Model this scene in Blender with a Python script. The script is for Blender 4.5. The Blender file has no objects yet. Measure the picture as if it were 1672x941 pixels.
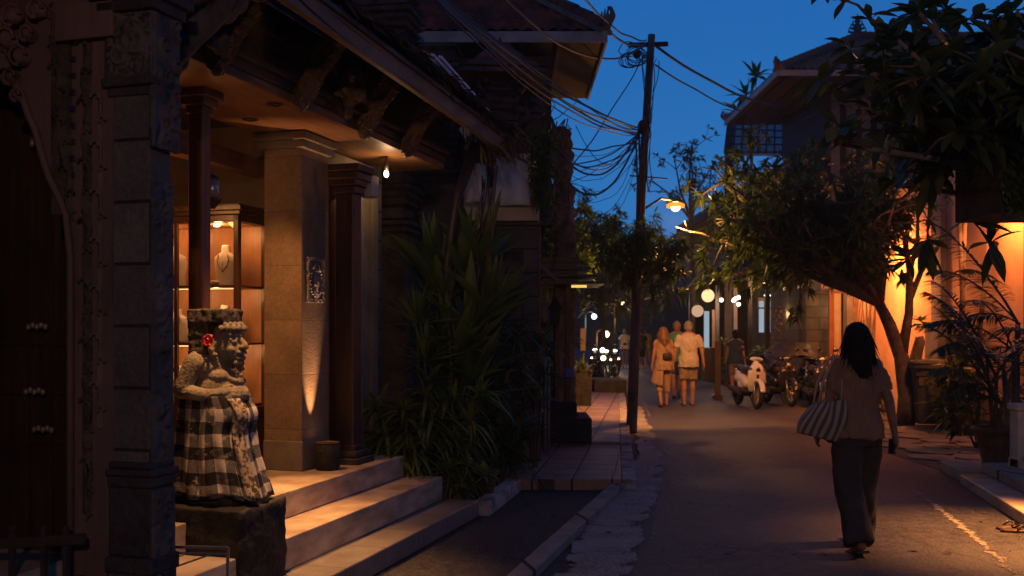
import bpy, math, random
import numpy as np
from mathutils import Vector, Matrix, noise
R = math.radians
random.seed(7); rng = np.random.default_rng(7)
scene = bpy.context.scene
C = scene.collection

# ---------------------------------------------------------------- camera, world, sun, exposure
F, CX, HY, EYE = 1625.6, 836.0, 540.0, 1.6
cam_d = bpy.data.cameras.new('camera'); cam = bpy.data.objects.new('camera', cam_d); C.objects.link(cam)
cam.location = (0, 0, EYE); cam.rotation_euler = (R(90), 0, 0)
cam_d.lens = 35; cam_d.sensor_width = 36; cam_d.shift_y = 0.0416
cam_d.clip_start = 0.05; cam_d.clip_end = 2000
cam_d.dof.use_dof = True; cam_d.dof.focus_distance = 7.0; cam_d.dof.aperture_fstop = 3.2
scene.camera = cam

world = bpy.data.worlds.new("World"); scene.world = world; world.use_nodes = True
wn = world.node_tree; wn.nodes.clear()
SUN_EL, SUN_ROT = -3.5, 200.0
w_out = wn.nodes.new('ShaderNodeOutputWorld'); w_bg = wn.nodes.new('ShaderNodeBackground')
w_sky = wn.nodes.new('ShaderNodeTexSky'); w_sky.sky_type = 'NISHITA'; w_sky.sun_disc = False
w_sky.sun_elevation = R(SUN_EL); w_sky.sun_rotation = R(SUN_ROT); w_sky.altitude = 0; w_sky.ozone_density = 2.0; w_sky.dust_density = 0.3
w_mul = wn.nodes.new('ShaderNodeMix'); w_mul.data_type = 'RGBA'; w_mul.blend_type = 'MULTIPLY'; w_mul.inputs[0].default_value = 1.0
wn.links.new(w_sky.outputs[0], w_mul.inputs[6]); w_mul.inputs[7].default_value = (0.25, 0.5, 0.9, 1)
w_add = wn.nodes.new('ShaderNodeMix'); w_add.data_type = 'RGBA'; w_add.blend_type = 'ADD'; w_add.inputs[0].default_value = 1.0
wn.links.new(w_mul.outputs[2], w_add.inputs[6])
# after-glow of the blue hour: deep blue overhead, a little paler towards the horizon
w_tc = wn.nodes.new('ShaderNodeTexCoord'); w_sep = wn.nodes.new('ShaderNodeSeparateXYZ'); wn.links.new(w_tc.outputs['Generated'], w_sep.inputs[0])
w_rmp = wn.nodes.new('ShaderNodeValToRGB'); wn.links.new(w_sep.outputs[2], w_rmp.inputs[0])
w_nz = wn.nodes.new('ShaderNodeTexNoise'); w_nz.inputs['Scale'].default_value = 1.6; w_nz.inputs['Detail'].default_value = 3
w_mp = wn.nodes.new('ShaderNodeMapping'); w_mp.inputs['Scale'].default_value = (1, 1, 3.5)
wn.links.new(w_tc.outputs['Generated'], w_mp.inputs[0]); wn.links.new(w_mp.outputs[0], w_nz.inputs['Vector'])
w_nm = wn.nodes.new('ShaderNodeMath'); w_nm.operation = 'MULTIPLY_ADD'; w_nm.inputs[1].default_value = 0.22; w_nm.inputs[2].default_value = 0.89
wn.links.new(w_nz.outputs[0], w_nm.inputs[0])
w_sc = wn.nodes.new('ShaderNodeMix'); w_sc.data_type = 'RGBA'; w_sc.blend_type = 'MULTIPLY'; w_sc.inputs[0].default_value = 1.0
wn.links.new(w_rmp.outputs[0], w_sc.inputs[6])
# the after-glow is down the street (+Y); the sky behind is already night
w_yr = wn.nodes.new('ShaderNodeMapRange'); wn.links.new(w_sep.outputs[1], w_yr.inputs[0]); w_yr.inputs[1].default_value = -0.6; w_yr.inputs[2].default_value = 0.7; w_yr.inputs[3].default_value = 0.20; w_yr.inputs[4].default_value = 1.0
w_ym = wn.nodes.new('ShaderNodeMath'); w_ym.operation = 'MULTIPLY'; wn.links.new(w_nm.outputs[0], w_ym.inputs[0]); wn.links.new(w_yr.outputs[0], w_ym.inputs[1]); wn.links.new(w_ym.outputs[0], w_sc.inputs[7])
e = w_rmp.color_ramp.elements
e[0].position = 0.0; e[0].color = (0.11, 0.56, 1.45, 1)
e[1].position = 1.0; e[1].color = (0.03, 0.24, 0.95, 1)
x = w_rmp.color_ramp.elements.new(0.12); x.color = (0.075, 0.56, 1.55, 1)
x = w_rmp.color_ramp.elements.new(0.34); x.color = (0.045, 0.40, 1.38, 1)
WORLD_MUL = 3.05
w_k = wn.nodes.new('ShaderNodeMix'); w_k.data_type = 'RGBA'; w_k.blend_type = 'MULTIPLY'; w_k.inputs[0].default_value = 1.0
wn.links.new(w_sc.outputs[2], w_k.inputs[6]); w_k.inputs[7].default_value = (WORLD_MUL, WORLD_MUL, WORLD_MUL, 1)
wn.links.new(w_k.outputs[2], w_add.inputs[7])
wn.links.new(w_add.outputs[2], w_bg.inputs[0]); w_bg.inputs[1].default_value = 0.1
wn.links.new(w_bg.outputs[0], w_out.inputs[0])

# the sun is below the horizon: only a trace of cool after-glow arrives from the west
sd = bpy.data.lights.new('sun', 'SUN'); so = bpy.data.objects.new('sun', sd); C.objects.link(so)
sd.energy = 0.012; sd.angle = R(20); sd.color = (0.55, 0.72, 1.0); so.rotation_euler = (R(62), 0, R(-40)); so.location = (0, 0, 20)

vs = scene.view_settings
scene.display_settings.display_device = 'sRGB'
vs.view_transform = 'Standard'; vs.look = 'None'; vs.gamma = 1.0; vs.use_curve_mapping = False; vs.exposure = 0.0
scene.cycles.max_bounces = 6; scene.cycles.diffuse_bounces = 3; scene.cycles.glossy_bounces = 3; scene.cycles.transmission_bounces = 4; scene.cycles.transparent_max_bounces = 6
scene.cycles.sample_clamp_indirect = 2.5
scene.cycles.use_light_tree = True

# ---------------------------------------------------------------- coordinates
def P(px, py, d):
    return Vector(((px - CX) / F * d, d, EYE + (HY - py) / F * d))
def G(px, py, z=0.0):
    d = (EYE - z) * F / (py - HY)
    return Vector(((px - CX) / F * d, d, z))
TH = R(-16.68); SO = Vector((-0.93, 8.6, 0))           # shop frame: local x = towards street, local y = along the shop front
U = Vector((-math.sin(TH), math.cos(TH), 0)); N = Vector((math.cos(TH), math.sin(TH), 0))
def S(b, a, z=0.0):
    return SO + N * b + U * a + Vector((0, 0, z))
def ray(px, py):
    return Vector(((px - CX) / F, 1.0, (HY - py) / F))
def onA(px, py, a):                                     # where the ray meets the shop plane a = const -> local (b, a, z)
    r = ray(px, py); c = Vector((0, 0, EYE)) - SO
    t = (a - c.dot(U)) / r.dot(U); p = c + r * t
    return (p.dot(N), a, p.z)
def onB(px, py, b):
    r = ray(px, py); c = Vector((0, 0, EYE)) - SO
    t = (b - c.dot(N)) / r.dot(N); p = c + r * t
    return (b, p.dot(U), p.z)

# ---------------------------------------------------------------- mesh builder
class MB:
    def __init__(s): s.v = []; s.f = []; s.n = 0; s.uv = []; s.sm = []; s.hasuv = False
    def add(s, verts, faces, uv=None, smooth=False):
        verts = np.asarray(verts, dtype=float).reshape(-1, 3)
        s.v.append(verts)
        if isinstance(faces, np.ndarray): faces = (faces + s.n).tolist(); s.f.extend(faces)
        else: s.f.extend([[i + s.n for i in f] for f in faces])
        s.sm.extend([smooth] * (len(faces)))
        if uv is not None: s.hasuv = True; s.uv.append(np.asarray(uv, dtype=float).reshape(-1, 2))
        else: s.uv.append(np.zeros((len(verts), 2)))
        s.n += len(verts); return s
    def box(s, x0, x1, y0, y1, z0, z1, rot=0, c=None):
        v = np.array([[x0,y0,z0],[x1,y0,z0],[x1,y1,z0],[x0,y1,z0],[x0,y0,z1],[x1,y0,z1],[x1,y1,z1],[x0,y1,z1]], float)
        if rot:
            cc = np.array(c if c is not None else [(x0+x1)/2, (y0+y1)/2, 0]); co, si = math.cos(rot), math.sin(rot)
            d = v - [cc[0], cc[1], 0]; v[:, 0] = cc[0] + d[:, 0]*co - d[:, 1]*si; v[:, 1] = cc[1] + d[:, 0]*si + d[:, 1]*co
        return s.add(v, [(0,3,2,1),(4,5,6,7),(0,1,5,4),(1,2,6,5),(2,3,7,6),(3,0,4,7)])
    def bar(s, p0, p1, w, h, up=(0,0,1)):               # rectangular bar from p0 to p1
        p0, p1 = Vector(p0), Vector(p1); d = (p1 - p0).normalized(); sd = d.cross(Vector(up))
        if sd.length < 1e-4: sd = d.cross(Vector((1,0,0)))
        sd.normalize(); u = sd.cross(d)
        v = []
        for p in (p0, p1):
            for a, b in ((-1,-1),(1,-1),(1,1),(-1,1)): v.append(p + sd*(a*w/2) + u*(b*h/2))
        return s.add(v, [(3,2,1,0),(4,5,6,7),(0,1,5,4),(1,2,6,5),(2,3,7,6),(3,0,4,7)])
    def tube(s, pts, rad, n=8, cap=True, smooth=True):
        pts = [Vector(p) for p in pts]; m = len(pts)
        if not hasattr(rad, '__len__'): rad = [rad]*m
        prev = None; vs_ = []
        for i, p in enumerate(pts):
            t = (pts[min(i+1, m-1)] - pts[max(i-1, 0)])
            t = t.normalized() if t.length > 1e-9 else Vector((0,0,1))
            if prev is None:
                a = Vector((0,0,1)) if abs(t.z) < .9 else Vector((1,0,0)); prev = t.cross(a).normalized()
            prev = (prev - t*prev.dot(t)); prev = prev.normalized() if prev.length > 1e-6 else t.orthogonal().normalized()
            b = t.cross(prev)
            for k in range(n):
                a = 2*math.pi*k/n; vs_.append(p + (prev*math.cos(a) + b*math.sin(a))*rad[i])
        fs = [(i*n+k, i*n+(k+1)%n, (i+1)*n+(k+1)%n, (i+1)*n+k) for i in range(m-1) for k in range(n)]
        if cap: fs.append(tuple(range(n-1, -1, -1))); fs.append(tuple((m-1)*n+k for k in range(n)))
        return s.add(vs_, fs, smooth=smooth)
    def lathe(s, prof, c=(0,0,0), n=16, square=False, rot=0, smooth=True, sx=1, sy=1, ring=False):   # prof = [(r, z)]
        if square: n = 4; rot = rot + math.pi/4; k_ = math.sqrt(2); smooth = False
        else: k_ = 1
        vs_ = [(c[0]+sx*r*k_*math.cos(rot+2*math.pi*k/n), c[1]+sy*r*k_*math.sin(rot+2*math.pi*k/n), c[2]+z) for r, z in prof for k in range(n)]
        m = len(prof)
        fs = [(i*n+k, i*n+(k+1)%n, (i+1)*n+(k+1)%n, (i+1)*n+k) for i in range(m-1) for k in range(n)]
        if ring: fs += [((m-1)*n+k, (m-1)*n+(k+1)%n, (k+1)%n, k) for k in range(n)]
        else: fs.append(tuple(range(n-1, -1, -1))); fs.append(tuple((m-1)*n+k for k in range(n)))
        return s.add(vs_, fs, smooth=smooth)
    def ell(s, c, r, n=16, m=10, rot=None, smooth=True):
        if not hasattr(r, '__len__'): r = (r, r, r)
        vs_ = []
        for i in range(m+1):
            th = math.pi*i/m
            for k in range(n):
                a = 2*math.pi*k/n; vs_.append(Vector((r[0]*math.sin(th)*math.cos(a), r[1]*math.sin(th)*math.sin(a), -r[2]*math.cos(th))))
        if rot is not None: vs_ = [rot @ v for v in vs_]
        vs_ = [v + Vector(c) for v in vs_]
        fs = [(i*n+k, i*n+(k+1)%n, (i+1)*n+(k+1)%n, (i+1)*n+k) for i in range(m) for k in range(n)]
        return s.add(vs_, fs, smooth=smooth)
    def cap(s, p0, p1, r0, r1, n=12, e=1.0):            # tapered capsule, closed
        p0, p1 = Vector(p0), Vector(p1); d = (p1-p0)
        L = d.length; d = d.normalized() if L > 1e-6 else Vector((0,0,1))
        pts = []; rr = []
        for k in range(5): a = math.pi/2*(1-k/4); pts.append(p0 - d*r0*e*math.sin(a)); rr.append(max(r0*math.cos(a), 1e-4))
        for k in range(1, 5): pts.append(p0 + d*L*k/4); rr.append(r0+(r1-r0)*k/4)
        for k in range(1, 5): a = math.pi/2*k/4; pts.append(p1 + d*r1*e*math.sin(a)); rr.append(max(r1*math.cos(a), 1e-4))
        return s.tube(pts, rr, n)
    def rings(s, rg, n=24, cap=True, smooth=True, pw=2.0):   # rings = [(cx, cy, cz, rx, ry)] flat-ended elliptical loft (pw>2: squarer)
        vs_ = []; uv = []
        for i, (cx, cy, cz, rx, ry) in enumerate(rg):
            for k in range(n):
                a = 2*math.pi*k/n; ca, sa = math.cos(a), math.sin(a)
                q = (abs(ca)**pw + abs(sa)**pw)**(-1/pw); vs_.append((cx+rx*ca*q, cy+ry*sa*q, cz)); uv.append((k/n, i/max(1, len(rg)-1)))
        m = len(rg)
        fs = [(i*n+k, i*n+(k+1)%n, (i+1)*n+(k+1)%n, (i+1)*n+k) for i in range(m-1) for k in range(n)]
        if cap: fs.append(tuple(range(n-1, -1, -1))); fs.append(tuple((m-1)*n+k for k in range(n)))
        return s.add(vs_, fs, uv=uv, smooth=smooth)
    def grid(s, fn, nu, nv, smooth=False, uvs=(1,1)):    # fn(u,v)->xyz
        vs_ = []; uv = []
        for j in range(nv+1):
            for i in range(nu+1): vs_.append(fn(i/nu, j/nv)); uv.append((i/nu*uvs[0], j/nv*uvs[1]))
        fs = [(j*(nu+1)+i, j*(nu+1)+i+1, (j+1)*(nu+1)+i+1, (j+1)*(nu+1)+i) for j in range(nv) for i in range(nu)]
        return s.add(vs_, fs, uv=uv, smooth=smooth)
    def prism(s, poly, ax, t0, t1):                      # poly 2-D, extruded along axis ax ('x','y','z')
        def mk(p, t): return (t, p[0], p[1]) if ax == 'x' else ((p[0], t, p[1]) if ax == 'y' else (p[0], p[1], t))
        n = len(poly); v = [mk(p, t0) for p in poly] + [mk(p, t1) for p in poly]
        f = [tuple(range(n)), tuple(range(2*n-1, n-1, -1))] + [(i, n+i, n+(i+1)%n, (i+1)%n) for i in range(n)]
        return s.add(v, f)
    def leaves(s, base, dirs, L, W, droop=0.3, nseg=3, fold=0.18, tip=0.75, roll=0.3):
        base = np.asarray(base, float).reshape(-1, 3); dirs = np.asarray(dirs, float).reshape(-1, 3); m = len(base)
        if m == 0: return s
        dirs = dirs / (np.linalg.norm(dirs, axis=1, keepdims=True) + 1e-9)
        L = np.broadcast_to(np.asarray(L, float), (m,)); W = np.broadcast_to(np.asarray(W, float), (m,)); droop = np.broadcast_to(np.asarray(droop, float), (m,))
        side = np.cross(dirs, [0, 0, 1.0]); ln = np.linalg.norm(side, axis=1, keepdims=True)
        side = np.where(ln < 1e-3, [[1.0, 0, 0]], side / (ln + 1e-9)); upv = np.cross(side, dirs)
        ra = rng.normal(0, roll, m)[:, None]; side, upv = side*np.cos(ra) + upv*np.sin(ra), upv*np.cos(ra) - side*np.sin(ra)
        vv = []
        for i in range(nseg+1):
            t = i/nseg; c = base + dirs*(L*t)[:, None] + np.array([0, 0, -1.0])*(droop*L*t*t)[:, None]
            w = W * max(0.04, (math.sin(math.pi*min(1, t**tip*0.97+0.03))))
            vv += [c - side*w[:, None]/2, c - upv*(w*fold)[:, None], c + side*w[:, None]/2]
        V_ = np.stack(vv, 1).reshape(-1, 3); k = 3*(nseg+1); fs = []
        for i in range(nseg):
            a = 3*i; fs += [(a, a+1, a+4, a+3), (a+1, a+2, a+5, a+4)]
        Fs = (np.array(fs)[None] + (np.arange(m)*k)[:, None, None]).reshape(-1, 4)
        return s.add(V_, Fs, smooth=True)
    def mesh(s, name):
        me = bpy.data.meshes.new(name)
        V_ = np.concatenate(s.v) if s.v else np.zeros((0, 3))
        lens = np.array([len(f) for f in s.f], dtype=np.int32); flat = np.array([i for f in s.f for i in f], dtype=np.int32)
        me.vertices.add(len(V_)); me.vertices.foreach_set('co', V_.astype(np.float32).ravel())
        me.loops.add(len(flat)); me.loops.foreach_set('vertex_index', flat)
        me.polygons.add(len(lens)); st = np.zeros(len(lens), dtype=np.int32); st[1:] = np.cumsum(lens)[:-1]
        me.polygons.foreach_set('loop_start', st); me.polygons.foreach_set('loop_total', lens)
        me.polygons.foreach_set('use_smooth', np.array(s.sm, dtype=bool))
        if s.hasuv:
            uv = np.concatenate(s.uv)[flat]; l = me.uv_layers.new(name='UVMap'); l.data.foreach_set('uv', uv.astype(np.float32).ravel())
        me.update(); me.validate()
        return me

def tag(o, label=None, cat=None, group=None, kind='thing'):
    if label: o['label'] = label
    if cat: o['category'] = cat
    if group: o['group'] = group
    if kind: o['kind'] = kind
    return o
def thing(name, label, cat, loc=(0,0,0), rz=0, group=None):
    o = bpy.data.objects.new(name, None); C.objects.link(o); o.location = loc; o.rotation_euler = (0, 0, rz); o.empty_display_size = .2
    o.matrix_world = Matrix.Translation(Vector(loc)) @ Matrix.Rotation(rz, 4, 'Z')
    return tag(o, label, cat, group)
def root_inv(parent):
    r = parent
    while r.parent: r = r.parent
    return (Matrix.Translation(Vector(r.location)) @ Matrix.Rotation(r.rotation_euler[2], 4, 'Z')).inverted()
def obj(name, mb, m, parent=None, world=False, bevel=0, label=None, loc=None, rz=0, src=None, shop=False):
    """one mesh object. world=True: the builder holds world coordinates; shop=True: shop-frame (b,a,z) coordinates"""
    me = mb if isinstance(mb, bpy.types.Mesh) else mb.mesh(name)
    if shop: me.transform(Matrix.Translation(SO) @ Matrix.Rotation(TH, 4, 'Z')); world = True
    if world and parent: me.transform(root_inv(parent))
    if world and loc is not None: me.transform(Matrix.Translation(-Vector(loc)))
    me.materials.clear(); me.materials.append(m)
    o = bpy.data.objects.new(name, me); C.objects.link(o)
    if parent: o.parent = parent
    if loc is not None: o.location = loc
    if rz: o.rotation_euler = (0, 0, rz)
    if bevel:
        b = o.modifiers.new('bevel', 'BEVEL'); b.width = bevel; b.segments = 2; b.limit_method = 'ANGLE'; b.angle_limit = R(40)
    if label: o['label'] = label
    return o
def struct(name, mb, m, **k):
    o = obj(name, mb, m, **k); o['kind'] = 'structure'; return o
def single(name, label, cat, mb, m, group=None, **k):
    if 'loc' not in k and not isinstance(mb, bpy.types.Mesh):        # put the origin at the thing's base
        V_ = np.concatenate(mb.v)
        if k.get('shop'):
            M_ = np.array((Matrix.Translation(SO) @ Matrix.Rotation(TH, 4, 'Z'))); V_ = V_ @ M_[:3, :3].T + M_[:3, 3]
        mn, mx = V_.min(0), V_.max(0); k['loc'] = ((mn[0]+mx[0])/2, (mn[1]+mx[1])/2, mn[2]); k['world'] = True
    return tag(obj(name, mb, m, **k), label, cat, group)
def copy_tree(o, parent=None, label=None, loc=None, rz=None, scale=None, group=None):
    c = o.copy(); C.objects.link(c); c.parent = parent
    if label: c['label'] = label
    if group: c['group'] = group
    if loc is not None: c.location = loc
    if rz is not None: c.rotation_euler = (0, 0, rz)
    if scale is not None: c.scale = (scale,)*3
    for ch in [x_ for x_ in KIDS(o)]: copy_tree(ch, c)
    return c
def KIDS(o): return [x_ for x_ in C.objects if x_.parent == o]

def remesh(mb, voxel, smooth=4, fac=0.5, disp=None):
    """fuse overlapping closed primitives into one continuous surface; disp(co, no) -> offset along the normal"""
    me = mb.mesh('tmp'); o = bpy.data.objects.new('tmp', me); C.objects.link(o)
    r = o.modifiers.new('r', 'REMESH'); r.mode = 'VOXEL'; r.voxel_size = voxel; r.use_smooth_shade = True
    if smooth: q = o.modifiers.new('s', 'SMOOTH'); q.factor = fac; q.iterations = smooth
    dg = bpy.context.evaluated_depsgraph_get(); dg.update()
    out = bpy.data.meshes.new_from_object(o.evaluated_get(dg))
    bpy.data.objects.remove(o); bpy.data.meshes.remove(me)
    if disp:
        n = len(out.vertices); co = np.zeros(n*3, np.float32); no = np.zeros(n*3, np.float32)
        out.vertices.foreach_get('co', co); out.vertex_normals.foreach_get('vector', no)
        co = co.reshape(-1, 3); no = no.reshape(-1, 3)
        d = np.array([disp(c, k) for c, k in zip(co, no)], np.float32)
        co = co + no*d[:, None]; out.vertices.foreach_set('co', co.ravel().astype(np.float32)); out.update()
    return out
def nz(p, s=1.0, seed=0.0): return noise.noise(Vector((p[0]*s+seed, p[1]*s+seed*1.7, p[2]*s-seed)))
# ---------------------------------------------------------------- materials
def _n(nt, t, **k):
    n = nt.nodes.new(t)
    for a, b in k.items(): setattr(n, a, b)
    return n
def base_mat(name):
    m = bpy.data.materials.new(name); m.use_nodes = True; nt = m.node_tree; nt.nodes.clear()
    o = _n(nt, 'ShaderNodeOutputMaterial'); p = _n(nt, 'ShaderNodeBsdfPrincipled'); nt.links.new(p.outputs[0], o.inputs[0])
    return m, nt, p, o
def coords(nt, sc=(1,1,1), kind='Object', rot=(0,0,0)):
    if kind == 'World': g = _n(nt, 'ShaderNodeNewGeometry'); out = g.outputs['Position']
    else: g = _n(nt, 'ShaderNodeTexCoord'); out = g.outputs[kind]
    mp = _n(nt, 'ShaderNodeMapping'); mp.inputs['Scale'].default_value = sc; mp.inputs['Rotation'].default_value = rot
    nt.links.new(out, mp.inputs[0]); return mp.outputs[0]
def noise_tex(nt, vec, scale, detail=5, rough=0.6):
    t = _n(nt, 'ShaderNodeTexNoise'); t.inputs['Scale'].default_value = scale; t.inputs['Detail'].default_value = detail; t.inputs['Roughness'].default_value = rough
    nt.links.new(vec, t.inputs['Vector']); return t.outputs[0]
def ramp(nt, fac, stops):
    r = _n(nt, 'ShaderNodeValToRGB'); nt.links.new(fac, r.inputs[0]); el = r.color_ramp.elements
    el[0].position, el[0].color = stops[0][0], (*stops[0][1], 1); el[1].position, el[1].color = stops[-1][0], (*stops[-1][1], 1)
    for p_, c_ in stops[1:-1]: x_ = el.new(p_); x_.color = (*c_, 1)
    return r.outputs[0]
def mixc(nt, a, b, fac, mode='MIX'):
    m = _n(nt, 'ShaderNodeMix', data_type='RGBA', blend_type=mode)
    for k, v in ((6, a), (7, b)):
        if isinstance(v, tuple): m.inputs[k].default_value = (*v, 1)
        else: nt.links.new(v, m.inputs[k])
    if isinstance(fac, (int, float)): m.inputs[0].default_value = fac
    else: nt.links.new(fac, m.inputs[0])
    return m.outputs[2]
def bump(nt, p, h, strength=0.4, dist=0.02, prev=None):
    b = _n(nt, 'ShaderNodeBump'); b.inputs['Strength'].default_value = strength; b.inputs['Distance'].default_value = dist
    nt.links.new(h, b.inputs['Height'])
    if prev is not None: nt.links.new(prev, b.inputs['Normal'])
    nt.links.new(b.outputs[0], p.inputs['Normal']); return b.outputs[0]
def g3(c, k): return tuple(min(1, v*k) for v in c)
def M(name, c1, c2=None, scale=6, rough=0.8, b=0.4, bs=25, bd=0.01, metal=0, sc=(1,1,1), detail=6, kind='Object', spec=0.3, spread=(0.35, 0.65)):
    m, nt, p, o = base_mat(name); v = coords(nt, sc, kind)
    c2 = c2 or g3(c1, 0.6)
    n1 = noise_tex(nt, v, scale, detail)
    nt.links.new(ramp(nt, n1, [(spread[0], c2), (spread[1], c1)]), p.inputs['Base Color'])
    p.inputs['Roughness'].default_value = rough; p.inputs['Metallic'].default_value = metal; p.inputs['Specular IOR Level'].default_value = spec
    if b: bump(nt, p, noise_tex(nt, v, bs, 4), b, bd)
    return m
def carved(name, c1, c2, scale=14, dist=0.04, rough=0.85, depth=1.0):
    """stone or wood cut with scrolling relief: warped rings make curls, two tones mix at random"""
    m, nt, p, o = base_mat(name); v = coords(nt)
    w = _n(nt, 'ShaderNodeTexNoise'); w.inputs['Scale'].default_value = scale*0.5; nt.links.new(v, w.inputs['Vector'])
    va = _n(nt, 'ShaderNodeVectorMath', operation='MULTIPLY_ADD'); nt.links.new(w.outputs['Color'], va.inputs[0]); va.inputs[1].default_value = (0.22,)*3; nt.links.new(v, va.inputs[2])
    vo = _n(nt, 'ShaderNodeTexVoronoi', feature='SMOOTH_F1'); vo.inputs['Scale'].default_value = scale; nt.links.new(va.outputs[0], vo.inputs['Vector'])
    sn = _n(nt, 'ShaderNodeMath', operation='MULTIPLY'); nt.links.new(vo.outputs['Distance'], sn.inputs[0]); sn.inputs[1].default_value = 11
    s2 = _n(nt, 'ShaderNodeMath', operation='SINE'); nt.links.new(sn.outputs[0], s2.inputs[0])
    mr = _n(nt, 'ShaderNodeMapRange'); nt.links.new(s2.outputs[0], mr.inputs[0]); mr.inputs[1].default_value = -1
    fine = noise_tex(nt, v, 60, 4)
    n1 = noise_tex(nt, v, 5, 5)
    ad = _n(nt, 'ShaderNodeMath', operation='MULTIPLY_ADD'); nt.links.new(fine, ad.inputs[0]); ad.inputs[1].default_value = 0.35; nt.links.new(mr.outputs[0], ad.inputs[2])
    col = ramp(nt, n1, [(0.35, c2), (0.65, c1)])
    nt.links.new(col, p.inputs['Base Color']); p.inputs['Roughness'].default_value = rough; p.inputs['Specular IOR Level'].default_value = 0.3
    bump(nt, p, ad.outputs[0], 0.7*depth, dist)
    return m
def wood(name, c1, c2, sc=(1,1,0.06), rough=0.45, scale=30, b=0.25, bd=0.004, spec=0.4):
    m, nt, p, o = base_mat(name); v = coords(nt, sc)
    n1 = noise_tex(nt, v, scale, 8, 0.65); n2 = noise_tex(nt, coords(nt), 2.5, 3)
    c = ramp(nt, n1, [(0.3, c2), (0.7, c1)]); c = mixc(nt, c, ramp(nt, n2, [(0.3, (0.55,)*3), (0.7, (1.1, 1.05, 1))]), 0.8, 'MULTIPLY')
    nt.links.new(c, p.inputs['Base Color']); p.inputs['Roughness'].default_value = rough; p.inputs['Specular IOR Level'].default_value = spec
    bump(nt, p, n1, b, bd); return m
def blocks(name, c1, c2, mortar, bw=0.5, bh=0.25, scale=1.0, rot=(0,0,0), rough=0.85, b=0.6, bd=0.012, off=0.5, ms=0.012, swap=None, spec=0.3, kind='Object', noisek=0.8):
    """masonry / tiles. swap 'x','y' maps the brick plane to (y,z) or (x,z)"""
    m, nt, p, o = base_mat(name)
    if kind == 'World': g = _n(nt, 'ShaderNodeNewGeometry').outputs['Position']
    else: g = _n(nt, 'ShaderNodeTexCoord').outputs['Object']
    src = g
    if swap:
        sp = _n(nt, 'ShaderNodeSeparateXYZ'); cb = _n(nt, 'ShaderNodeCombineXYZ'); nt.links.new(g, sp.inputs[0])
        if swap == 'xy':
            ad = _n(nt, 'ShaderNodeMath', operation='ADD'); nt.links.new(sp.outputs[0], ad.inputs[0]); nt.links.new(sp.outputs[1], ad.inputs[1]); nt.links.new(ad.outputs[0], cb.inputs[0])
        else: nt.links.new(sp.outputs['X' if swap == 'y' else 'Y'], cb.inputs[0])
        nt.links.new(sp.outputs['Z'], cb.inputs[1]); src = cb.outputs[0]
    mp = _n(nt, 'ShaderNodeMapping'); mp.inputs['Rotation'].default_value = rot; nt.links.new(src, mp.inputs[0])
    br = _n(nt, 'ShaderNodeTexBrick'); nt.links.new(mp.outputs[0], br.inputs['Vector'])
    br.offset = off; br.inputs['Scale'].default_value = scale; br.inputs['Brick Width'].default_value = bw; br.inputs['Row Height'].default_value = bh
    br.inputs['Mortar Size'].default_value = ms; br.inputs['Mortar Smooth'].default_value = 0.3
    br.inputs['Color1'].default_value = (*c1, 1); br.inputs['Color2'].default_value = (*c2, 1); br.inputs['Mortar'].default_value = (*mortar, 1)
    n1 = noise_tex(nt, coords(nt, kind=kind), 3, 7); n2 = noise_tex(nt, coords(nt, kind=kind), 45, 4)
    c = mixc(nt, br.outputs[0], ramp(nt, n1, [(0.3, (0.5,)*3), (0.7, (1.15,)*3)]), noisek, 'MULTIPLY')
    c = mixc(nt, c, ramp(nt, n2, [(0.3, (0.7,)*3), (0.7, (1.1,)*3)]), noisek, 'MULTIPLY')
    nt.links.new(c, p.inputs['Base Color']); p.inputs['Roughness'].default_value = rough; p.inputs['Specular IOR Level'].default_value = spec
    inv = _n(nt, 'ShaderNodeMath', operation='MULTIPLY_ADD'); nt.links.new(br.outputs['Fac'], inv.inputs[0]); inv.inputs[1].default_value = -1.0; nt.links.new(n2, inv.inputs[2])
    bump(nt, p, inv.outputs[0], b, bd); return m
def emit(name, col, s):
    m = bpy.data.materials.new(name); m.use_nodes = True; nt = m.node_tree; nt.nodes.clear()
    o = _n(nt, 'ShaderNodeOutputMaterial'); e_ = _n(nt, 'ShaderNodeEmission'); e_.inputs[0].default_value = (*col, 1); e_.inputs[1].default_value = s
    nt.links.new(e_.outputs[0], o.inputs[0]); return m
def leafmat(name, c1, c2, c3=None, rough=0.45, transl=0.35, spec=0.4):
    m, nt, p, o = base_mat(name)
    g = _n(nt, 'ShaderNodeNewGeometry'); n1 = noise_tex(nt, coords(nt), 1.7, 2)
    ad = _n(nt, 'ShaderNodeMath', operation='MULTIPLY_ADD'); nt.links.new(g.outputs['Random Per Island'], ad.inputs[0]); ad.inputs[1].default_value = 0.6
    m2 = _n(nt, 'ShaderNodeMath', operation='MULTIPLY'); nt.links.new(n1, m2.inputs[0]); m2.inputs[1].default_value = 0.4; nt.links.new(m2.outputs[0], ad.inputs[2])
    st = [(0.15, c2), (0.75, c1)] + ([(0.97, c3)] if c3 else [])
    c = ramp(nt, ad.outputs[0], st)
    nt.links.new(c, p.inputs['Base Color']); p.inputs['Roughness'].default_value = rough; p.inputs['Specular IOR Level'].default_value = spec
    tr = _n(nt, 'ShaderNodeBsdfTranslucent'); nt.links.new(mixc(nt, c, (1.5, 1.4, 0.7), 1.0, 'MULTIPLY'), tr.inputs[0])
    mx = _n(nt, 'ShaderNodeMixShader'); mx.inputs[0].default_value = transl; nt.links.new(p.outputs[0], mx.inputs[1]); nt.links.new(tr.outputs[0], mx.inputs[2]); nt.links.new(mx.outputs[0], o.inputs[0])
    return m
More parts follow.
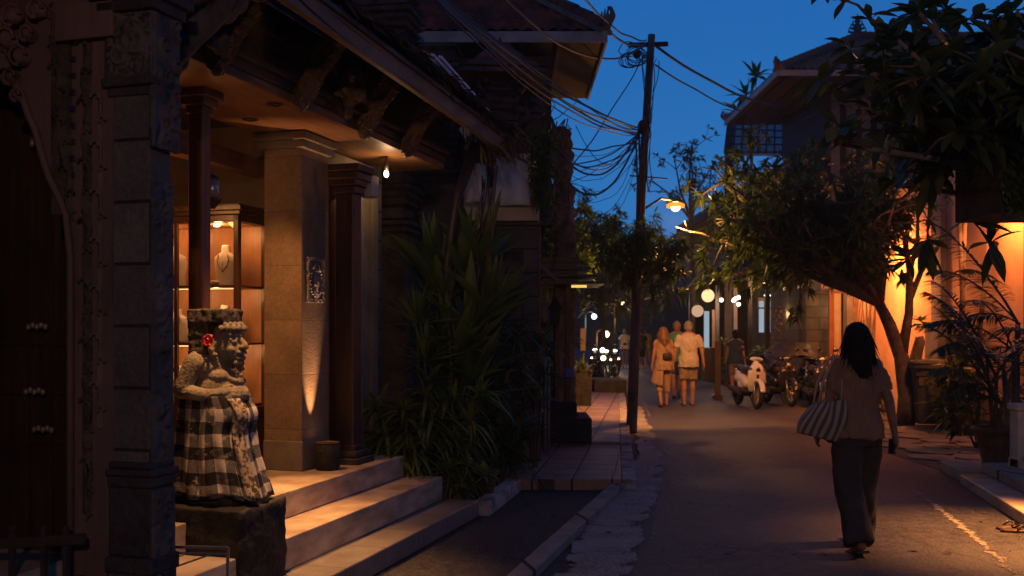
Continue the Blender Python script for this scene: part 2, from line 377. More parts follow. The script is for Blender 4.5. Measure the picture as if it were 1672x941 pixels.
def glassy(name, tint=(1,1,1), rough=0.02, mixf=0.12):
    m = bpy.data.materials.new(name); m.use_nodes = True; nt = m.node_tree; nt.nodes.clear(); o = _n(nt, 'ShaderNodeOutputMaterial')
    t = _n(nt, 'ShaderNodeBsdfTransparent'); t.inputs[0].default_value = (*tint, 1); g = _n(nt, 'ShaderNodeBsdfGlossy'); g.inputs['Roughness'].default_value = rough
    f = _n(nt, 'ShaderNodeValue'); f.outputs[0].default_value = 0.05
    mx = _n(nt, 'ShaderNodeMixShader'); nt.links.new(f.outputs[0], mx.inputs[0]); nt.links.new(t.outputs[0], mx.inputs[1]); nt.links.new(g.outputs[0], mx.inputs[2]); nt.links.new(mx.outputs[0], o.inputs[0]); return m
def checkcloth(name):
    """black, grey and white woven check (two crossing stripe sets that add up), with soft worn grey mottling and painted light dapples"""
    m, nt, p, o = base_mat(name); uvn = _n(nt, 'ShaderNodeTexCoord'); sp = _n(nt, 'ShaderNodeSeparateXYZ'); nt.links.new(uvn.outputs['UV'], sp.inputs[0])
    outs = []
    for ax in (0, 1):
        fr = _n(nt, 'ShaderNodeMath', operation='FRACT'); nt.links.new(sp.outputs[ax], fr.inputs[0])
        gt = _n(nt, 'ShaderNodeMath', operation='GREATER_THAN'); nt.links.new(fr.outputs[0], gt.inputs[0]); gt.inputs[1].default_value = 0.5; outs.append(gt.outputs[0])
    ad = _n(nt, 'ShaderNodeMath', operation='ADD'); nt.links.new(outs[0], ad.inputs[0]); nt.links.new(outs[1], ad.inputs[1])
    hf = _n(nt, 'ShaderNodeMath', operation='MULTIPLY'); nt.links.new(ad.outputs[0], hf.inputs[0]); hf.inputs[1].default_value = 0.5
    c = ramp(nt, hf.outputs[0], [(0.0, (0.012, 0.012, 0.014)), (0.5, (0.10, 0.095, 0.09)), (1.0, (0.52, 0.47, 0.40))])
    n2 = noise_tex(nt, coords(nt), 30, 8, 0.8)
    c = mixc(nt, c, ramp(nt, n2, [(0.35, (0.55,)*3), (0.6, (1.05,)*3)]), 0.9, 'MULTIPLY')
    n3 = noise_tex(nt, coords(nt, (1,1,2)), 7, 9, 0.8)
    c = mixc(nt, c, (0.50, 0.40, 0.28), ramp(nt, n3, [(0.54, (0,0,0)), (0.60, (.55,.55,.55))]))  # pale warm patches put dapples of light into the cloth colour
    nt.links.new(c, p.inputs['Base Color']); p.inputs['Roughness'].default_value = 0.9; p.inputs['Specular IOR Level'].default_value = 0.15
    bump(nt, p, noise_tex(nt, coords(nt), 220, 2), 0.3, 0.002); return m
def asphalt(name, c1, c2, rough=0.75):
    m, nt, p, o = base_mat(name); v = coords(nt, kind='World')
    big = noise_tex(nt, v, 1.1, 10, 0.7); fine = noise_tex(nt, v, 48, 5, 0.75); mid = noise_tex(nt, v, 9, 6, 0.7)
    c = ramp(nt, big, [(0.3, c2), (0.7, c1)])
    c = mixc(nt, c, ramp(nt, fine, [(0.33, (0.35,)*3), (0.52, (1,)*3), (0.66, (2.2,)*3), (0.74, (5.0,)*3)]), 0.9, 'MULTIPLY')
    c = mixc(nt, c, ramp(nt, mid, [(0.35, (0.45,)*3), (0.65, (1.25,)*3)]), 0.9, 'MULTIPLY')
    # hairline cracks
    vo = _n(nt, 'ShaderNodeTexVoronoi', feature='DISTANCE_TO_EDGE'); vo.inputs['Scale'].default_value = 0.55
    wv = _n(nt, 'ShaderNodeVectorMath', operation='MULTIPLY_ADD'); wn_ = _n(nt, 'ShaderNodeTexNoise'); wn_.inputs['Scale'].default_value = 2.2; wn_.inputs['Detail'].default_value = 6; nt.links.new(v, wn_.inputs['Vector'])
    nt.links.new(wn_.outputs['Color'], wv.inputs[0]); wv.inputs[1].default_value = (0.9,)*3; nt.links.new(v, wv.inputs[2]); nt.links.new(wv.outputs[0], vo.inputs['Vector'])
    c = mixc(nt, c, ramp(nt, vo.outputs['Distance'], [(0.0, (0.2,)*3), (0.011, (1,)*3)]), 0.85, 'MULTIPLY')
    nt.links.new(c, p.inputs['Base Color']); nt.links.new(ramp(nt, mid, [(0.3, (rough-.15,)*3), (0.7, (rough+.12,)*3)]), p.inputs['Roughness']); p.inputs['Specular IOR Level'].default_value = 0.35
    b1 = bump(nt, p, fine, 0.75, 0.012); bump(nt, p, mid, 0.4, 0.03, b1); return m

K = {}
K['asphalt'] = asphalt('asphalt', (0.066, 0.062, 0.064), (0.038, 0.036, 0.040), .62)
K['asphalt2'] = asphalt('asphalt_drive', (0.060, 0.058, 0.058), (0.034, 0.033, 0.035), 0.8)
K['concrete_worn'] = M('concrete_worn', (0.42, 0.39, 0.36), (0.13, 0.122, 0.118), 6, 0.9, 0.9, 40, 0.012, kind='World', detail=10, spread=(.36,.58))
K['kerb'] = blocks('kerb_stone', (0.32, 0.29, 0.26), (0.26, 0.24, 0.22), (0.03,)*3, 3.2, 0.9, swap=None, rot=(0, 0, R(75)), kind='World', ms=0.02)
K['paving'] = blocks('paving_tiles', (0.36, 0.25, 0.19), (0.28, 0.20, 0.165), (0.05, 0.045, 0.04), 0.40, 0.40, rot=(0,0,R(8)), kind='World', off=0, ms=0.014, b=0.8, bd=0.01, rough=0.6, spec=0.45)
K['flagstone'] = M('flagstone', (0.16, 0.155, 0.15), (0.06, 0.06, 0.062), 2.5, 0.8, 0.6, 12, 0.02, kind='World')
K['paint'] = M('worn_road_paint', (0.34, 0.31, 0.27), (0.055, 0.052, 0.05), 16, 0.85, 0.3, 60, 0.004, kind='World', spread=(0.50, 0.60), detail=10)
K['step_stone'] = M('step_stone', (0.50, 0.41, 0.31), (0.24, 0.185, 0.13), 3.5, 0.42, 0.12, 40, 0.004, sc=(1,1,3), spec=0.5, detail=9)
K['step_dark'] = blocks('step_tiles', (0.20, 0.18, 0.16), (0.165, 0.15, 0.135), (0.05,)*3, 0.6, 3.0, rot=(0,0,R(90)), off=0, ms=0.006, b=0.2, rough=0.5, spec=0.45)
K['pier'] = blocks('pier_sandstone', (0.24, 0.175, 0.11), (0.18, 0.13, 0.085), (0.14, 0.11, 0.08), 3.0, 0.42, swap='xy', ms=0.004, b=0.35, bd=0.006, off=0.3)
K['pier_plain'] = M('pier_plain', (0.20, 0.175, 0.13), (0.13, 0.115, 0.09), 4, 0.85, 0.4, 40, 0.006)
K['carved_dark'] = carved('carved_dark', (0.085, 0.07, 0.055), (0.035, 0.03, 0.025), 9, 0.035)
K['carved_gold'] = carved('carved_gilt_wood', (0.16, 0.11, 0.06), (0.045, 0.032, 0.02), 16, 0.025, 0.5)
K['carved_stone'] = carved('carved_stone', (0.10, 0.095, 0.09), (0.045, 0.044, 0.043), 9, 0.025)
K['carved_pink'] = carved('carved_pink', (0.15, 0.10, 0.085), (0.075, 0.052, 0.045), 7, 0.05)
K['pink_plain'] = M('gate_timber', (0.14, 0.095, 0.08), (0.075, 0.052, 0.045), 3, 0.7, 0.5, 18, 0.012, sc=(1,1,.3))
K['relief'] = carved('relief_panel', (0.26, 0.24, 0.21), (0.14, 0.13, 0.115), 13, 0.03)
K['dark_wood'] = wood('dark_wood', (0.055, 0.032, 0.020), (0.020, 0.013, 0.009))
K['dark_wood_y'] = wood('dark_wood_long', (0.055, 0.034, 0.022), (0.02, 0.013, 0.009), sc=(1,0.06,1))
K['post_wood'] = wood('post_wood', (0.28, 0.125, 0.055), (0.13, 0.055, 0.025), rough=0.55, scale=24)
K['beam_wood'] = wood('beam_wood', (0.30, 0.16, 0.075), (0.15, 0.075, 0.035), sc=(1,0.05,1), scale=24, rough=0.5)
K['cab_wood'] = wood('cabinet_wood', (0.10, 0.045, 0.022), (0.045, 0.02, 0.012), rough=0.3)
K['cab_panel'] = wood('cabinet_panel', (0.50, 0.27, 0.13), (0.36, 0.17, 0.075), rough=0.4, scale=40)
K['red_wood'] = wood('red_wood', (0.13, 0.042, 0.026), (0.05, 0.018, 0.012), rough=0.5)
K['eave'] = wood('eave_board', (0.22, 0.125, 0.065), (0.10, 0.055, 0.03), sc=(1,0.25,1), scale=12, rough=0.6)
K['thatch'] = M('weathered_thatch', (0.075, 0.066, 0.060), (0.026, 0.024, 0.024), 16, 0.9, 1.0, 60, 0.03, sc=(0.5,3,1))
K['straw'] = M('dry_straw', (0.17, 0.12, 0.075), (0.06, 0.045, 0.032), 7, 0.85, 0, 20)
K['black_stone'] = M('black_stone', (0.022, 0.020, 0.019), (0.010, 0.0095, 0.009), 6, 0.7, 0.9, 22, 0.02)
K['stone_dark'] = M('dark_stone', (0.045, 0.043, 0.042), (0.018, 0.017, 0.017), 6, 0.8, 0.9, 22, 0.02)
K['stone_block'] = blocks('stone_block_wall', (0.125, 0.12, 0.11), (0.085, 0.082, 0.078), (0.03,)*3, 0.62, 0.27, swap='xy', ms=0.008, b=0.8, bd=0.015)
K['statue'] = M('statue_stone', (0.27, 0.225, 0.155), (0.13, 0.11, 0.08), 9, 0.95, 0.9, 75, 0.008, detail=9)
K['statue_dark'] = M('statue_stone_dark', (0.085, 0.072, 0.055), (0.035, 0.03, 0.025), 9, 0.95, 1.0, 40, 0.016)
K['tower'] = M('tower_stone', (0.115, 0.095, 0.082), (0.045, 0.04, 0.038), 5, 0.9, 0.9, 26, 0.02)
K['brick_warm'] = M('eroded_brick', (0.34, 0.21, 0.14), (0.10, 0.075, 0.06), 5, 0.9, 1.0, 14, 0.05)
K['tile_dark'] = M('old_roof_tile', (0.30, 0.09, 0.05), (0.06, 0.034, 0.03), 3.2, 0.85, 0.6, 30, 0.01, detail=9)
K['tile_red'] = M('red_roof_tile', (0.66, 0.17, 0.07), (0.46, 0.12, 0.06), 4, 0.75, 0.4, 30, 0.01)
K['ridge_grey'] = M('ridge_mortar', (0.24, 0.22, 0.21), (0.12, 0.115, 0.11), 6, 0.9, 0.6, 20, 0.015)
K['gutter'] = M('painted_fascia', (0.40, 0.42, 0.44), (0.25, 0.27, 0.29), 3, 0.5, 0.1, 20, 0.004)
K['soffit'] = wood('soffit_wood', (0.075, 0.048, 0.036), (0.035, 0.024, 0.02), sc=(0.15,1,1), scale=10, rough=0.7)
K['metal_sheet'] = M('metal_sheet', (0.62, 0.65, 0.70), (0.48, 0.51, 0.55), 2, 0.4, 0.1, 20, 0.003)  # pale blue-white base colour stands in for reflected sky
K['cloth_white'] = M('white_cloth', (0.62, 0.64, 0.68), (0.48, 0.5, 0.54), 3, 0.9, 0.3, 30, 0.01)
K['plaster'] = M('beige_plaster', (0.50, 0.44, 0.37), (0.40, 0.35, 0.30), 2.5, 0.9, 0.3, 30, 0.006)
K['peach'] = M('peach_plaster', (0.62, 0.42, 0.27), (0.48, 0.31, 0.20), 1.6, 0.9, 0.5, 9, 0.012, detail=9)
K['pilaster'] = M('grey_pilaster', (0.20, 0.21, 0.23), (0.14, 0.15, 0.165), 2.5, 0.85, 0.3, 24, 0.006)
K['white_paint'] = M('cream_paint', (0.62, 0.54, 0.42), (0.46, 0.39, 0.30), 5, 0.7, 0.4, 22, 0.006)
K['black_metal'] = M('black_metal', (0.02, 0.02, 0.021), (0.012,)*3, 8, 0.45, 0.1, 40, 0.003, spec=0.5)
K['iron'] = M('rusty_iron', (0.05, 0.035, 0.03), (0.02, 0.018, 0.017), 12, 0.7, 0.5, 40, 0.004)
K['steel'] = M('galvanised', (0.42, 0.43, 0.45), (0.28, 0.29, 0.31), 8, 0.35, 0.1, 40, 0.003, metal=0.7)
K['chrome'] = M('chrome', (0.7, 0.7, 0.7), (0.55,)*3, 4, 0.15, 0, metal=1)
K['pole_wood'] = M('pole_concrete', (0.24, 0.22, 0.20), (0.10, 0.095, 0.09), 8, 0.9, 0.9, 30, 0.012, sc=(1,1,0.3))
K['cable'] = M('cable_rubber', (0.018, 0.018, 0.019), (0.010,)*3, 8, 0.5, 0, spec=0.5)
K['cable_brown'] = M('cable_sheath_faded', (0.045, 0.037, 0.033), (0.022, 0.019, 0.018), 20, 0.55, 0, spec=0.45)
K['bark'] = M('bark', (0.17, 0.135, 0.11), (0.055, 0.045, 0.038), 8, 0.9, 1.0, 26, 0.02, sc=(1,1,0.5))
K['bark_frang'] = M('frangipani_bark', (0.20, 0.175, 0.155), (0.085, 0.073, 0.065), 7, 0.85, 0.8, 22, 0.015)
K['leaf_dark'] = leafmat('leaf_dark', (0.07, 0.12, 0.035), (0.025, 0.05, 0.018), (0.10, 0.11, 0.025))
K['leaf_mid'] = leafmat('leaf_mid', (0.15, 0.21, 0.05), (0.06, 0.10, 0.027), (0.20, 0.17, 0.035))
K['leaf_frang'] = leafmat('leaf_frangipani', (0.085, 0.16, 0.045), (0.035, 0.075, 0.026), (0.22, 0.20, 0.055), 0.38)
K['leaf_big'] = leafmat('leaf_big', (0.085, 0.11, 0.03), (0.028, 0.045, 0.016), (0.24, 0.17, 0.035), 0.42)
K['leaf_palm'] = leafmat('leaf_palm', (0.105, 0.125, 0.030), (0.035, 0.055, 0.016), (0.24, 0.20, 0.05), 0.4)
K['leaf_strap'] = leafmat('leaf_strap', (0.13, 0.20, 0.055), (0.05, 0.09, 0.028), (0.22, 0.24, 0.07), 0.35)
K['plush'] = M('display_velvet', (0.60, 0.52, 0.42), (0.50, 0.43, 0.34), 10, 0.85, 0.2, 90, 0.002)
K['silver'] = M('silver_beads', (0.30, 0.24, 0.18), (0.14, 0.11, 0.08), 40, 0.4, 0, metal=0.3)
K['ceramic'] = M('pale_ceramic', (0.55, 0.62, 0.68), (0.4, 0.48, 0.55), 8, 0.3, 0)
K['flower'] = M('flower_red', (0.72, 0.045, 0.05), (0.5, 0.02, 0.03), 12, 0.5, 0.1, 30, 0.003)
K['flower_core'] = M('flower_core', (0.75, 0.35, 0.06), (0.5, 0.1, 0.03), 20, 0.5, 0)
K['check'] = checkcloth('check_cloth')
K['sash'] = M('brocade', (0.42, 0.33, 0.22), (0.06, 0.048, 0.035), 38, 0.9, 0.5, 90, 0.006, detail=9, spread=(.44,.56))
K['clay'] = M('clay_pot', (0.16, 0.085, 0.055), (0.075, 0.045, 0.032), 7, 0.7, 0.5, 22, 0.01)
K['binmat'] = M('bin_plastic', (0.11, 0.14, 0.12), (0.075, 0.10, 0.085), 4, 0.5, 0.1, 30, 0.003)
K['skin'] = M('skin', (0.34, 0.18, 0.115), (0.27, 0.135, 0.085), 12, 0.55, 0.1, 60, 0.002)
K['skin_dark'] = M('skin_tan', (0.30, 0.16, 0.10), (0.22, 0.115, 0.07), 12, 0.55, 0.1, 60, 0.002)
K['hair_black'] = M('hair_black', (0.012, 0.009, 0.008), (0.005, 0.004, 0.004), 60, 0.6, 1.0, 90, 0.006, sc=(1,1,0.1), spec=0.12)
K['hair_blonde'] = M('hair_auburn', (0.17, 0.08, 0.04), (0.08, 0.04, 0.02), 60, 0.45, 0.8, 90, 0.004, sc=(1,1,0.1))
K['hair_grey'] = M('hair_grey', (0.22, 0.205, 0.19), (0.13, 0.12, 0.11), 60, 0.6, 0.6, 90, 0.003)
K['hair_brown'] = M('hair_brown', (0.05, 0.028, 0.018), (0.022, 0.013, 0.009), 60, 0.5, 0.8, 90, 0.004)
def fabric(n, c, k=0.75): return M(n, c, g3(c, k), 5, 0.95, 0.35, 26, 0.012, spec=0.1)
K['f_tan'] = fabric('blouse_tan', (0.27, 0.175, 0.105)); K['f_char'] = fabric('trouser_charcoal', (0.060, 0.056, 0.052))
K['f_cream'] = fabric('shirt_cream', (0.42, 0.385, 0.35), 0.85); K['f_beige'] = fabric('beige_cotton', (0.24, 0.185, 0.13)); K['f_sand'] = fabric('sand_cotton', (0.31, 0.215, 0.15))
K['f_green'] = fabric('green_shirt', (0.08, 0.30, 0.18)); K['f_navy'] = fabric('navy_cloth', (0.035, 0.055, 0.10)); K['f_grey'] = fabric('grey_cloth', (0.17, 0.14, 0.13)); K['f_white'] = fabric('white_shirt', (0.70, 0.66, 0.62)); K['f_black'] = fabric('black_cloth', (0.02, 0.02, 0.022)); K['f_red'] = fabric('rust_shirt', (0.35, 0.10, 0.06))
K['leather'] = M('dark_leather', (0.03, 0.025, 0.022), (0.015, 0.013, 0.012), 20, 0.5, 0.3, 60, 0.003)
K['sandal'] = M('sandal_leather', (0.10, 0.055, 0.03), (0.05, 0.03, 0.02), 20, 0.6, 0.3, 60, 0.003)
K['white_gloss'] = M('white_gloss', (0.50, 0.50, 0.52), (0.44, 0.44, 0.46), 3, 0.18, 0, spec=0.6)
K['black_gloss'] = M('black_gloss', (0.02, 0.02, 0.022), (0.012,)*3, 3, 0.2, 0, spec=0.6)
K['rubber'] = M('rubber', (0.02, 0.02, 0.02), (0.012,)*3, 20, 0.8, 0.4, 60, 0.005)
K['tarp'] = M('black_tarp', (0.03, 0.032, 0.036), (0.018,)*3, 4, 0.45, 0.7, 7, 0.05, spec=0.4)
K['blue_plastic'] = M('blue_plastic', (0.03, 0.12, 0.45), (0.02, 0.08, 0.33), 4, 0.4, 0)
K['yellow_board'] = M('yellow_board', (0.22, 0.19, 0.09), (0.16, 0.135, 0.065), 4, 0.7, 0.1, 20, 0.003)
K['glass'] = glassy('clear_glass')
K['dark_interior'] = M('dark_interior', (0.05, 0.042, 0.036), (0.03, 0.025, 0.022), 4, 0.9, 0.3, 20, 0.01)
K['shop_back'] = M('shop_back_wall', (0.13, 0.10, 0.075), (0.085, 0.065, 0.05), 3, 0.85, 0.3, 20, 0.006)
K['soil'] = M('soil', (0.05, 0.038, 0.028), (0.025, 0.02, 0.015), 12, 0.95, 1, 40, 0.02)
K['e_street'] = emit('lamp_sodium', (1.0, 0.50, 0.16), 9)
K['e_ring'] = emit('lamp_halo', (1.0, 0.26, 0.03), 1.8)  # orange lens halo painted as a glowing surface
K['e_warm'] = emit('lamp_warm', (1.0, 0.55, 0.22), 14)
K['e_warm_lo'] = emit('lamp_warm_soft', (1.0, 0.50, 0.18), 3.2)
K['e_white'] = emit('lamp_white', (1.0, 0.78, 0.55), 9)
K['e_cool'] = emit('lamp_cool', (0.55, 0.85, 1.0), 10)
K['e_globe'] = emit('globe_dim', (1.0, 0.60, 0.36), 0.62)
K['e_glow'] = emit('globe_bright', (1.0, 0.58, 0.28), 1.6)
K['e_doorcool'] = emit('lit_interior_cool', (0.55, 0.72, 0.85), 0.55)
K['e_strip'] = emit('strip_light', (1.0, 0.55, 0.12), 1.3)
def point(name, loc, e_, col=(1, 0.5, 0.2), r=0.05, parent=None, spot=None, aim=None, blend=0.6):
    l = bpy.data.lights.new(name, 'SPOT' if spot else 'POINT'); l.energy = e_; l.color = col; l.shadow_soft_size = r
    o = bpy.data.objects.new(name, l); C.objects.link(o)
    if spot: l.spot_size = R(spot); l.spot_blend = blend; q = (Vector(aim)-Vector(loc)).to_track_quat('-Z', 'Y'); o.rotation_mode = 'QUATERNION'; o.rotation_quaternion = q
    if parent:
        rr = root_inv(parent); o.parent = parent; o.location = rr @ Vector(loc)
        if spot: o.rotation_quaternion = rr.to_quaternion() @ q
    else: o.location = loc
    return o

def worn_strip(name, c1, c2, scale, thr, k):
    """worn layer on the road: opaque where it survives, gone where noise has eaten it, more so towards both borders (uv.x = 0..1 across)"""
    m, nt, p, o = base_mat(name); v = coords(nt, kind='World'); n1 = noise_tex(nt, v, scale, 12, 0.72); n2 = noise_tex(nt, v, 34, 4)
    nt.links.new(mixc(nt, ramp(nt, n1, [(0.4, c2), (0.62, c1)]), ramp(nt, n2, [(0.35, (0.55,)*3), (0.65, (1.15,)*3)]), .9, 'MULTIPLY'), p.inputs['Base Color']); p.inputs['Roughness'].default_value = 0.88
    u = _n(nt, 'ShaderNodeTexCoord'); sp = _n(nt, 'ShaderNodeSeparateXYZ'); nt.links.new(u.outputs['UV'], sp.inputs[0])
    a = _n(nt, 'ShaderNodeMath', operation='SUBTRACT'); nt.links.new(sp.outputs[0], a.inputs[0]); a.inputs[1].default_value = .5
    b = _n(nt, 'ShaderNodeMath', operation='ABSOLUTE'); nt.links.new(a.outputs[0], b.inputs[0])
    c = _n(nt, 'ShaderNodeMath', operation='MULTIPLY_ADD'); nt.links.new(b.outputs[0], c.inputs[0]); c.inputs[1].default_value = -k; nt.links.new(n1, c.inputs[2])
    r = _n(nt, 'ShaderNodeMapRange'); nt.links.new(c.outputs[0], r.inputs[0]); r.inputs[1].default_value = thr-.02; r.inputs[2].default_value = thr+.03
    t = _n(nt, 'ShaderNodeBsdfTransparent'); mx = _n(nt, 'ShaderNodeMixShader'); nt.links.new(r.outputs[0], mx.inputs[0]); nt.links.new(t.outputs[0], mx.inputs[1]); nt.links.new(p.outputs[0], mx.inputs[2]); nt.links.new(mx.outputs[0], o.inputs[0])
    bump(nt, p, n2, .7, .01); return m
K['gutter_layer'] = worn_strip('gutter_layer', (0.34, 0.315, 0.29), (0.20, 0.19, 0.18), 2.6, 0.22, 0.55)
K['paint'] = worn_strip('worn_road_paint', (0.27, 0.245, 0.21), (0.15, 0.137, 0.12), 12, 0.42, 0.40)
# ---------------------------------------------------------------- ground, road, footpath
def strip(left, right, z, nsub=1, jag=0.0, seed=0, thick=0):
    """sheet between two polylines; jag roughens both borders"""
    mb = MB(); L_, R_ = [], []
    def sub(pl):
        out = []
        for i in range(len(pl)-1):
            for k in range(nsub): t = k/nsub; out.append((pl[i][0]*(1-t)+pl[i+1][0]*t, pl[i][1]*(1-t)+pl[i+1][1]*t))
        out.append(pl[-1]); return out
    l, r = sub(left), sub(right); v = []
    for i, (a, b) in enumerate(zip(l, r)):
        ja = jag*(nz((i*0.21, seed, 0))+.45*nz((i*1.9, seed, 7))); jb = jag*(nz((i*0.23, seed+9, 3))*1.2+.6*nz((i*1.7, seed, 5)))
        v += [(a[0]+ja, a[1], z), (b[0]+jb, b[1], z)]
    if thick:
        m = len(v); v += [(p[0], p[1], z-thick) for p in v]; f = []
        for i in range(len(l)-1):
            a = 2*i; f += [(a, a+1, a+3, a+2), (a+1, m+a+1, m+a+3, a+3), (a, a+2, m+a+2, m+a)]
        f += [(0, m, m+1, 1), (m-2, m-1, 2*m-1, 2*m-2)]
    else: f = [(2*i, 2*i+1, 2*i+3, 2*i+2) for i in range(len(l)-1)]
    return mb.add(v, f, uv=[((i % 2)*1.0, (i//2)*.1) for i in range(len(v))])
gb = MB(); gb.add([(-400,-60,-.012),(400,-60,-.012),(400,700,-.012),(-400,700,-.012)], [(0,1,2,3)])
struct('ground', gb, K['asphalt2'])
KL = [(-1.6,0.0),(-0.80,3.0),(0.136,6.49),(1.16,10.35),(1.78,15.8),(2.80,26),(4.15,45),(6.0,75),(8.6,110)]
RR = [(1.7,0.0),(3.0,3.0),(3.75,6.49),(4.85,10.35),(6.6,15.8),(6.2,26),(7.6,45),(9.5,75),(12.2,110)]
road = strip([(x+.2, y) for x, y in KL], RR, 0.0); struct('road', road, K['asphalt'])
struct('kerb', strip([(-1.0,2.6),(0.02,6.49),(1.03,10.2)], [(-0.85,2.6),(0.17,6.49),(1.19,10.3)], 0.055, 6, 0.012, 3, thick=0.07), K['kerb'], bevel=.01)
# raised footpath, two slabs with a low step between them
FL = [(-0.35,10.02),(0.35,15.0),(0.9,22),(1.6,31),(3.2,48)]
FR = [(1.10,10.0),(1.62,15.0),(2.36,22),(3.2,31),(4.5,48)]
def cutpl(pl, y0, y1):
    def at(y):
        for a, b in zip(pl, pl[1:]):
            if a[1] <= y <= b[1]: t = (y-a[1])/(b[1]-a[1]); return (a[0]+t*(b[0]-a[0]), y)
        return (pl[0][0], y) if y < pl[0][1] else (pl[-1][0], y)
    return [at(y0)] + [p for p in pl if y0 < p[1] < y1] + [at(y1)]
for nm, y0, y1, z in (('footpath', 10.05, 13.1, 0.10), ('footpath', 13.1, 25.0, 0.135), ('footpath', 25.0, 47.5, 0.10)):
    l, r = cutpl(FL, y0, y1), cutpl(FR, y0, y1)
    n_ = max(len(l), len(r)); l = [cutpl(FL, y0+(y1-y0)*i/8, y0+(y1-y0)*i/8+.001)[0] for i in range(9)]; r = [cutpl(FR, y0+(y1-y0)*i/8, y0+(y1-y0)*i/8+.001)[0] for i in range(9)]
    struct(nm, strip(l, r, z, 1, 0.0, 1, thick=z+0.01), K['paving'], bevel=.008)
    struct('footpath_edging', strip([(x+.004, y) for x, y in r], [(x+.15, y) for x, y in r], z-.012, 3, 0.01, 5, thick=z), K['concrete_worn'], bevel=.008)
struct('gutter', strip([(-.33,4),(0.30,6.49),(0.60,8.39),(1.07,10.4),(1.60,12.6),(1.98,16.0),(2.45,21.0)], [(0.08,4),(0.76,6.49),(1.14,8.39),(1.56,10.4),(1.90,12.6),(2.24,16.0),(2.72,21.0)], 0.004, 26, 0.07, 2), K['gutter_layer'])
struct('road_marking', strip([(2.59,3.6),(3.21,6.4),(3.59,8.0),(3.99,10.0)], [(2.71,3.6),(3.33,6.4),(3.71,8.0),(4.10,10.0)], 0.004, 30, 0.03, 7), K['paint'])
struct('road_marking', strip([(2.55,18.6),(3.1,24.0),(4.0,34)], [(2.60,18.6),(3.15,24.0),(4.06,34)], 0.004, 12, 0.03, 8), K['paint'])
sm_ = MB()
for i in range(40):
    t = i/39; x = 2.0+4.4*t; sm_.add([(x, 15.5+.05*nz((t*9,0,0)), .004), (x+.113, 15.5+.05*nz((t*9+.2,0,0)), .004), (x+.113, 15.53+.05*nz((t*9+.2,0,0)), .004), (x, 15.53+.05*nz((t*9,0,0)), .004)], [(0,1,2,3)])
struct('road_joint', sm_, K['black_metal'])
# flagstone apron on the right, low entrance kerbs
ap = MB()
random.seed(5)
for i in range(9):
    for j in range(9):
        cx, cy = 5.15+i*.52+(j % 2)*.2+j*.05, 11.2+j*.62
        if cx > 9.3: continue
        w, h = .27+random.uniform(-.04,.03), .33+random.uniform(-.03,.03); pts = []
        for k in range(7): a = 2*math.pi*k/7+random.uniform(-.25,.25); pts.append((cx+w*1.08*math.cos(a), cy+h*1.1*math.sin(a)))
        ap.prism(pts, 'z', 0.0, 0.022+random.uniform(0,.01))
struct('stone_paving', ap, K['flagstone'], bevel=.006)
struct('stone_paving_bed', MB().box(4.9,12,11.0,17.2,-.01,.006), K['asphalt2'])
# verge bed under the plants by the steps
struct('planting_bed', MB().add([tuple(S(-.9,.12,.06)),tuple(S(.28,.12,.06)),(-.02,10.0,.06),(-.36,13.0,.06),(-2.6,13.0,.06)], [(0,1,2,3,4)]), K['soil'])
bk = MB(); bk.bar(S(.62,.25,.05), (0.02,9.98,.05), .14, .13); struct('bed_kerb', bk, K['concrete_worn'], bevel=.01)

# ---------------------------------------------------------------- the jewellery shop (shop frame b, a, z)
shop = thing('shop_building', 'carved stone and wood shop front with lit window and marble steps under a shaggy eave', 'shop building', SO, TH)
def sb(name, mb, m, bevel=0.006, parent=shop, **k): return obj(name, mb, m, parent, bevel=bevel, **k)   # builder already in shop-local coords
def step_prism(pts, z0, z1):
    return MB().prism(pts, 'z', z0, z1)
A0 = -5.4
sb('step', step_prism([(-.2,A0),(.63,A0),(.62,.18),(-.2,.18)], -.005, .14), K['step_dark'], .010)
sb('step', step_prism([(-.3,A0),(.32,A0),(.316,.095),(-.3,.095)], .143, .34), K['step_stone'])
sb('step', step_prism([(-3.2,A0),(0,A0),(0,0),(-.52,0),(-.52,.5),(-3.2,.5)], .343, .52), K['step_stone'])
sb('tiled_floor', MB().box(-3.2,-.76,A0,-.7,.5,.525), K['step_stone'], 0)
# piers, pilasters, columns
pier = sb('stone_pier', MB().box(-.70,-.373,-1.124,-.68,.52,3.12), K['pier'])
sb('pier_foot', MB().box(-.706,-.367,-1.13,-.674,.521,.75), K['pier_plain'], parent=pier)
c_ = MB(); c_.box(-.74,-.335,-1.165,-.64,3.0,3.06); c_.box(-.77,-.31,-1.19,-.62,3.06,3.12); sb('pier_capital', c_, K['pier_plain'], parent=pier)
rp = MB(); rp.box(-.373,-.362,-1.07,-.80,1.82,2.17); rpo = sb('relief_panel', rp, K['relief'], 0)
rf = MB()                                                # raised relief: frame, niche outline, standing figure and scrolls
for z0, z1 in ((1.82,1.85),(2.14,2.17)): rf.box(-.364,-.348,-1.07,-.80,z0,z1)
for a0, a1 in ((-1.07,-1.045),(-.825,-.80)): rf.box(-.364,-.348,a0,a1,1.85,2.14)
rf.ell((-.352,-.935,2.07),(.016,.025,.03)); rf.ell((-.352,-.935,1.975),(.018,.042,.075)); rf.ell((-.352,-.955,1.905),(.014,.018,.05)); rf.ell((-.352,-.915,1.905),(.014,.018,.05))
for k in range(26):
    an = k/26*2*math.pi; a_, z_ = -.935+.095*math.cos(an), 1.99+.125*math.sin(an); rf.ell((-.355,a_,z_),(.012,.013+.006*(k%2),.013))
for k in range(9):
    for s_ in (0, 1): rf.ell((-.356,-1.035+s_*.2,1.87+k*.031),(.010,.009,.011))
sb('relief_carving', rf, K['relief'], 0, parent=rpo)
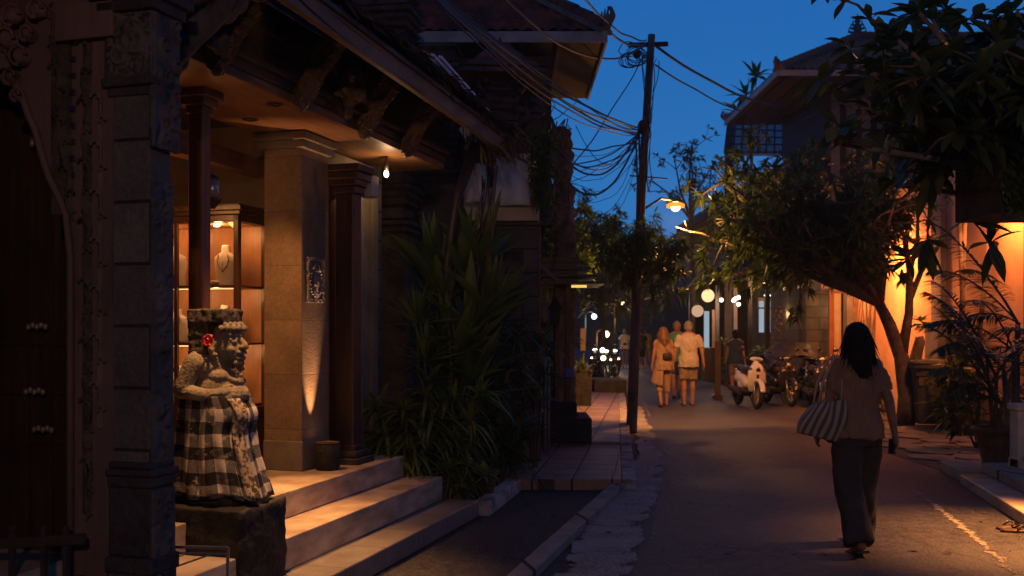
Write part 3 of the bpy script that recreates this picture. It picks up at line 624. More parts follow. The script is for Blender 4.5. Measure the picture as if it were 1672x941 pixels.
pl = MB(); pl.box(-.66,-.47,-.68,.42,.52,3.1); sb('plaster_wall', pl, K['pier_plain'])
pn = MB(); pn.box(-.50,-.44,-.40,-.12,.52,2.95); pn.box(-.50,-.43,.04,.10,.52,2.95); pn.box(-.50,-.435,.30,.42,.52,2.95); sb('wall_pilaster', pn, K['pier_plain'])
sb('door_jamb', MB().box(-.47,-.40,-.62,-.42,.52,2.9), K['red_wood'])
sb('door_panel', MB().box(-.47,-.425,-.40,-.30,.53,1.45), K['plaster'])
cm = MB(); cm.box(-.35,-.19,-.61,-.45,.66,2.72)
col = sb('wooden_column', cm, K['dark_wood'], .012)
cc = MB()
for z, w in ((2.72,.10),(2.78,.115),(2.83,.14),(2.89,.165)): cc.box(-.27-w,-.27+w,-.53-w,-.53+w,z,z+.055)
sb('column_capital', cc, K['dark_wood'], .006, parent=col)
cb_ = MB()
for z, w in ((.52,.16),(.575,.13),(.62,.105)): cb_.box(-.27-w,-.27+w,-.53-w,-.53+w,z,z+.05)
sb('column_base', cb_, K['stone_dark'], .008, parent=col)
pm = MB(); pm.box(-.43,-.33,-2.5,-2.4,.52,3.02); post = sb('wooden_post', pm, K['post_wood'], .006)
pc = MB()
for z, w in ((2.98,.062),(3.03,.085),(3.08,.11)): pc.box(-.38-w,-.38+w,-2.45-w,-2.45+w,z,z+.05)
sb('post_capital', pc, K['beam_wood'], .006, parent=post)
# side wall, back wall, ceiling, beams of the room
sb('partition_wall', MB().box(-3.2,-.7,-.68,-.56,.52,3.3), K['shop_back'], 0)
sb('back_wall', MB().box(-3.3,-3.2,A0,.5,.0,3.3), K['shop_back'], 0)
sb('front_side_wall', MB().box(-3.2,-.52,A0-.1,A0,.0,3.3), K['shop_back'], 0)
sb('end_wall', MB().box(-3.2,-.46,.42,.55,0,3.3), K['stone_block'], 0)
sb('ceiling_boards', MB().box(-3.2,-.76,A0,.5,3.3,3.36), K['dark_wood_y'], 0)
for b0 in (-1.05, -2.0): sb('ceiling_beam', MB().box(b0,b0+.13,-4.8,-.68,2.86,3.0), K['beam_wood'])
sb('cross_beam', MB().box(-3.2,-.75,-2.7,-2.58,3.16,3.29), K['beam_wood'])
lt = MB(); lt.box(-.78,.03,A0+.3,.9,3.13,3.19); sb('lintel_soffit', lt, K['beam_wood'])
fm = MB()
for k, (bo, z0, z1) in enumerate(((.05,3.19,3.25),(.09,3.25,3.29),(.03,3.29,3.42),(.07,3.42,3.46),(.11,3.46,3.50),(.02,3.50,3.70))): fm.box(-.6,bo,A0+.3,.9,z0+.002,z1)
sb('fascia_moulding', fm, K['dark_wood_y'], .005)
def bracket(a, k=0):
    """carved strut leaning out from the lintel to the rafters: a thick tapering board with scroll lumps"""
    mb = MB(); p0 = Vector((.05, a, 3.12)); p1 = Vector((.34, a+.03, 3.60)); d = (p1-p0); L = d.length; d.normalize()
    n_ = Vector((d.z, 0, -d.x))                          # outward-down
    sec = []
    for i in range(9):
        t = i/8; w = .052+.012*math.sin(t*3.1)+.006*math.sin(t*9); th = .040+.028*t+.008*math.sin(t*11)
        c = p0 + d*L*t; sec.append((c, w, th))
    v = []
    for c, w, th in sec:
        for sx, sy in ((-1,-1),(1,-1),(1,1),(-1,1)): v.append(c + Vector((0,1,0))*sx*w + n_*sy*th)
    f = [(3,2,1,0),(32,33,34,35)] + [(i*4+j, i*4+(j+1)%4, i*4+4+(j+1)%4, i*4+4+j) for i in range(8) for j in range(4)]
    mb.add(v, f)
    r_ = random.Random(k)
    for i in range(120):
        t = r_.random(); sx = r_.choice((-1,0,0,1)); c, w, th = sec[int(t*8)]
        if sx: pos = c + Vector((0,1,0))*sx*w + n_*r_.uniform(-th, th)
        else: pos = c + Vector((0,1,0))*r_.uniform(-w, w) + n_*th
        q = r_.uniform(.007,.014); mb.ell(pos, (q, q*.8, q*1.4), 8, 6)
    mb.ell(p0+n_*.02, (.04,.055,.04), 10, 8)
    return remesh(mb, .0065, 1)
for k, a in enumerate((-2.95,-1.955,-.957,-.117)): sb('carved_bracket', bracket(a, k), K['carved_gold'], 0)
hd = MB(); hd.ell((.16,-1.36,3.36),(.09,.10,.12)); hd.ell((.23,-1.38,3.31),(.05,.07,.06)); hd.ell((.2,-1.45,3.44),(.04,.03,.06)); hd.ell((.2,-1.28,3.44),(.04,.03,.06)); hd.ell((.13,-1.36,3.22),(.045,.05,.09))
for k in range(12): hd.ell((.15+.09*math.sin(k*2.1),-1.36+.11*math.cos(k*1.7),3.38+.1*math.sin(k*1.1)),(.028,.028,.028),8,6)
sb('carved_mask', remesh(hd,.012,2), K['carved_gold'], 0)
# roof: rafters, eave board, thick weathered covering with a ragged surface
EV = [(-6.2,.80),(-3.13,.70),(1.38,.46)]
def eb(a):
    return EV[0][1]+(a-EV[0][0])/(EV[-1][0]-EV[0][0])*(EV[-1][1]-EV[0][1])
PITCH = math.tan(R(33))
er = MB(); er.bar((eb(-6.2),-6.2,3.42),(eb(1.36),1.36,3.42),.05,.135); eo = sb('eave_board', er, K['eave'])
er2 = MB(); er2.bar((eb(-6.2)+.03,-6.2,3.50),(eb(1.36)+.03,1.36,3.50),.035,.035); sb('eave_batten', er2, K['dark_wood_y'], parent=eo)
rb = MB()
for i in range(17):
    a = -6.0+i*.44; rb.bar((eb(a)-.02,a,3.43),(-1.6,a,3.43+(eb(a)+1.58)*PITCH),.05,.07)
sb('rafters', rb, K['dark_wood_y'], 0)
def roofpt(u, v):                                        # u along a, v up the slope
    a = -6.3+u*7.75; b = eb(a)+.09 - v*3.4; z = 3.53+v*3.4*PITCH
    lay = (v*17) % 1.0; z += .05*(1-lay) + .05*nz((a*3.1, b*5, 1)) + .03*nz((a*14, b*16, 4))
    return (b + .03*nz((a*9, v*40, 2)), a, z)
rm = MB(); rm.grid(roofpt, 220, 120, smooth=False)
ru = MB(); ru.add([(eb(-6.3)+.05,-6.3,3.49),(eb(1.4)+.05,1.4,3.49),(-3.0,1.4,3.49+3.5*PITCH),(-3.0,-6.3,3.49+3.7*PITCH)],[(0,1,2,3)])
ro = sb('roof_covering', rm, K['thatch'], 0); sb('roof_underside', ru, K['dark_wood_y'], 0, parent=ro)
# shaggy fibres and curled shingles along the eave
nsh = 1500; ua = rng.uniform(-6.2, 1.45, nsh); vv_ = rng.beta(1, 5, nsh)*.45
pts = np.array([roofpt((a+6.3)/7.75, v) for a, v in zip(ua, vv_)]); dr = np.stack([rng.normal(.75,.25,nsh), rng.normal(.25,.35,nsh), rng.normal(-.12,.28,nsh)], 1)
fb = MB(); fb.leaves(pts, dr, rng.uniform(.05,.16,nsh), rng.uniform(.015,.05,nsh), .5, 2, roll=1.0); sb('roof_shingles', fb, K['thatch'], 0, parent=ro)
nst = 300; ua = rng.normal(1.38, .13, nst); pts = np.stack([rng.uniform(.1,.62,nst), ua, rng.uniform(3.36,3.66,nst)], 1)
dr = np.stack([rng.normal(.35,.4,nst), rng.normal(.5,.35,nst), rng.normal(-.45,.35,nst)], 1)
fb = MB(); fb.leaves(pts, dr, rng.uniform(.10,.24,nst), rng.uniform(.01,.028,nst), .5, 2, roll=1.0); sb('straw_fringe', fb, K['straw'], 0, parent=ro)
# branch-like prop under the roof end
pb = MB(); pb.tube([S(.02,.95,.1),S(.06,1.0,1.2),S(.02,.98,2.2),S(.10,1.08,2.9),S(.24,1.2,3.4)],[.035,.04,.035,.05,.06],8)
obj('crooked_prop', pb, K['dark_wood'], shop, world=True)
# sheet metal on the roof slope, sky reflection put into its pale diffuse colour
q = [P(684,88,7.4), P(722,98,7.5), P(806,192,10.0), P(790,192,9.9)]
ms_ = MB()
for i in range(7):
    t0, t1 = i/7, (i+1)/7; lo0, lo1 = q[0].lerp(q[3], t0), q[0].lerp(q[3], t1); hi0, hi1 = q[1].lerp(q[2], t0), q[1].lerp(q[2], t1)
for i in range(6):
    t0, t1 = i/6+.01, (i+1)/6-.01
    a_, b_ = q[0].lerp(q[1], t0), q[0].lerp(q[1], t1); c_, d_ = q[3].lerp(q[2], t1), q[3].lerp(q[2], t0)
    off = Vector((0,0,.03*(i%2)))
    ms_.add([a_+off, b_+off, c_+off, d_+off, a_+off-Vector((0,0,.02)), b_+off-Vector((0,0,.02)), c_+off-Vector((0,0,.02)), d_+off-Vector((0,0,.02))], [(0,1,2,3),(7,6,5,4),(0,4,5,1),(1,5,6,2),(2,6,7,3),(3,7,4,0)])
single('roof_sheet', 'pale corrugated metal sheet lying on the dark shaggy roof', 'metal sheet', ms_, K['metal_sheet'])

single('junction_box', 'small grey metal box beside the dark column capital', 'electrical box', MB().box(-.26,-.14,-.36,-.22,2.72,2.90), K['gutter'], shop=True, bevel=.006)
# lamps of the shop; the downlights and the pendant are assumed
bl = thing('ceiling_bulb', 'small bare glowing bulb on the lintel near the dark shop column', 'light bulb', S(-.2,.07,2.974), TH)
obj('socket', MB().lathe([(.02,.03),(.022,.08),(.012,.12),(.012,.15)], n=10), K['black_metal'], bl); obj('bulb', MB().ell((0,0,0),(.022,.022,.032),12,8), K['e_white'], bl)
point('bulb_light', S(-.15,.03,2.93), 5, (1,.55,.25), .03, bl)
dl = thing('assumed_downlight', 'assumed downlight under the eave above the statue', 'downlight', S(.52,-3.25,3.385), TH)  # fixture assumed from the light falling on the statue
obj('ring', MB().lathe([(.03,-.004),(.055,-.004),(.055,.0),(.03,.0)], n=20, ring=True), K['black_metal'], dl)
point('statue_spot', S(.52,-3.25,3.34), 400, (1,.46,.17), .04, dl, spot=44, aim=S(.10,-2.86,.9), blend=.6)
d2 = thing('assumed_downlight', 'assumed recessed downlight in the soffit over the middle of the marble steps', 'downlight', S(-.10,-2.0,3.125), TH)  # fixture assumed from the warm light on the steps
obj('ring', MB().lathe([(.03,-.004),(.055,-.004),(.055,.0),(.03,.0)], n=20, ring=True), K['black_metal'], d2)
point('step_spot', S(-.10,-2.0,3.09), 620, (1,.42,.13), .05, d2, spot=50, aim=S(.2,-2.2,.3), blend=.9)
up = thing('uplight', 'short dark drum uplight washing the stone pier at the top of the steps', 'uplight', S(-.235,-.97,.52), TH)
obj('housing', MB().lathe([(.0,0),(.085,0),(.095,.02),(.095,.2),(.088,.205),(.078,.205),(.075,.17),(0,.17)], n=24), K['black_stone'], up, bevel=0)
obj('rim', MB().lathe([(.078,.207),(.095,.207),(.096,.214),(.078,.214)], n=24, ring=True), K['sandal'], up)
obj('lens', MB().lathe([(0,.172),(.074,.172),(.074,.178),(0,.178)], n=20), K['e_warm_lo'], up)
point('uplight_lamp', S(-.275,-.985,.715), 190, (1,.46,.20), .006, up, spot=34, aim=S(-.39,-1.0,1.75), blend=1.0)
d3 = thing('assumed_downlight', 'assumed recessed downlight in the soffit just before the sandstone pier', 'downlight', S(-.52,-1.62,3.125), TH)  # fixture assumed, lights the near side of the pier
obj('ring', MB().lathe([(.03,-.004),(.055,-.004),(.055,.0),(.03,.0)], n=20, ring=True), K['black_metal'], d3)
point('pier_spot', S(-.52,-1.62,3.10), 170, (1,.40,.11), .05, d3, spot=60, aim=S(-.56,-1.30,1.2), blend=1.0)
rl = thing('assumed_room_lamp', 'assumed warm pendant lamp hanging inside the lit jewellery shop', 'pendant lamp', S(-1.5,-2.2,2.7), TH)  # pendant assumed, gives the room its dim warm light
obj('shade', MB().lathe([(.03,.12),(.05,.1),(.12,0),(.115,0),(.045,.095)], n=20), K['black_metal'], rl); obj('cable', MB().tube([(0,0,.12),(0,0,.6)], .005, 6), K['black_metal'], rl); obj('bulb', MB().ell((0,0,.02),.035), K['e_warm'], rl)
point('room_light', S(-1.5,-2.2,2.62), 17, (1,.38,.11), .12, rl)

# ---------------------------------------------------------------- display cabinet, busts, lantern
cab = thing('display_cabinet', 'tall glazed wooden display cabinet with lit shelves of necklaces', 'display cabinet', S(-1.4,-.97,.52), TH)
B0, B1, a0, a1 = -2.0, -.88, -1.2, -.75
fr = MB()
for b in (B1-.045, B0): fr.box(b, b+.045, a0, a0+.045, .52, 2.5); fr.box(b, b+.045, a1-.045, a1, .52, 2.5)
fr.box(B0,B1,a0,a0+.045,.94,.99); fr.box(B1-.045,B1,a0,a1,.94,.99); fr.box(B0,B1,a0,a0+.045,2.45,2.5); fr.box(B1-.045,B1,a0,a1,2.45,2.5); fr.box(-1.46,-1.43,a0,a0+.03,.99,2.45)
obj('frame', fr, K['cab_wood'], cab, shop=True, bevel=.004)
cr = MB(); cr.box(B0-.03,B1+.03,a0-.03,a1+.03,2.5,2.53); cr.box(B0-.05,B1+.05,a0-.05,a1+.04,2.53,2.57); cr.box(B0-.01,B1+.01,a0-.01,a1,2.57,2.585); obj('cornice', cr, K['cab_wood'], cab, shop=True, bevel=.004)
bs_ = MB(); bs_.box(B0+.01,B1-.01,a0+.01,a1-.01,.52,.94); obj('cupboard_base', bs_, K['cab_wood'], cab, shop=True, bevel=.004)
obj('back_panel', MB().box(B0,B1-.045,a1-.02,a1-.005,.99,2.45), K['cab_panel'], cab, shop=True)
for z in (1.5, 1.95): obj('shelf', MB().box(B0+.045,B1-.02,a0+.02,a1-.03,z-.014,z+.004), K['cab_wood'], cab, shop=True, bevel=.002)
obj('bottom_board', MB().box(B0+.045,B1-.045,a0+.03,a1-.03,.99,1.012), K['cab_wood'], cab, shop=True)
obj('top_board', MB().box(B0+.045,B1-.045,a0+.045,a1-.03,2.445,2.455), K['cab_panel'], cab, shop=True)
obj('glass_pane', MB().box(B0+.05,B1-.05,a0+.004,a0+.008,.995,2.445), K['glass'], cab, shop=True)
obj('glass_pane', MB().box(B1-.012,B1-.008,a0+.05,a1-.05,.995,2.445), K['glass'], cab, shop=True)
for i, b in enumerate((-1.66,-1.15)):
    s_ = obj('spotlight', MB().lathe([(0,2.425),(.022,2.425),(.028,2.445),(0,2.445)], c=(b,-1.08,0), n=14), K['e_warm'], cab, shop=True)
    for z, e_ in ((2.40, 4.2),): point('cabinet_light', S(b,-1.06,z), e_, (1,.42,.14), .03, cab)
    for z in (1.90, 1.44):
        point('shelf_light', S(b,-1.10,z), 3.6, (1,.44,.16), .03, cab)
for z in (1.93, 1.48): obj('light_strip', MB().box(B0+.06,B1-.06,a0+.045,a0+.055,z-.005,z), K['e_warm_lo'], cab, shop=True)
def bust(h, kind):
    mb = MB(); mb.rings([(0,0,0,.088,.045),(0,0,.02,.092,.046),(0,0,h*.30,.090,.045),(0,0,h*.58,.108,.050),(0,0,h*.72,.098,.046),(0,0,h*.79,.060,.04),(0,0,h*.84,.036,.034),(0,0,h*.97,.034,.033),(0,0,h,.028,.028)], 24)
    return mb
def necklace(h, drop, bead, seed):
    r_ = random.Random(seed); mb = MB()
    for i in range(27):
        t = i/26; a = (t-.5)*2; x = .050*math.sin(a*1.9)*(1 if abs(a) < .8 else .85); z = h*.80 - drop*(1-abs(a)**1.7); y = -.047-.004*math.cos(a*2)
        mb.ell((x, y, z), (bead*r_.uniform(.8,1.25),)*3, 8, 6)
    mb.ell((0,-.054,h*.80-drop-.015),(bead*1.6,bead,bead*2.2),8,6)
    for k in range(3): mb.ell((r_.uniform(-.012,.012),-.053,h*.80-drop+.02+k*.018),(bead,)*3,8,6)
    return mb
for i, (b, z, h, lab, dr, bd) in enumerate([(-1.60,1.954,.33,'pale necklace bust half hidden behind the post on the top shelf',.12,.004),(-1.13,1.954,.33,'pale velvet bust with a heavy beaded necklace on the top shelf beside the corner post',.13,.0055),
        (-1.575,1.504,.27,'pale bust with a string of beads on the middle shelf left of the wooden post',.1,.006),(-1.14,1.504,.30,'pale necklace bust peeping over the block on the statue head',.08,.005),
        (-1.565,1.013,.30,'pale bust with a long dark necklace on the lowest lit shelf',.12,.007)]):
    t = thing('necklace_bust', lab, 'jewellery bust', S(b,-.98,z), TH, 'necklace busts in the display cabinet')
    obj('bust', bust(h, 0), K['plush'], t); obj('necklace', necklace(h, dr, bd, i), K['silver'], t)
t = thing('bracelet_stand', 'small bracelet roll lying in front of the top shelf bust', 'bracelet stand', S(-1.15,-1.12,1.955), TH)
obj('cushion', MB().ell((0,0,.022),(.05,.02,.022)), K['plush'], t); bm_ = MB()
for k in range(14): bm_.ell((-.045+k*.007,-.022,.02+.006*math.sin(k)),(.0055,)*3,6,5)
obj('bracelet', bm_, K['silver'], t)
single('small_bowl', 'tiny pale blue bowl above the statue head on the middle shelf', 'bowl', MB().lathe([(.0,.0),(.03,.0),(.05,.055),(.046,.055),(.028,.008),(0,.008)], n=20), K['ceramic'], loc=tuple(S(-1.235,-1.13,1.505)))
single('coiled_necklace_tree', 'golden wire jewellery tree between busts on the lowest shelf', 'jewellery stand', MB().tube([S(-1.46,-1.05,1.012),S(-1.46,-1.05,1.2),S(-1.43,-1.05,1.27)],.006,6).tube([S(-1.46,-1.05,1.15),S(-1.50,-1.05,1.22),S(-1.48,-1.05,1.26)],.004,6).tube([S(-1.46,-1.05,1.1),S(-1.41,-1.05,1.16)],.004,6).tube([S(-1.50,-1.05,1.1),S(-1.46,-1.06,1.14),S(-1.42,-1.05,1.10)],.006,6), K['sandal'])
lan = thing('wall_lantern', 'clear glass wall lantern on a pointed bracket behind the wooden post', 'lantern', S(-.36,-2.335,2.46), TH)
obj('bracket', MB().lathe([(0,-.07),(.012,-.07),(.055,-.015),(.06,0),(0,0)], n=4, rot=.78, smooth=False), K['dark_wood'], lan)
obj('glass_cylinder', MB().lathe([(.042,.0),(.042,.12),(.04,.12),(.04,.0)], n=20), K['steel'], lan); obj('cap', MB().lathe([(.045,.12),(.045,.128),(.02,.15),(0,.15)], n=16), K['black_metal'], lan)

# ---------------------------------------------------------------- dark carved gate and pillar of the neighbouring plot, nearest the camera
AG = -4.3
gate = thing('carved_gate', 'dark pinkish carved gate front with an arched opening and pierced scroll band', 'gate front', S(.1,AG,0), TH)
def gp(px, py): b, a, z = onA(px, py, AG); return (b, z)
outline = [(-900,-160),(188,-160),(188,1200),(119,1200),(119,420),(112,352),(98,318),(84,290),(72,252),(62,214),(50,188),(38,150),(20,132),(0,126),(-140,120),(-900,120)]
obj('frame_board', MB().prism([gp(*p) for p in outline], 'y', AG, AG+.09), K['pink_plain'], gate, shop=True, bevel=.006)
em = MB(); pts = [(118,940),(118,420),(111,352),(97,318),(83,290),(71,252),(61,214),(49,188),(37,150),(18,130),(-40,122)]
em.tube([(gp(*p)[0], AG-.012, gp(*p)[1]) for p in pts], .016, 8); obj('arch_edge_moulding', em, K['pink_plain'], gate, shop=True)
# pierced band of slots, carved vines
for k in range(9):
    px, py = 119-(k*.2), 70+k*27+0; b, z = gp(px, py); obj('pierced_slot', MB().box(b-.016, b+.018, AG-.006, AG+.02, z-.016, z+.014), K['black_metal'], gate, shop=True, bevel=.005)

def vine(px0, py0, px1, py1, n, amp, r, seed):
    r_ = random.Random(seed); mb = MB(); P0, P1 = gp(px0, py0), gp(px1, py1); pl_ = []
    for i in range(n*4+1):
        t = i/(n*4); b = P0[0]+(P1[0]-P0[0])*t + amp*math.sin(t*n*math.pi); z = P0[1]+(P1[1]-P0[1])*t; pl_.append((b, AG-.012, z))
        for _q in range(3):
            s_ = r_.choice((-1, 1)); rr = r*r_.uniform(.5,1.1); an_ = r_.uniform(-1.2,1.2); c0 = (b, AG-.008, z+r_.uniform(-.03,.03)); mb.cap(c0, (c0[0]+s_*rr*2.2*math.cos(an_), AG-.008, c0[2]+rr*2.4*math.sin(an_)), rr*.55, rr*.16, 8)
        if i % 4 == 1:                                    # little curls
            s_ = 1 if (i//4) % 2 else -1; cs = [(b+s_*(.008+.028*(1-q)*math.cos(q*5)+.01), AG-.02, z+.03*(1-q)*math.sin(q*5)) for q in [j/7 for j in range(8)]]; mb.tube(cs, [.009-.0008*j for j in range(8)], 6)
    mb.tube(pl_, r*.55, 6); mb.box(min(p[0] for p in pl_)-.002, max(p[0] for p in pl_)+.002, AG-.003, AG+.012, pl_[-1][2], pl_[0][2]) if abs(P0[0]-P1[0]) < .12 else None; return remesh(mb, .0055, 1, .4)
obj('carved_vine', vine(140,60,146,840,16,.016,.012,3), K['carved_dark'], gate, shop=True)
obj('carved_vine', vine(84,20,118,350,8,.014,.014,5), K['carved_dark'], gate, shop=True)
obj('carved_vine', vine(165,150,163,700,14,.008,.007,9), K['pink_plain'], gate, shop=True)
kal = MB()
for i, (px, py, r_) in enumerate(((20,70,.05),(42,95,.04),(8,40,.05),(30,30,.045),(55,60,.03),(14,100,.04),(28,130,.03),(38,160,.022),(70,20,.035))):
    b, z = gp(px, py); kal.ell((b, AG-.02, z), (r_, .045, r_*1.1), 12, 8); kal.tube([(b+r_*1.1*math.cos(q), AG-.05, z+r_*1.1*math.sin(q)) for q in [j*.7 for j in range(8)]], .010, 6)
obj('carved_scroll_head', kal, K['carved_pink'], gate, shop=True)
bm_ = MB(); b0, z0 = gp(100, 0); b1, z1 = gp(188, 56); bm_.box(b0, b1+.02, AG-.045, AG, z1-.02, z1+.14); obj('cross_moulding', bm_, K['pink_plain'], gate, shop=True, bevel=.006)
db = MB(); db.box(-1.6, gp(119,0)[0], AG+.35, AG+.4, 0, 3.4); dbo = obj('inner_door', db, K['dark_wood'], gate, shop=True)
mm = MB()
for px in (45, 84): b, _, _ = onA(px, 500, AG+.34); mm.box(b-.012, b+.012, AG+.33, AG+.35, .3, 2.3)
for py in (560, 640, 720): b, _, z = onA(60, py, AG+.34); mm.box(-1.5, gp(119,0)[0], AG+.335, AG+.35, z-.012, z+.012)
obj('door_muntins', mm, K['dark_wood'], dbo, shop=True)
for i, (px, py) in enumerate(((66,232),(60,534),(56,640),(70,702))):
    b, _, z = onA(px, py, AG+.3); t_ = MB()
    for k in range(5): t_.ell((b-.05+.025*k, AG+.3, z+.008*(k%2)), (.014,.012,.016+.01*(py<300)), 8, 6)
    obj('hung_trinkets', t_, K['silver'], gate, shop=True)
rail = thing('picket_rail', 'low dark rail with square pickets across the foot of the dark arch', 'railing', S(.0,AG-.12,.5), TH)
def rz(px, py): b, a, z = onA(px, py, AG-.12); return b, z
bL, zL = rz(-160, 897); bR, zR = rz(138, 880)
obj('top_rail', MB().bar((bL, AG-.12, zL), (bR, AG-.12, zR), .03, .045), K['iron'], rail, shop=True, bevel=.004)
obj('bottom_rail', MB().bar((bL, AG-.12, zL-.18), (bR, AG-.12, zR-.18), .03, .045), K['iron'], rail, shop=True, bevel=.004)
for px in (-90,-35,20,72,108):
    b, z = rz(px, 872); obj('picket', MB().lathe([(.016,-.5),(.016,-.05),(.020,-.045),(.020,-.02),(.013,.0),(.016,.02),(.014,.03),(.0,.04)] , c=(b, AG-.12, z), n=4, rot=.78, smooth=False), K['iron'], rail, shop=True)
# pillar
pil = thing('gate_pillar', 'dark stone gate pillar with moss worn carving between gate and statue', 'pillar', S(.53,-4.2,0), TH)
bL = .425
obj('shaft', MB().box(bL,.625,AG,-4.15,0,4.2), K['stone_block'], pil, shop=True, bevel=.008)
sp_ = MB(); sp_.box(.60,.642,AG+.008,-4.155,.95,2.2); obj('carved_side_panel', sp_, K['carved_stone'], pil, shop=True)
def lumps(b0, b1, a0, a1, z0, z1, n, r, seed, face='b'):
    """scrolling foliage relief cut from one slab: curling stems with flat leaf lobes, fused into a single surface"""
    r_ = random.Random(seed); mb = MB(); S_ = 1 if face == 'b' else -1
    def pt(u, z, h): return (b1+h, u, z) if face == 'b' else (u, a0-h, z)
    lo, hi = (a0, a1) if face == 'b' else (b0, b1)
    if face == 'b': mb.box(b1-.03, b1-.002, a0-.012, a1+.012, z0-.01, z1+.01)
    else: mb.box(b0-.012, b1+.0, a0+.002, a0+.03, z0-.01, z1+.01)
    for i in range(n//5):
        z = r_.uniform(z0+r, z1-r); u = r_.uniform(lo+r*.5, hi-r*.5); q = r*r_.uniform(1.2, 2.4); s_ = r_.choice((-1, 1)); ph = r_.uniform(0, 6.28)
        cs = []
        for j in range(13):
            t = j/12; w = q*(1-t*.85); uu = min(hi, max(lo, u+w*math.cos(ph+s_*t*6.5))); zz = min(z1, max(z0, z+w*1.25*math.sin(ph+s_*t*6.5))); cs.append(pt(uu, zz, .004+.006*t))
        mb.tube(cs, [r*(.42-.22*j/12) for j in range(13)], 7)
        for k in range(5):
            p = cs[k*2]; an = r_.uniform(0, 6.28); L_ = r*r_.uniform(.7, 1.4); du, dz = math.cos(an)*L_, math.sin(an)*L_
            e_ = (p[0], min(hi, max(lo, p[1]+du)), min(z1, max(z0, p[2]+dz))) if face == 'b' else (min(hi, max(lo, p[0]+du)), p[1], min(z1, max(z0, p[2]+dz)))
            mb.cap(p, e_, r*.34, r*.12, 8)
    me = remesh(mb, .0055, 1, .4, disp=lambda c, n_: .002*nz(c, 60))
    return me
obj('carved_side_relief', lumps(.6,.644,AG+.02,-4.165,.95,2.25,150,.013,11), K['carved_stone'], pil, shop=True)
cp = MB()
for z0, z1, g_ in ((2.62,2.66,.012),(2.66,2.70,.03),(2.70,2.98,.02),(2.98,3.03,.045),(3.03,3.09,.07)): cp.box(bL-g_,.63+g_,AG-g_,-4.15+g_,z0,z1)
obj('capital', cp, K['stone_dark'], pil, shop=True, bevel=.008)
obj('capital_carving', lumps(bL,.65,AG-.022,0,2.71,2.97,26,.028,12,'a'), K['carved_stone'], pil, shop=True)
obj('capital_side_carving', lumps(.6,.66,AG,-4.14,2.40,2.97,50,.022,13), K['carved_stone'], pil, shop=True)
ft = MB()
for z0, z1, g_ in ((0,.55,.03),(.55,.62,.045),(.62,.92,.018),(.92,.97,.03),(.97,1.0,.045),(1.0,1.03,.02)): ft.box(bL-.0,.625+g_,AG-g_,-4.15+.004,z0,z1)
obj('foot', ft, K['stone_dark'], pil, shop=True, bevel=.01)
obj('foot_carving', lumps(bL+.02,.66,AG-.035,0,.1,.54,60,.018,14,'a'), K['carved_stone'], pil, shop=True)
obj('foot_side_carving', lumps(.6,.656,AG,-4.165,.1,.9,80,.014,15), K['carved_stone'], pil, shop=True)
# carved bracket cluster over the pillar
kb = MB(); r_ = random.Random(4)
for i in range(70):
    t = r_.random(); c = Vector((.35+.55*t, AG+.25+.5*r_.random(), 2.85+.75*t+.2*r_.random())); q = r_.uniform(.03,.075); kb.ell(c, (q, q, q*1.2), 8, 6)
kb.cap((.40,-3.85,2.95),(.80,-3.5,3.6),.09,.12); kb.cap((.55,-4.2,3.1),(.6,-3.4,3.5),.10,.12)
obj('carved_corner_bracket', remesh(kb, .014, 1), K['carved_dark'], pil, shop=True)

# ---------------------------------------------------------------- pedestal and statue
pd = MB(); pd.box(-.45,.355,-3.14,-2.63,0.14,.60)
pedm = MB(); pedm.box(-.45,.355,-3.14,-2.63,.02,.60)
pme = remesh(pedm, .02, 2, .4, disp=lambda c, n: .012*nz(c, 9)+.008*nz(c, 26))
single('stone_pedestal', 'rough black stone block carrying the statue on the steps', 'pedestal', pme, K['black_stone'], shop=True, loc=tuple(S(-.05,-2.88,.02)))
ST = S(.039,-2.86,.60)
st = thing('guardian_statue', 'seated grey stone guardian statue wrapped in black and white checked cloth', 'statue', ST, TH)
b = MB()
# torso and arms (x = forward, y = along the shop, z = up)
b.ell((-.03,0,.66),(.155,.135,.14)); b.ell((.06,0,.625),(.115,.125,.085)); b.ell((-.06,0,.79),(.11,.155,.085)); b.cap((-.01,0,.80),(.03,0,.88),.07,.065)
b.ell((.02,-.06,.735),(.075,.06,.045)); b.ell((.02,.06,.735),(.075,.06,.045))
for s_ in (-1, 1):
    b.cap((-.075,s_*.150,.815),(-.125,s_*.185,.675),.058,.050); b.ell((-.075,s_*.14,.815),(.060,.055,.045)); b.cap((-.13,s_*.185,.655),(.005,s_*.175,.632),.048,.038); b.cap((.005,s_*.175,.632),(.085,s_*.115,.640),.037,.029)
    b.ell((.100,s_*.085,.645),(.030,.030,.026))
    for k in range(4): b.cap((.108,s_*.092,.664-.015*k),(.140,s_*.045,.660-.015*k),.0105,.009)
    b.cap((.085,s_*.10,.672),(.120,s_*.07,.684),.010,.008)
    b.ell((-.10,s_*.208,.745),(.020,.010,.022),8,6)
    b.lathe([(.028,-.010),(.036,0),(.028,.010)], c=(.05,s_*.145,.640), n=12)
b.ell((-.11,0,.865),(.05,.12,.03)); b.ell((-.08,0,.89),(.045,.10,.028))
hb = MB()
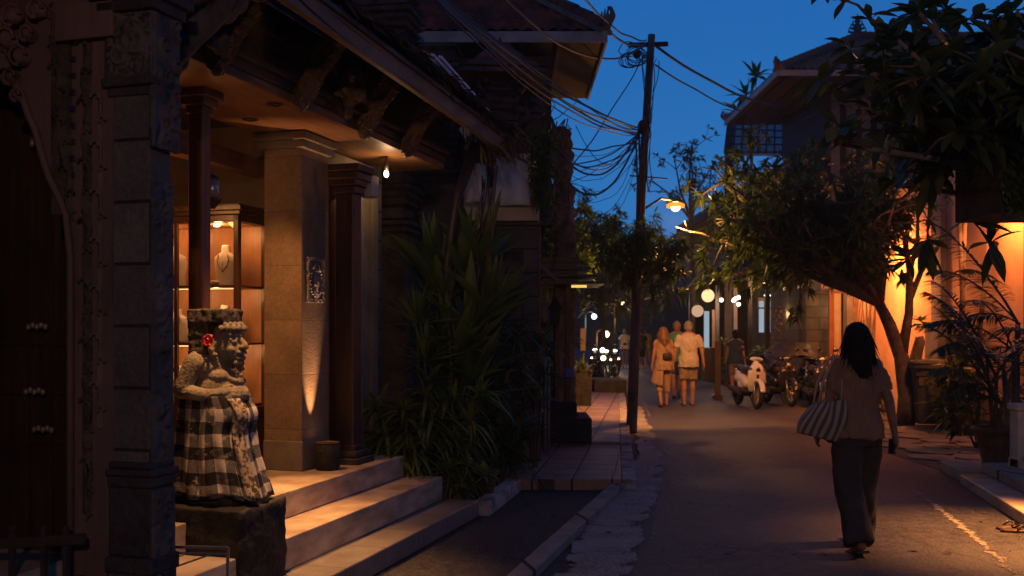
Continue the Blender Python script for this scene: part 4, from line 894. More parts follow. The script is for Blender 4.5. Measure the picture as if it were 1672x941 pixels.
# head: skull, cheeks, lids, broad nose, smiling open mouth, chin, ears, row of curls
hb.ell((.045,0,.955),(.082,.080,.098)); hb.ell((.092,0,.915),(.046,.060,.050)); hb.cap((.124,0,.975),(.157,0,.940),.010,.018)
for s_ in (-1, 1):
    hb.ell((.146,s_*.018,.935),(.013,.012,.010)); hb.ell((.112,s_*.036,.958),(.016,.019,.011)); hb.cap((.122,s_*.018,.970),(.106,s_*.055,.968),.006,.006); hb.cap((.120,s_*.020,.947),(.106,s_*.052,.948),.005,.005)
    hb.cap((.122,s_*.014,.988),(.098,s_*.062,.990),.009,.007); hb.ell((.100,s_*.046,.925),(.026,.020,.020)); hb.ell((.005,s_*.086,.945),(.022,.012,.038)); hb.lathe([(.016,-.006),(.024,0),(.016,.006)], c=(.0,s_*.090,.985), n=10)
hb.cap((.140,-.028,.913),(.140,.028,.913),.0085,.0085); hb.cap((.120,-.036,.918),(.140,-.02,.912),.006,.008); hb.cap((.120,.036,.918),(.140,.02,.912),.006,.008); hb.cap((.134,-.024,.889),(.134,.024,.889),.0095,.0095); hb.ell((.112,0,.868),(.032,.040,.020))
for k in range(8):
    an = -1.35+2.7*k/7; hb.ell((.050+.083*math.cos(an), .088*math.sin(an), 1.016),(.015,.016,.015),8,6); hb.ell((.052+.07*math.cos(an+.18), .075*math.sin(an+.18), 1.034),(.013,.014,.012),8,6)
for V_ in hb.v:
    V_[:, 0] = .045+(V_[:, 0]-.045)*1.08; V_[:, 1] *= 1.18; V_[:, 2] = 1.025+(V_[:, 2]-1.025)*1.36
for V_, F_ in [(np.concatenate(hb.v), hb.f)]: b.add(V_, F_, smooth=True)
for s_ in (-1, 1):
    for k in range(12):
        t = k/11; b.ell((.012+.115*t-.035*math.sin(t*3), s_*(.108-.070*t), .885-.175*t-.03*math.sin(t*3)), (.0195+.005*(k%2),.0185,.019), 8, 6)
        b.ell((.036+.092*t-.03*math.sin(t*3), s_*(.102-.065*t), .86-.155*t-.02*math.sin(t*3)), (.012,.013,.013), 8, 6)
for k in range(8): b.ell((.132-.012*(k%2),.018*((k%3)-1),.815-.019*k),(.017,.018,.014),8,6)
b.ell((.13,0,.70),(.022,.026,.034))
def stdisp(c, n):
    face_ = 1-.75*min(1, max(0, (c[0]-.06)/.03))*min(1, max(0, (c[2]-.80)/.02))
    return face_*(.0022*nz(c, 45)+.0016*nz(c, 120))
bd_ = remesh(b, .0042, 1, .35, disp=stdisp)
obj('figure', bd_, K['statue'], st)
h = MB(); h.box(-.15,.085,-.11,.11,1.045,1.125); h.box(-.15,-.025,-.10,.10,.86,1.06)
hm = remesh(h, .01, 2, .4, disp=lambda c, n: .009*nz(c, 30)+.006*nz(c, 70)); obj('head_block', hm, K['statue_dark'], st)
# stone seat under the cloth
h = MB(); h.box(-.235,.17,-.165,.165,0,.10); h.box(-.19,.09,-.13,.13,.08,.55); obj('seat_block', remesh(h,.014,2,.4,disp=lambda c, n: .006*nz(c, 30)), K['statue_dark'], st)
def skirt(u, v, off=0.0):
    z = .625-.555*v; an = 2*math.pi*u
    xf = .125+.165*(max(v,0)**1.25)+.055*math.exp(-((v-.18)/.16)**2)    # knees push the front out
    xb = .205+.045*v; ry = .185+.035*v
    ca, sa = math.cos(an), math.sin(an); q = (abs(ca)**3+abs(sa)**3)**(-1/3)
    x = (xf if ca > 0 else xb)*ca*q; y = ry*sa*q
    fold = (.004+.013*v)*math.sin(an*13+2*math.sin(v*3)+an)*(.4+.6*abs(sa)) + .006*nz((an*2, v*5, 0)); l = math.hypot(x, y)+1e-6
    x += x/l*(fold+off); y += y/l*(fold+off)
    zz = z - .05*v*max(0, ca)**3*.9 + .012*math.sin(an*5)*v
    return (x-.01, y, zz)
sk = MB(); sk.grid(lambda u, v: skirt(u, v), 140, 44, smooth=True, uvs=(14, 3.9)); so_ = obj('checked_cloth', sk, K['check'], st)
s_m = so_.modifiers.new('solid', 'SOLIDIFY'); s_m.thickness = .006
hemm = MB(); hemm.grid(lambda u, v: skirt(u, .93+.10*v, .006), 140, 3, smooth=True); ho = obj('cloth_hem', hemm, K['f_black'], so_)
# brocade sash falling down the front corner
def sash(u, v):
    an = (-.62+.34*u); x, y, z = skirt(an/(2*math.pi) % 1, .03+.95*v, .014+.012*math.sin(u*9)+.006*math.sin(v*14)); return (x+.012*v, y, z)
sa_ = MB(); sa_.grid(sash, 16, 40, smooth=True); sao = obj('brocade_sash', sa_, K['sash'], st); q_ = sao.modifiers.new('solid','SOLIDIFY'); q_.thickness = .008
fl = thing('hibiscus_flower', 'red hibiscus flower tucked behind the stone statue ear', 'flower', tuple(ST + N*(.012) + U*(-.130) + Vector((0,0,.945))), TH)
pt = MB()
for k in range(5):
    an = k*2*math.pi/5+.3
    def petal(u, v, an=an):
        w = .021*math.sin(math.pi*min(1, .12+v*.8))*(u-.5)*2; r = .036*v; zc = .012*v*v+.004*math.sin(u*9); return (r*math.cos(an)-w*math.sin(an), -zc-.004*abs(u-.5)+.0, r*math.sin(an)+w*math.cos(an))
    pt.grid(petal, 6, 6, smooth=True)
po = obj('petals', pt, K['flower'], fl); po.modifiers.new('s','SOLIDIFY').thickness = .0015
obj('stamen', MB().cap((0,0,0),(.006,-.026,.006),.003,.0035).ell((.008,-.03,.008),.005,8,6), K['flower_core'], fl)
stand = thing('metal_stand', 'thin dark metal tube stand in front of the black pedestal', 'metal stand', G(330,1100), 0)
A_, B_, C_, D_ = P(284,893,4.95), P(372,895,4.95), P(284,925,4.6), P(350,893,5.2)
fr = MB()
for p in (A_, B_): fr.bar(p, Vector((p.x, p.y, 0)), .014, .014)
fr.bar(A_, B_, .014, .014); fr.bar(A_+Vector((0,0,-.03)), B_+Vector((0,0,-.03)), .008, .008); fr.bar(A_+Vector((0,-.02,-.10)), B_+Vector((-.08,0,-.03)), .008, .008)
obj('frame', fr, K['steel'], stand, world=True)
# ---------------------------------------------------------------- tiled roofs, towers, houses on the left
def tile_plane(mb, o_, ex, ev, W, V, xl, xr, rows, tw=0.15, amp=.018, lap=.036, seed=0):
    """o_ = left end of the eave, ex = unit vector along the eave, ev = unit vector up the slope; xl/xr(v) clip the plane to a trapezoid"""
    o_, ex, ev = Vector(o_), Vector(ex).normalized(), Vector(ev).normalized(); n_ = ex.cross(ev)
    if n_.z < 0: n_ = -n_
    nu = int(W/tw*6); nv = rows*4
    def fn(u, v):
        x0 = u*W; x = min(max(x0, xl(v)*W), xr(v)*W); row = int(v*rows-1e-6); fr_ = v*rows-row
        h = lap*(1-fr_) + amp*math.cos(2*math.pi*x0/tw) + .012*noise.noise(Vector((int(x0/tw)*1.7, row*2.3, seed)))
        return o_ + ex*(x+.01*noise.noise(Vector((row*3.1, seed, 1)))) + ev*(v*V) + n_*h
    return mb.grid(fn, nu, nv)
def ridge_caps(mb, p0, p1, r=.10, step=.26):
    p0, p1 = Vector(p0), Vector(p1); n = max(2, int((p1-p0).length/step))
    for i in range(n):
        a, b = p0.lerp(p1, i/n), p0.lerp(p1, (i+1.12)/n); mb.tube([a, b], [r*1.08, r*.92], 8, smooth=False)
    return mb
def curl_ornament(mb, p, d, s=1.0, seed=0):
    """flame like curled ridge-end ornament: spiral hook plus leaf lobes"""
    p, d = Vector(p), Vector(d).normalized()
    pts = []; rr = []
    for j in range(12):
        t = j/11; a = 2.6*t; q = s*.17; pts.append(p + d*(-.04*s+q*math.sin(a)) + Vector((0,0,1))*(q*(1-math.cos(a))*.75)); rr.append(s*(.062*(1-t)+.008+.014*math.sin(t*9)**2))
    mb.tube(pts, rr, 7)
    for j in range(5):
        t = j/4; mb.tube([p + d*(-.18+.2*t)*s, p + d*(-.16+.22*t)*s + Vector((0,0,(.16+.08*t)*s))], [.04*s, .008*s], 6)
    return mb
def hip_house_roof(parent, x0, x1, y0, y1, z, pitch, m, ornaments=True, rows=14, gut=K['gutter'], facex=(-1,)):
    """hip roof on a rectangle; every slope is one part"""
    hy = (y1-y0)/2; run = hy; rise = run*math.tan(pitch); zt = z+rise; V = math.hypot(run, rise); ax0, ax1 = x0+run, x1-run
    W = x1-x0; f = MB()
    tile_plane(f, (x0,y0,z), (1,0,0), (0,run,rise), W, V, lambda v: v*run/W, lambda v: 1-v*run/W, rows)
    obj('front_slope', f, m, parent, world=True)
    for sx in (-1, 1):
        s_ = MB(); D = y1-y0
        if sx < 0: tile_plane(s_, (x0,y1,z), (0,-1,0), (run,0,rise), D, V, lambda v: v*.5, lambda v: 1-v*.5, rows)
        else: tile_plane(s_, (x1,y0,z), (0,1,0), (-run,0,rise), D, V, lambda v: v*.5, lambda v: 1-v*.5, rows)
        obj('side_slope', s_, m, parent, world=True)
    bk_ = MB(); bk_.add([(x1,y1,z),(x0,y1,z),(ax0,(y0+y1)/2,zt),(ax1,(y0+y1)/2,zt)],[(0,1,2,3)]); obj('rear_slope', bk_, m, parent, world=True)
    r_ = MB()
    ym = (y0+y1)/2
    for a, b in (((x0,y0,z+.05),(ax0,ym,zt+.06)),((x1,y0,z+.05),(ax1,ym,zt+.06)),((x0,y1,z+.05),(ax0,ym,zt+.06)),((x1,y1,z+.05),(ax1,ym,zt+.06)),((ax0,ym,zt+.06),(ax1,ym,zt+.06))): ridge_caps(r_, a, b)
    rc = obj('ridge_tiles', r_, m, parent, world=True)
    b_ = MB()
    for a, b in (((x0,y0,z+.0),(ax0,ym,zt)),((x1,y0,z),(ax1,ym,zt)),((ax0,ym,zt),(ax1,ym,zt))): b_.bar(Vector(a)+Vector((0,0,.01)), Vector(b)+Vector((0,0,.01)), .26, .06)
    obj('ridge_mortar', b_, K['ridge_grey'], rc, world=True)
    g_ = MB(); g_.box(x0,x1,y0-.03,y0,z-.13,z+.0); g_.box(x0-.03,x0,y0-.03,y1,z-.13,z); g_.box(x1,x1+.03,y0-.03,y1,z-.13,z); obj('fascia_board', g_, gut, parent, world=True)
    s_ = MB(); s_.box(x0,x1,y0,y1,z-.10,z-.06); so_ = obj('soffit', s_, K['soffit'], parent, world=True)
    t_ = MB()
    for i in range(int((x1-x0)/.45)): t_.box(x0+.2+i*.45,x0+.25+i*.45,y0+.02,y1-.02,z-.14,z-.10)
    obj('soffit_battens', t_, K['dark_wood'], so_, world=True)
    if ornaments:
        for (p, d) in (((x0,y0,z+.08),(-1,-1,0)),((x1,y0,z+.08),(1,-1,0)),((x0,y1,z+.08),(-1,1,0)),((x1,y1,z+.08),(1,1,0))):
            obj('corner_ornament', curl_ornament(MB(), p, d, .9), K['ridge_grey'], parent, world=True)
        for xx in (ax0, ax1):
            o_ = MB(); o_.lathe([(.10,0),(.14,.05),(.06,.12),(.11,.2),(.05,.28),(.08,.34),(.02,.46),(0,.55)], c=(xx,ym,zt+.08), n=10)
            for s_ in (-1, 1):
                for q in range(3): o_.tube([(xx+s_*.05,ym,zt+.12+q*.09),(xx+s_*(.22-.05*q),ym,zt+.16+q*.09),(xx+s_*(.2-.05*q),ym,zt+.27+q*.09)],[.035,.03,.006],6)
            obj('ridge_finial', o_, K['ridge_grey'], parent, world=True)
    return zt
hB = thing('tile_roofed_house', 'two storey house with old dark tile roof and wide brown eaves behind the stone towers', 'house', (-1.2,13.6,0), 0)
hip_house_roof(hB, -4.6, 1.12, 12.0, 15.0, 5.2, R(40), K['tile_dark'], rows=17)
obj('wall', MB().box(-4.2,.42,12.75,14.5,2.85,5.09), K['soffit'], hB, world=True)
tb = MB(); tb.box(-.05,.5,12.62,12.74,3.3,5.08); tb.box(-4.0,-.1,12.66,12.74,4.86,5.07); tb.box(-4.,.5,12.64,12.74,3.3,3.45); obj('wall_panel', tb, K['dark_wood'], hB, world=True, bevel=.006)
for k in range(3):
    w_ = obj('window', MB().box(-.74+k*.27,-.50+k*.27,12.70,12.745,3.9,4.84), K['cloth_white'], hB, world=True); m_ = MB()
    for s in (0,1): m_.box(-.62+k*.27-.006,-.62+k*.27+.006,12.69,12.70,3.9,4.84)
    obj('window_bar', m_, K['dark_wood'], w_, world=True)
def tower(name, label, cat, cx, cy, w, z0, z1, m, seed, spikes=True, rz=0.0, cap_=True, zb=0.0):
    """stacked cornice masonry tower, each tier stepping in and out, with corner horns"""
    t = thing(name, label, cat, (cx, cy, zb), rz); r_ = random.Random(seed); mb = MB(); z = 0; k = 0; z0 -= zb; z1 -= zb
    mb.lathe([(w*.62,0),(w*.62,z0*.3),(w*.5,z0*.35),(w*.5,z0)], square=True)
    z = z0; tiers = max(2, int((z1-z0)/.34)); h = (z1-z0)/tiers
    for i in range(tiers):
        s = w*(.56-.22*i/tiers*(1 if cap_ else 0)); prof = []
        for q, g_ in ((0,.86),(.12,1.05),(.20,.92),(.30,1.12),(.42,1.12),(.43,.80),(.80,.78),(.82,.92),(.9,.98),(.98,.86)): prof += [(s*g_, z+h*q), (s*g_, z+h*(q+.05))]
        prof = sorted(prof, key=lambda p: p[1]); mb.lathe(prof, square=True, rot=0); z += h
    body = obj('masonry', mb, m, t, bevel=.008)
    if spikes:
        z = z0; hs = [MB() for _ in range(4)]
        for i in range(tiers):
            s = w*(.58-.22*i/tiers)*1.0
            for ci_, (sx, sy) in enumerate(((-1,-1),(1,-1),(-1,1),(1,1))):
                sp = hs[ci_]; sp.tube([(sx*s,sy*s,z+h*.40),(sx*(s+.07),sy*(s+.07),z+h*.58),(sx*(s+.04),sy*(s+.04),z+h*.95)],[.05,.035,.006],6)
                for j in range(3): sp.ell((sx*s*r_.uniform(.6,1.05),sy*s*1.03,z+h*r_.uniform(.2,.9)),(.035,.03,.045),7,5)
            z += h
        for ci_, (sx, sy) in enumerate(((-1,-1),(1,-1),(-1,1),(1,1))): hs[ci_].bar((sx*w*.40, sy*w*.40, z0), (sx*w*.30, sy*w*.30, z0+h*tiers), .05, .05)
        for sp in hs: obj('corner_horn', sp, K['carved_stone'], t)
        sp = MB(); sp.lathe([(.10,0),(.13,.06),(.05,.12),(.09,.2),(.03,.3),(.05,.36),(0,.5)], c=(0,0,z1), n=8)
        obj('finial', sp, K['carved_stone'], t)
    return t
t1 = tower('masonry_tower', 'thick stacked stone gate tower rising just behind the shaggy shop roof', 'tower', -1.33, 10.75, .52, 2.6, 5.6, K['tower'], 1, False, R(-10), False)
t2 = tower('masonry_tower', 'smaller stepped stone tower beside the thick gate tower', 'tower', -.84, 11.8, .42, 3.3, 4.95, K['tower'], 2, False, R(-6), False, zb=2.845)
t3 = tower('shrine_tower', 'stone shrine with little tiled cap and pointed finial in front of the brown eaves', 'shrine', -.14, 11.65, .46, 3.5, 4.55, K['tower'], 3, True, R(4), zb=3.225)
cpm = MB()
for s, z in ((.52,4.50-3.225),(.42,4.60-3.225),(.30,4.70-3.225),(.18,4.80-3.225)): cpm.lathe([(s,0),(s*.97,.03),(s*.55,.15)], c=(0,0,z), square=True)
obj('tiled_cap', cpm, K['tile_dark'], t3, bevel=.01)
t4 = tower('shrine_tower', 'spiky carved stone shrine tower nearest the tangled cables', 'shrine', .27, 11.95, .34, 2.95, 4.15, K['carved_stone'], 4, True, R(4), zb=2.845)
bk = MB(); random.seed(3)
for i in range(70):
    z = 3.0+1.35*i/70; w = .19*(1-.5*(i/70)**2); bk.ell((.68+random.uniform(-w,w)*.75, 13.6+random.uniform(-.1,.1), z), (random.uniform(.06,.11), .12, random.uniform(.05,.09)), 7, 5)
bk.box(.60,.86,13.5,13.8,0.1,3.1)
obr = remesh(bk, .028, 1, .4, disp=lambda c, n: .03*nz(c, 7)+.015*nz(c, 19))
single('eroded_gate_top', 'crumbling warm coloured brick gate top under the sagging cables', 'gate top', obr, K['brick_warm'], loc=(.80,13.6,.1), world=True)
# stone block house with banner and beige box
sh = thing('stone_house', 'low grey block walled house half hidden by the tall shrubs', 'house', (-1.0,13.4,.1), 0)
obj('block_wall', MB().box(-2.6,.30,11.35,14.9,.1,2.84), K['stone_block'], sh, world=True, bevel=.01)
vb = MB()
for i in range(9): vb.box(.302,.33+.012*(i%2),11.4+i*.33,11.4+i*.33+.25,.1,2.8)
obj('board_cladding', vb, K['red_wood'], sh, world=True, bevel=.004)
obj('roof_box', MB().box(-.55,.31,11.28,12.0,2.845,3.22), K['plaster'], sh, world=True, bevel=.01)
obj('plaque', MB().box(-.10,.10,11.325,11.348,2.40,2.50), K['stone_dark'], sh, world=True, bevel=.004)
bn = MB(); bn.grid(lambda u, v: tuple(P(806+60*u, 258+78*v - 8*u*(1-v), 11.15) + Vector((0,.05*math.sin(u*7)+.03*math.sin(v*5),0))), 14, 10, smooth=True)
o = single('cloth_banner', 'pale blue grey cloth hanging between the crooked prop and the stone house', 'banner', bn, K['cloth_white']); o.modifiers.new('s','SOLIDIFY').thickness = .008
bn = MB(); bn.grid(lambda u, v: tuple(P(760+34*u, 268+62*v, 10.9) + Vector((0,.05*math.sin(u*7),0))), 8, 8, smooth=True)
o = single('cloth_banner', 'narrow strip of pale cloth glimpsed behind the tall strap leaves', 'banner', bn, K['cloth_white']); o.modifiers.new('s','SOLIDIFY').thickness = .008
# ---------------------------------------------------------------- small awning shrine on the footpath
aw = thing('roadside_shrine', 'small dark timber shrine with stacked slat awning standing on a stepped stone base', 'shrine', (.86,13.4,.135), 0)
bb = MB(); bb.box(.36,1.04,12.95,13.95,.135,.46); obj('stone_base', bb, K['stone_dark'], aw, world=True, bevel=.015)
obj('upper_base', MB().box(.50,.86,13.15,13.75,.463,.64), K['stone_dark'], aw, world=True, bevel=.012)
for x, y in ((.60,13.25),(.74,13.25),(.60,13.65),(.82,13.65)): obj('post', MB().box(x-.03,x+.03,y-.03,y+.03,.643,2.2), K['red_wood'], aw, world=True, bevel=.004)
for i in range(4): obj('awning_slat', MB().box(.30-.0*i,1.20-.09*i,12.8+.06*i,14.0-.06*i,2.20+i*.095,2.235+i*.095), K['dark_wood'], aw, world=True, bevel=.004)
obj('awning_core', MB().box(.4,.85,13.0,13.8,2.236,2.56), K['dark_wood'], aw, world=True)
obj('light_strip', MB().box(.78,.98,13.05,13.08,2.165,2.195), K['e_strip'], aw, world=True)
obj('strut', MB().bar((.18,12.9,2.62),(.62,12.85,2.22),.03,.05), K['pilaster'], aw, world=True)
bhc = thing('bird_cage_lantern', 'little roofed lantern box hanging under the shrine awning', 'lantern', (.56,13.05,1.75), 0)
obj('hood', MB().lathe([(.15,.12),(.13,.13),(.03,.28),(0,.3)], n=4, rot=.78, smooth=False), K['dark_wood'], bhc); obj('cage', MB().lathe([(.07,-.08),(.09,.0),(.10,.118),(0,.118)], n=4, rot=.78, smooth=False), K['iron'], bhc); obj('hook', MB().tube([(0,0,.3),(0,0,.45)],.006,6), K['iron'], bhc)
single('letter_box', 'small blue plastic box fixed to the red shrine post', 'box', MB().box(.70,.80,13.16,13.215,.98,1.10), K['blue_plastic'], bevel=.006)
for i, (px, lab) in enumerate(((890,'pale vertical drain pipe at the corner of the board cladding'),(896,'thinner pale pipe standing next to the drain pipe by the shrine base'))):
    single('drain_pipe', lab, 'pipe', MB().tube([G(px,742,.135), G(px,742,.135)+Vector((0,0,1.15-.1*i))], .022-.006*i, 10), K['pilaster'], group='pale pipes by the shrine')
pt = thing('planter_box', 'tall grey planter box with spiky plant on the footpath beyond the shrine', 'planter', tuple(G(952,662,.135)), 0)
obj('box', MB().lathe([(.15,0),(.17,.66),(.18,.66),(.18,.70),(.15,.70),(.15,.64),(0,.64)], square=True), K['stone_dark'], pt, bevel=.01)
def rosette(mb, c, n, L, W, droop=.4, el=(10, 75), nseg=4, axis=None, fold=.18, roll=.3, tip=.75):
    az = rng.uniform(0, 2*math.pi, n); e_ = np.radians(rng.uniform(el[0], el[1], n)); d = np.stack([np.cos(e_)*np.cos(az), np.cos(e_)*np.sin(az), np.sin(e_)], 1)
    if axis is not None:
        a = np.asarray(axis, float); a /= np.linalg.norm(a); d = d + a*0.0; zz = np.array([0,0,1.0]); v = np.cross(zz, a); s = np.linalg.norm(v); cth = float(a @ zz)
        if s > 1e-4:
            k_ = v/s; d = d*cth + np.cross(k_, d)*s + np.outer(d @ k_, k_)*(1-cth)
    mb.leaves(np.tile(np.asarray(c, float), (n, 1)) + rng.normal(0, .01, (n, 3)), d, L*rng.uniform(.65, 1.1, n), W*rng.uniform(.8, 1.15, n), droop*rng.uniform(.5, 1.5, n), nseg, fold, tip, roll)
f = MB(); rosette(f, (0,0,.64), 40, .42, .05, .3, (25, 85)); obj('foliage', f, K['leaf_mid'], pt)
single('yellow_board', 'small yellowish board on a thin post beside the grey planter', 'sign', MB().box(-.07,.04,-.01,.01,1.05,1.55).tube([(0,0,0),(0,0,1.0)],.015,6), K['yellow_board'], loc=tuple(G(953,650,.1)))
pf = MB(); pf.box(1.95,2.72,23.6,25.2,.02,.42); single('stone_platform', 'low dark stone platform at the end of the tiled footpath', 'platform', pf, K['stone_dark'], bevel=.02)

# ---------------------------------------------------------------- planting along the left side
def plant(name, label, loc, stems, L, W, n, droop, el, mat, group=None, nseg=4, sm='bark', lower=0, stem_r=.012, cat='shrub', fold=.18):
    """stems = [(dx, dy, h)]; leaves in a head at the top of each stem and, with lower > 0, spread along its upper part"""
    t = thing(name, label, cat, loc, 0, group); f = MB(); s = MB(); r_ = random.Random(sum(map(ord, label)))
    for dx, dy, h in stems:
        mid = (dx*.35+r_.uniform(-.03,.03), dy*.35, h*.5); s.tube([(dx*.1,dy*.1,0), mid, (dx,dy,h)], [stem_r*1.3, stem_r, stem_r*.8], 6)
        rosette(f, (dx,dy,h), n, L, W, droop, el, nseg, axis=(dx*.5, dy*.5, 1), fold=fold)
        for k in range(lower):
            q = 1-(k+1)/(lower+1)*.75; rosette(f, (dx*q,dy*q,h*q), max(3, n//2), L*.9, W, droop*1.2, (el[0]-15, el[1]-25), nseg, fold=fold)
    obj('foliage', f, K[mat], t); obj('stems', s, K[sm], t); return t
def gl(px, d, z=.06): p = P(px, HY, d); return (p.x, d, z)
plant('cordyline', 'tall clump of long upright strap leaves beneath the roof end', gl(742,9.7), [(-.12,0,1.75),(.05,.05,2.05),(.16,-.05,1.55),(-.02,-.1,1.25),(.24,.1,2.15),(-.22,.05,2.0),(.34,-.02,1.7)], .88, .115, 19, .22, (38,88), 'leaf_strap', lower=1, nseg=5, cat='cordyline plant')
plant('yucca_plant', 'spiky yucca with thin stiff leaves against the dark shop end wall', gl(694,9.3), [(0,0,1.25),(-.08,.05,1.6)], .5, .032, 44, .15, (-10,88), 'leaf_strap', nseg=3, cat='yucca plant')
plant('broad_leaf_plant', 'broad leaved plant with glossy blades in the middle of the bed', gl(702,8.95), [(0,0,1.1),(.12,0,.9),(-.14,0,.75)], .34, .13, 7, .45, (0,65), 'leaf_strap', lower=1, nseg=5, cat='broad leaved plant')
plant('lady_palm', 'bushy palm lily with drooping narrow leaves spilling onto the marble step end', gl(668,8.85), [(-.2,-.05,.62),(-.05,.05,.82),(.1,-.05,.62),(-.12,-.12,.42),(.22,0,.75),(.02,-.12,.5),(-.28,.05,.85),(.14,.1,.95)], .40, .042, 24, .62, (-15,80), 'leaf_mid', lower=2, nseg=4)
plant('lady_palm', 'bushy palm lily in the middle of the bed in front of the tall strap leaves', gl(738,9.0), [(-.18,0,.7),(0,.05,.9),(.16,0,.72),(.05,-.1,.5),(-.08,-.1,.45),(.25,.05,.95)], .38, .04, 24, .6, (-15,80), 'leaf_mid', lower=2, nseg=4)
plant('low_shrub', 'low leafy shrub with pointed pale green leaves at the bed kerb', gl(752,8.75), [(-.12,0,.30),(.06,0,.36),(.2,0,.26),(0,-.05,.2)], .22, .05, 16, .4, (0,75), 'leaf_mid', lower=1, nseg=4)
plant('bromeliad', 'dark strap leaved bromeliad clump beside the block wall', gl(828,10.2), [(0,0,.25),(-.15,.1,.4),(.12,.1,.5),(-.05,-.1,.2),(-.2,-.1,.6)], .55, .05, 24, .55, (10,80), 'leaf_dark', lower=1, nseg=5, cat='bromeliad')
plant('dragon_tree', 'thin stemmed dragon tree with drooping dark heads in front of the block wall', gl(806,10.4), [(0,0,1.5),(.14,.05,1.15),(-.2,0,1.3),(.05,-.05,.9),(-.1,0,1.75),(.24,.05,1.5)], .5, .04, 30, .6, (-20,80), 'leaf_dark', nseg=5, cat='dragon tree')
plant('dragon_tree', 'leafy dragon tree between the block wall and the shrine base', gl(874,10.95,.1), [(0,0,.7),(.1,0,1.0),(-.15,0,.9),(.05,.1,1.35)], .42, .035, 26, .5, (-10,80), 'leaf_dark', nseg=4, cat='dragon tree')
plant('palm_shrub', 'slender palm shrub growing behind the pale drain pipes', gl(908,14.6,.135), [(-.1,0,.7),(.05,0,1.1),(0,0,.5),(-.1,0,1.5),(.1,.1,1.35)], .48, .05, 18, .5, (0,80), 'leaf_mid', lower=1, nseg=4)
plant('philodendron', 'heart leaved plant climbing beside the shrine lantern', gl(897,13.6,.135), [(-.05,0,1.55),(.05,0,1.3),(-.1,0,1.0)], .2, .12, 8, .7, (-20,60), 'leaf_mid', lower=2, nseg=4, cat='climbing plant')
lp = MB(); rosp = [(random.uniform(-.3,.3), random.uniform(-.1,.2)) for _ in range(5)]
cl = thing('clay_pot', 'old clay pot nearly buried under the leaves at the bed kerb', 'plant pot', gl(790,9.15), 0)
obj('pot', MB().lathe([(.08,0),(.12,.2),(.14,.22),(.14,.26),(.11,.26),(.1,.2),(0,.2)], n=20), K['clay'], cl)
# hanging dry creeper under the roof end
cr_ = MB(); r_ = random.Random(8)
for i in range(8):
    p = P(r_.uniform(786,812), r_.uniform(265,300), 9.8); q = P(790+r_.uniform(-12,14), r_.uniform(380,600), 9.6); m_ = p.lerp(q, .5)+Vector((r_.uniform(-.05,.05), r_.uniform(-.05,.05), 0)); cr_.tube([p, m_, q], [.008,.006,.004], 5)
single('dry_creeper', 'dry brown creeper stems hanging from the roof end into the leaves', 'creeper', cr_, K['straw'])

# ---------------------------------------------------------------- trees
def tree(name, label, loc, targets, trunk_pts, trunk_r, leafspec, mat, bark='bark', twigs=2, seed=1, cat='tree', group=None, sub=3, spread=.35):
    """trunk polyline + limbs that run from the trunk top to each target, fork into twigs and end in leaf heads (all local coordinates)"""
    t = thing(name, label, cat, loc, 0, group); r_ = random.Random(seed); w = MB(); f = MB()
    L, W, n, droop, el, nseg, tipk = (*leafspec, .75)[:7]
    w.tube(trunk_pts, [trunk_r*(1-.45*i/(len(trunk_pts)-1)) for i in range(len(trunk_pts))], 10)
    top = Vector(trunk_pts[-1]); tips = []
    for tg in targets:
        tg = Vector(tg); mid = top.lerp(tg, .5) + Vector((r_.uniform(-.12,.12), r_.uniform(-.12,.12), r_.uniform(-.05,.22)))*min(1, (tg-top).length)
        w.tube([top, top.lerp(mid, .5)+Vector((0,0,.03)), mid, tg], [trunk_r*.5, trunk_r*.38, trunk_r*.28, trunk_r*.15], 7)
        for s_ in range(sub):
            st_ = mid.lerp(tg, r_.uniform(0, 1)); d = Vector((r_.gauss(0,1), r_.gauss(0,1), r_.gauss(.35,.7))).normalized()*spread*r_.uniform(.6,1.3); e_ = st_+d
            w.tube([st_, st_+d*.5+Vector((0,0,.03)), e_], [trunk_r*.17, trunk_r*.12, trunk_r*.09], 5); tips.append((e_, d))
            for k in range(twigs):
                d2 = (d.normalized()+Vector((r_.gauss(0,.7), r_.gauss(0,.7), r_.gauss(.2,.5)))).normalized()*spread*r_.uniform(.4,.8); w.tube([e_, e_+d2], [trunk_r*.09, trunk_r*.06], 5); tips.append((e_+d2, d2))
        tips.append((tg, tg-mid))
    tips = [(p, d) for p, d in tips if ((p+Vector(loc)) - P(1103,337,17.2)).length > .95]      # twigs pruned clear of the street lamp
    for p, d in tips:
        d = d.normalized()+Vector((0,0,.8)); rosette(f, p, n, L*r_.uniform(.75,1.15), W*r_.uniform(.8,1.1), droop, el, nseg, axis=tuple(d), tip=tipk)
    obj('crown', f, K[mat], t); obj('trunk', w, K[bark], t); return t
def cloud(n, c, r, seed=0):
    q = random.Random(seed); out = []
    while len(out) < n:
        p = Vector((q.uniform(-1,1), q.uniform(-1,1), q.uniform(-1,1)))
        if .35 < p.length < 1: out.append((c[0]+p.x*r[0], c[1]+p.y*r[1], c[2]+p.z*r[2]))
    return out
def at(px, py, d): return P(px, py, d)
tree('leafy_tree', 'small leafy street tree behind the shrine awning below the sky', (.9,17.2,.1), cloud(15,(.0,1.6,3.25),(.62,.8,.85),2), [(0,0,0),(.05,0,1.0),(.1,0,2.0)], .07, (.26,.07,13,.35,(-10,70),3), 'leaf_frang', sub=4, twigs=2, seed=4)
tree('pole_side_tree', 'drooping long leaved tree wrapped around the utility pole lit orange by the lamp', (1.93,16.0,0), cloud(16,(.10,-.35,2.85),(.72,.6,.45),5), [(0,0,0),(.03,0,1.2),(.05,0,2.2)], .06, (.27,.045,9,.45,(-30,70),4), 'leaf_frang', sub=3, twigs=3, seed=6)
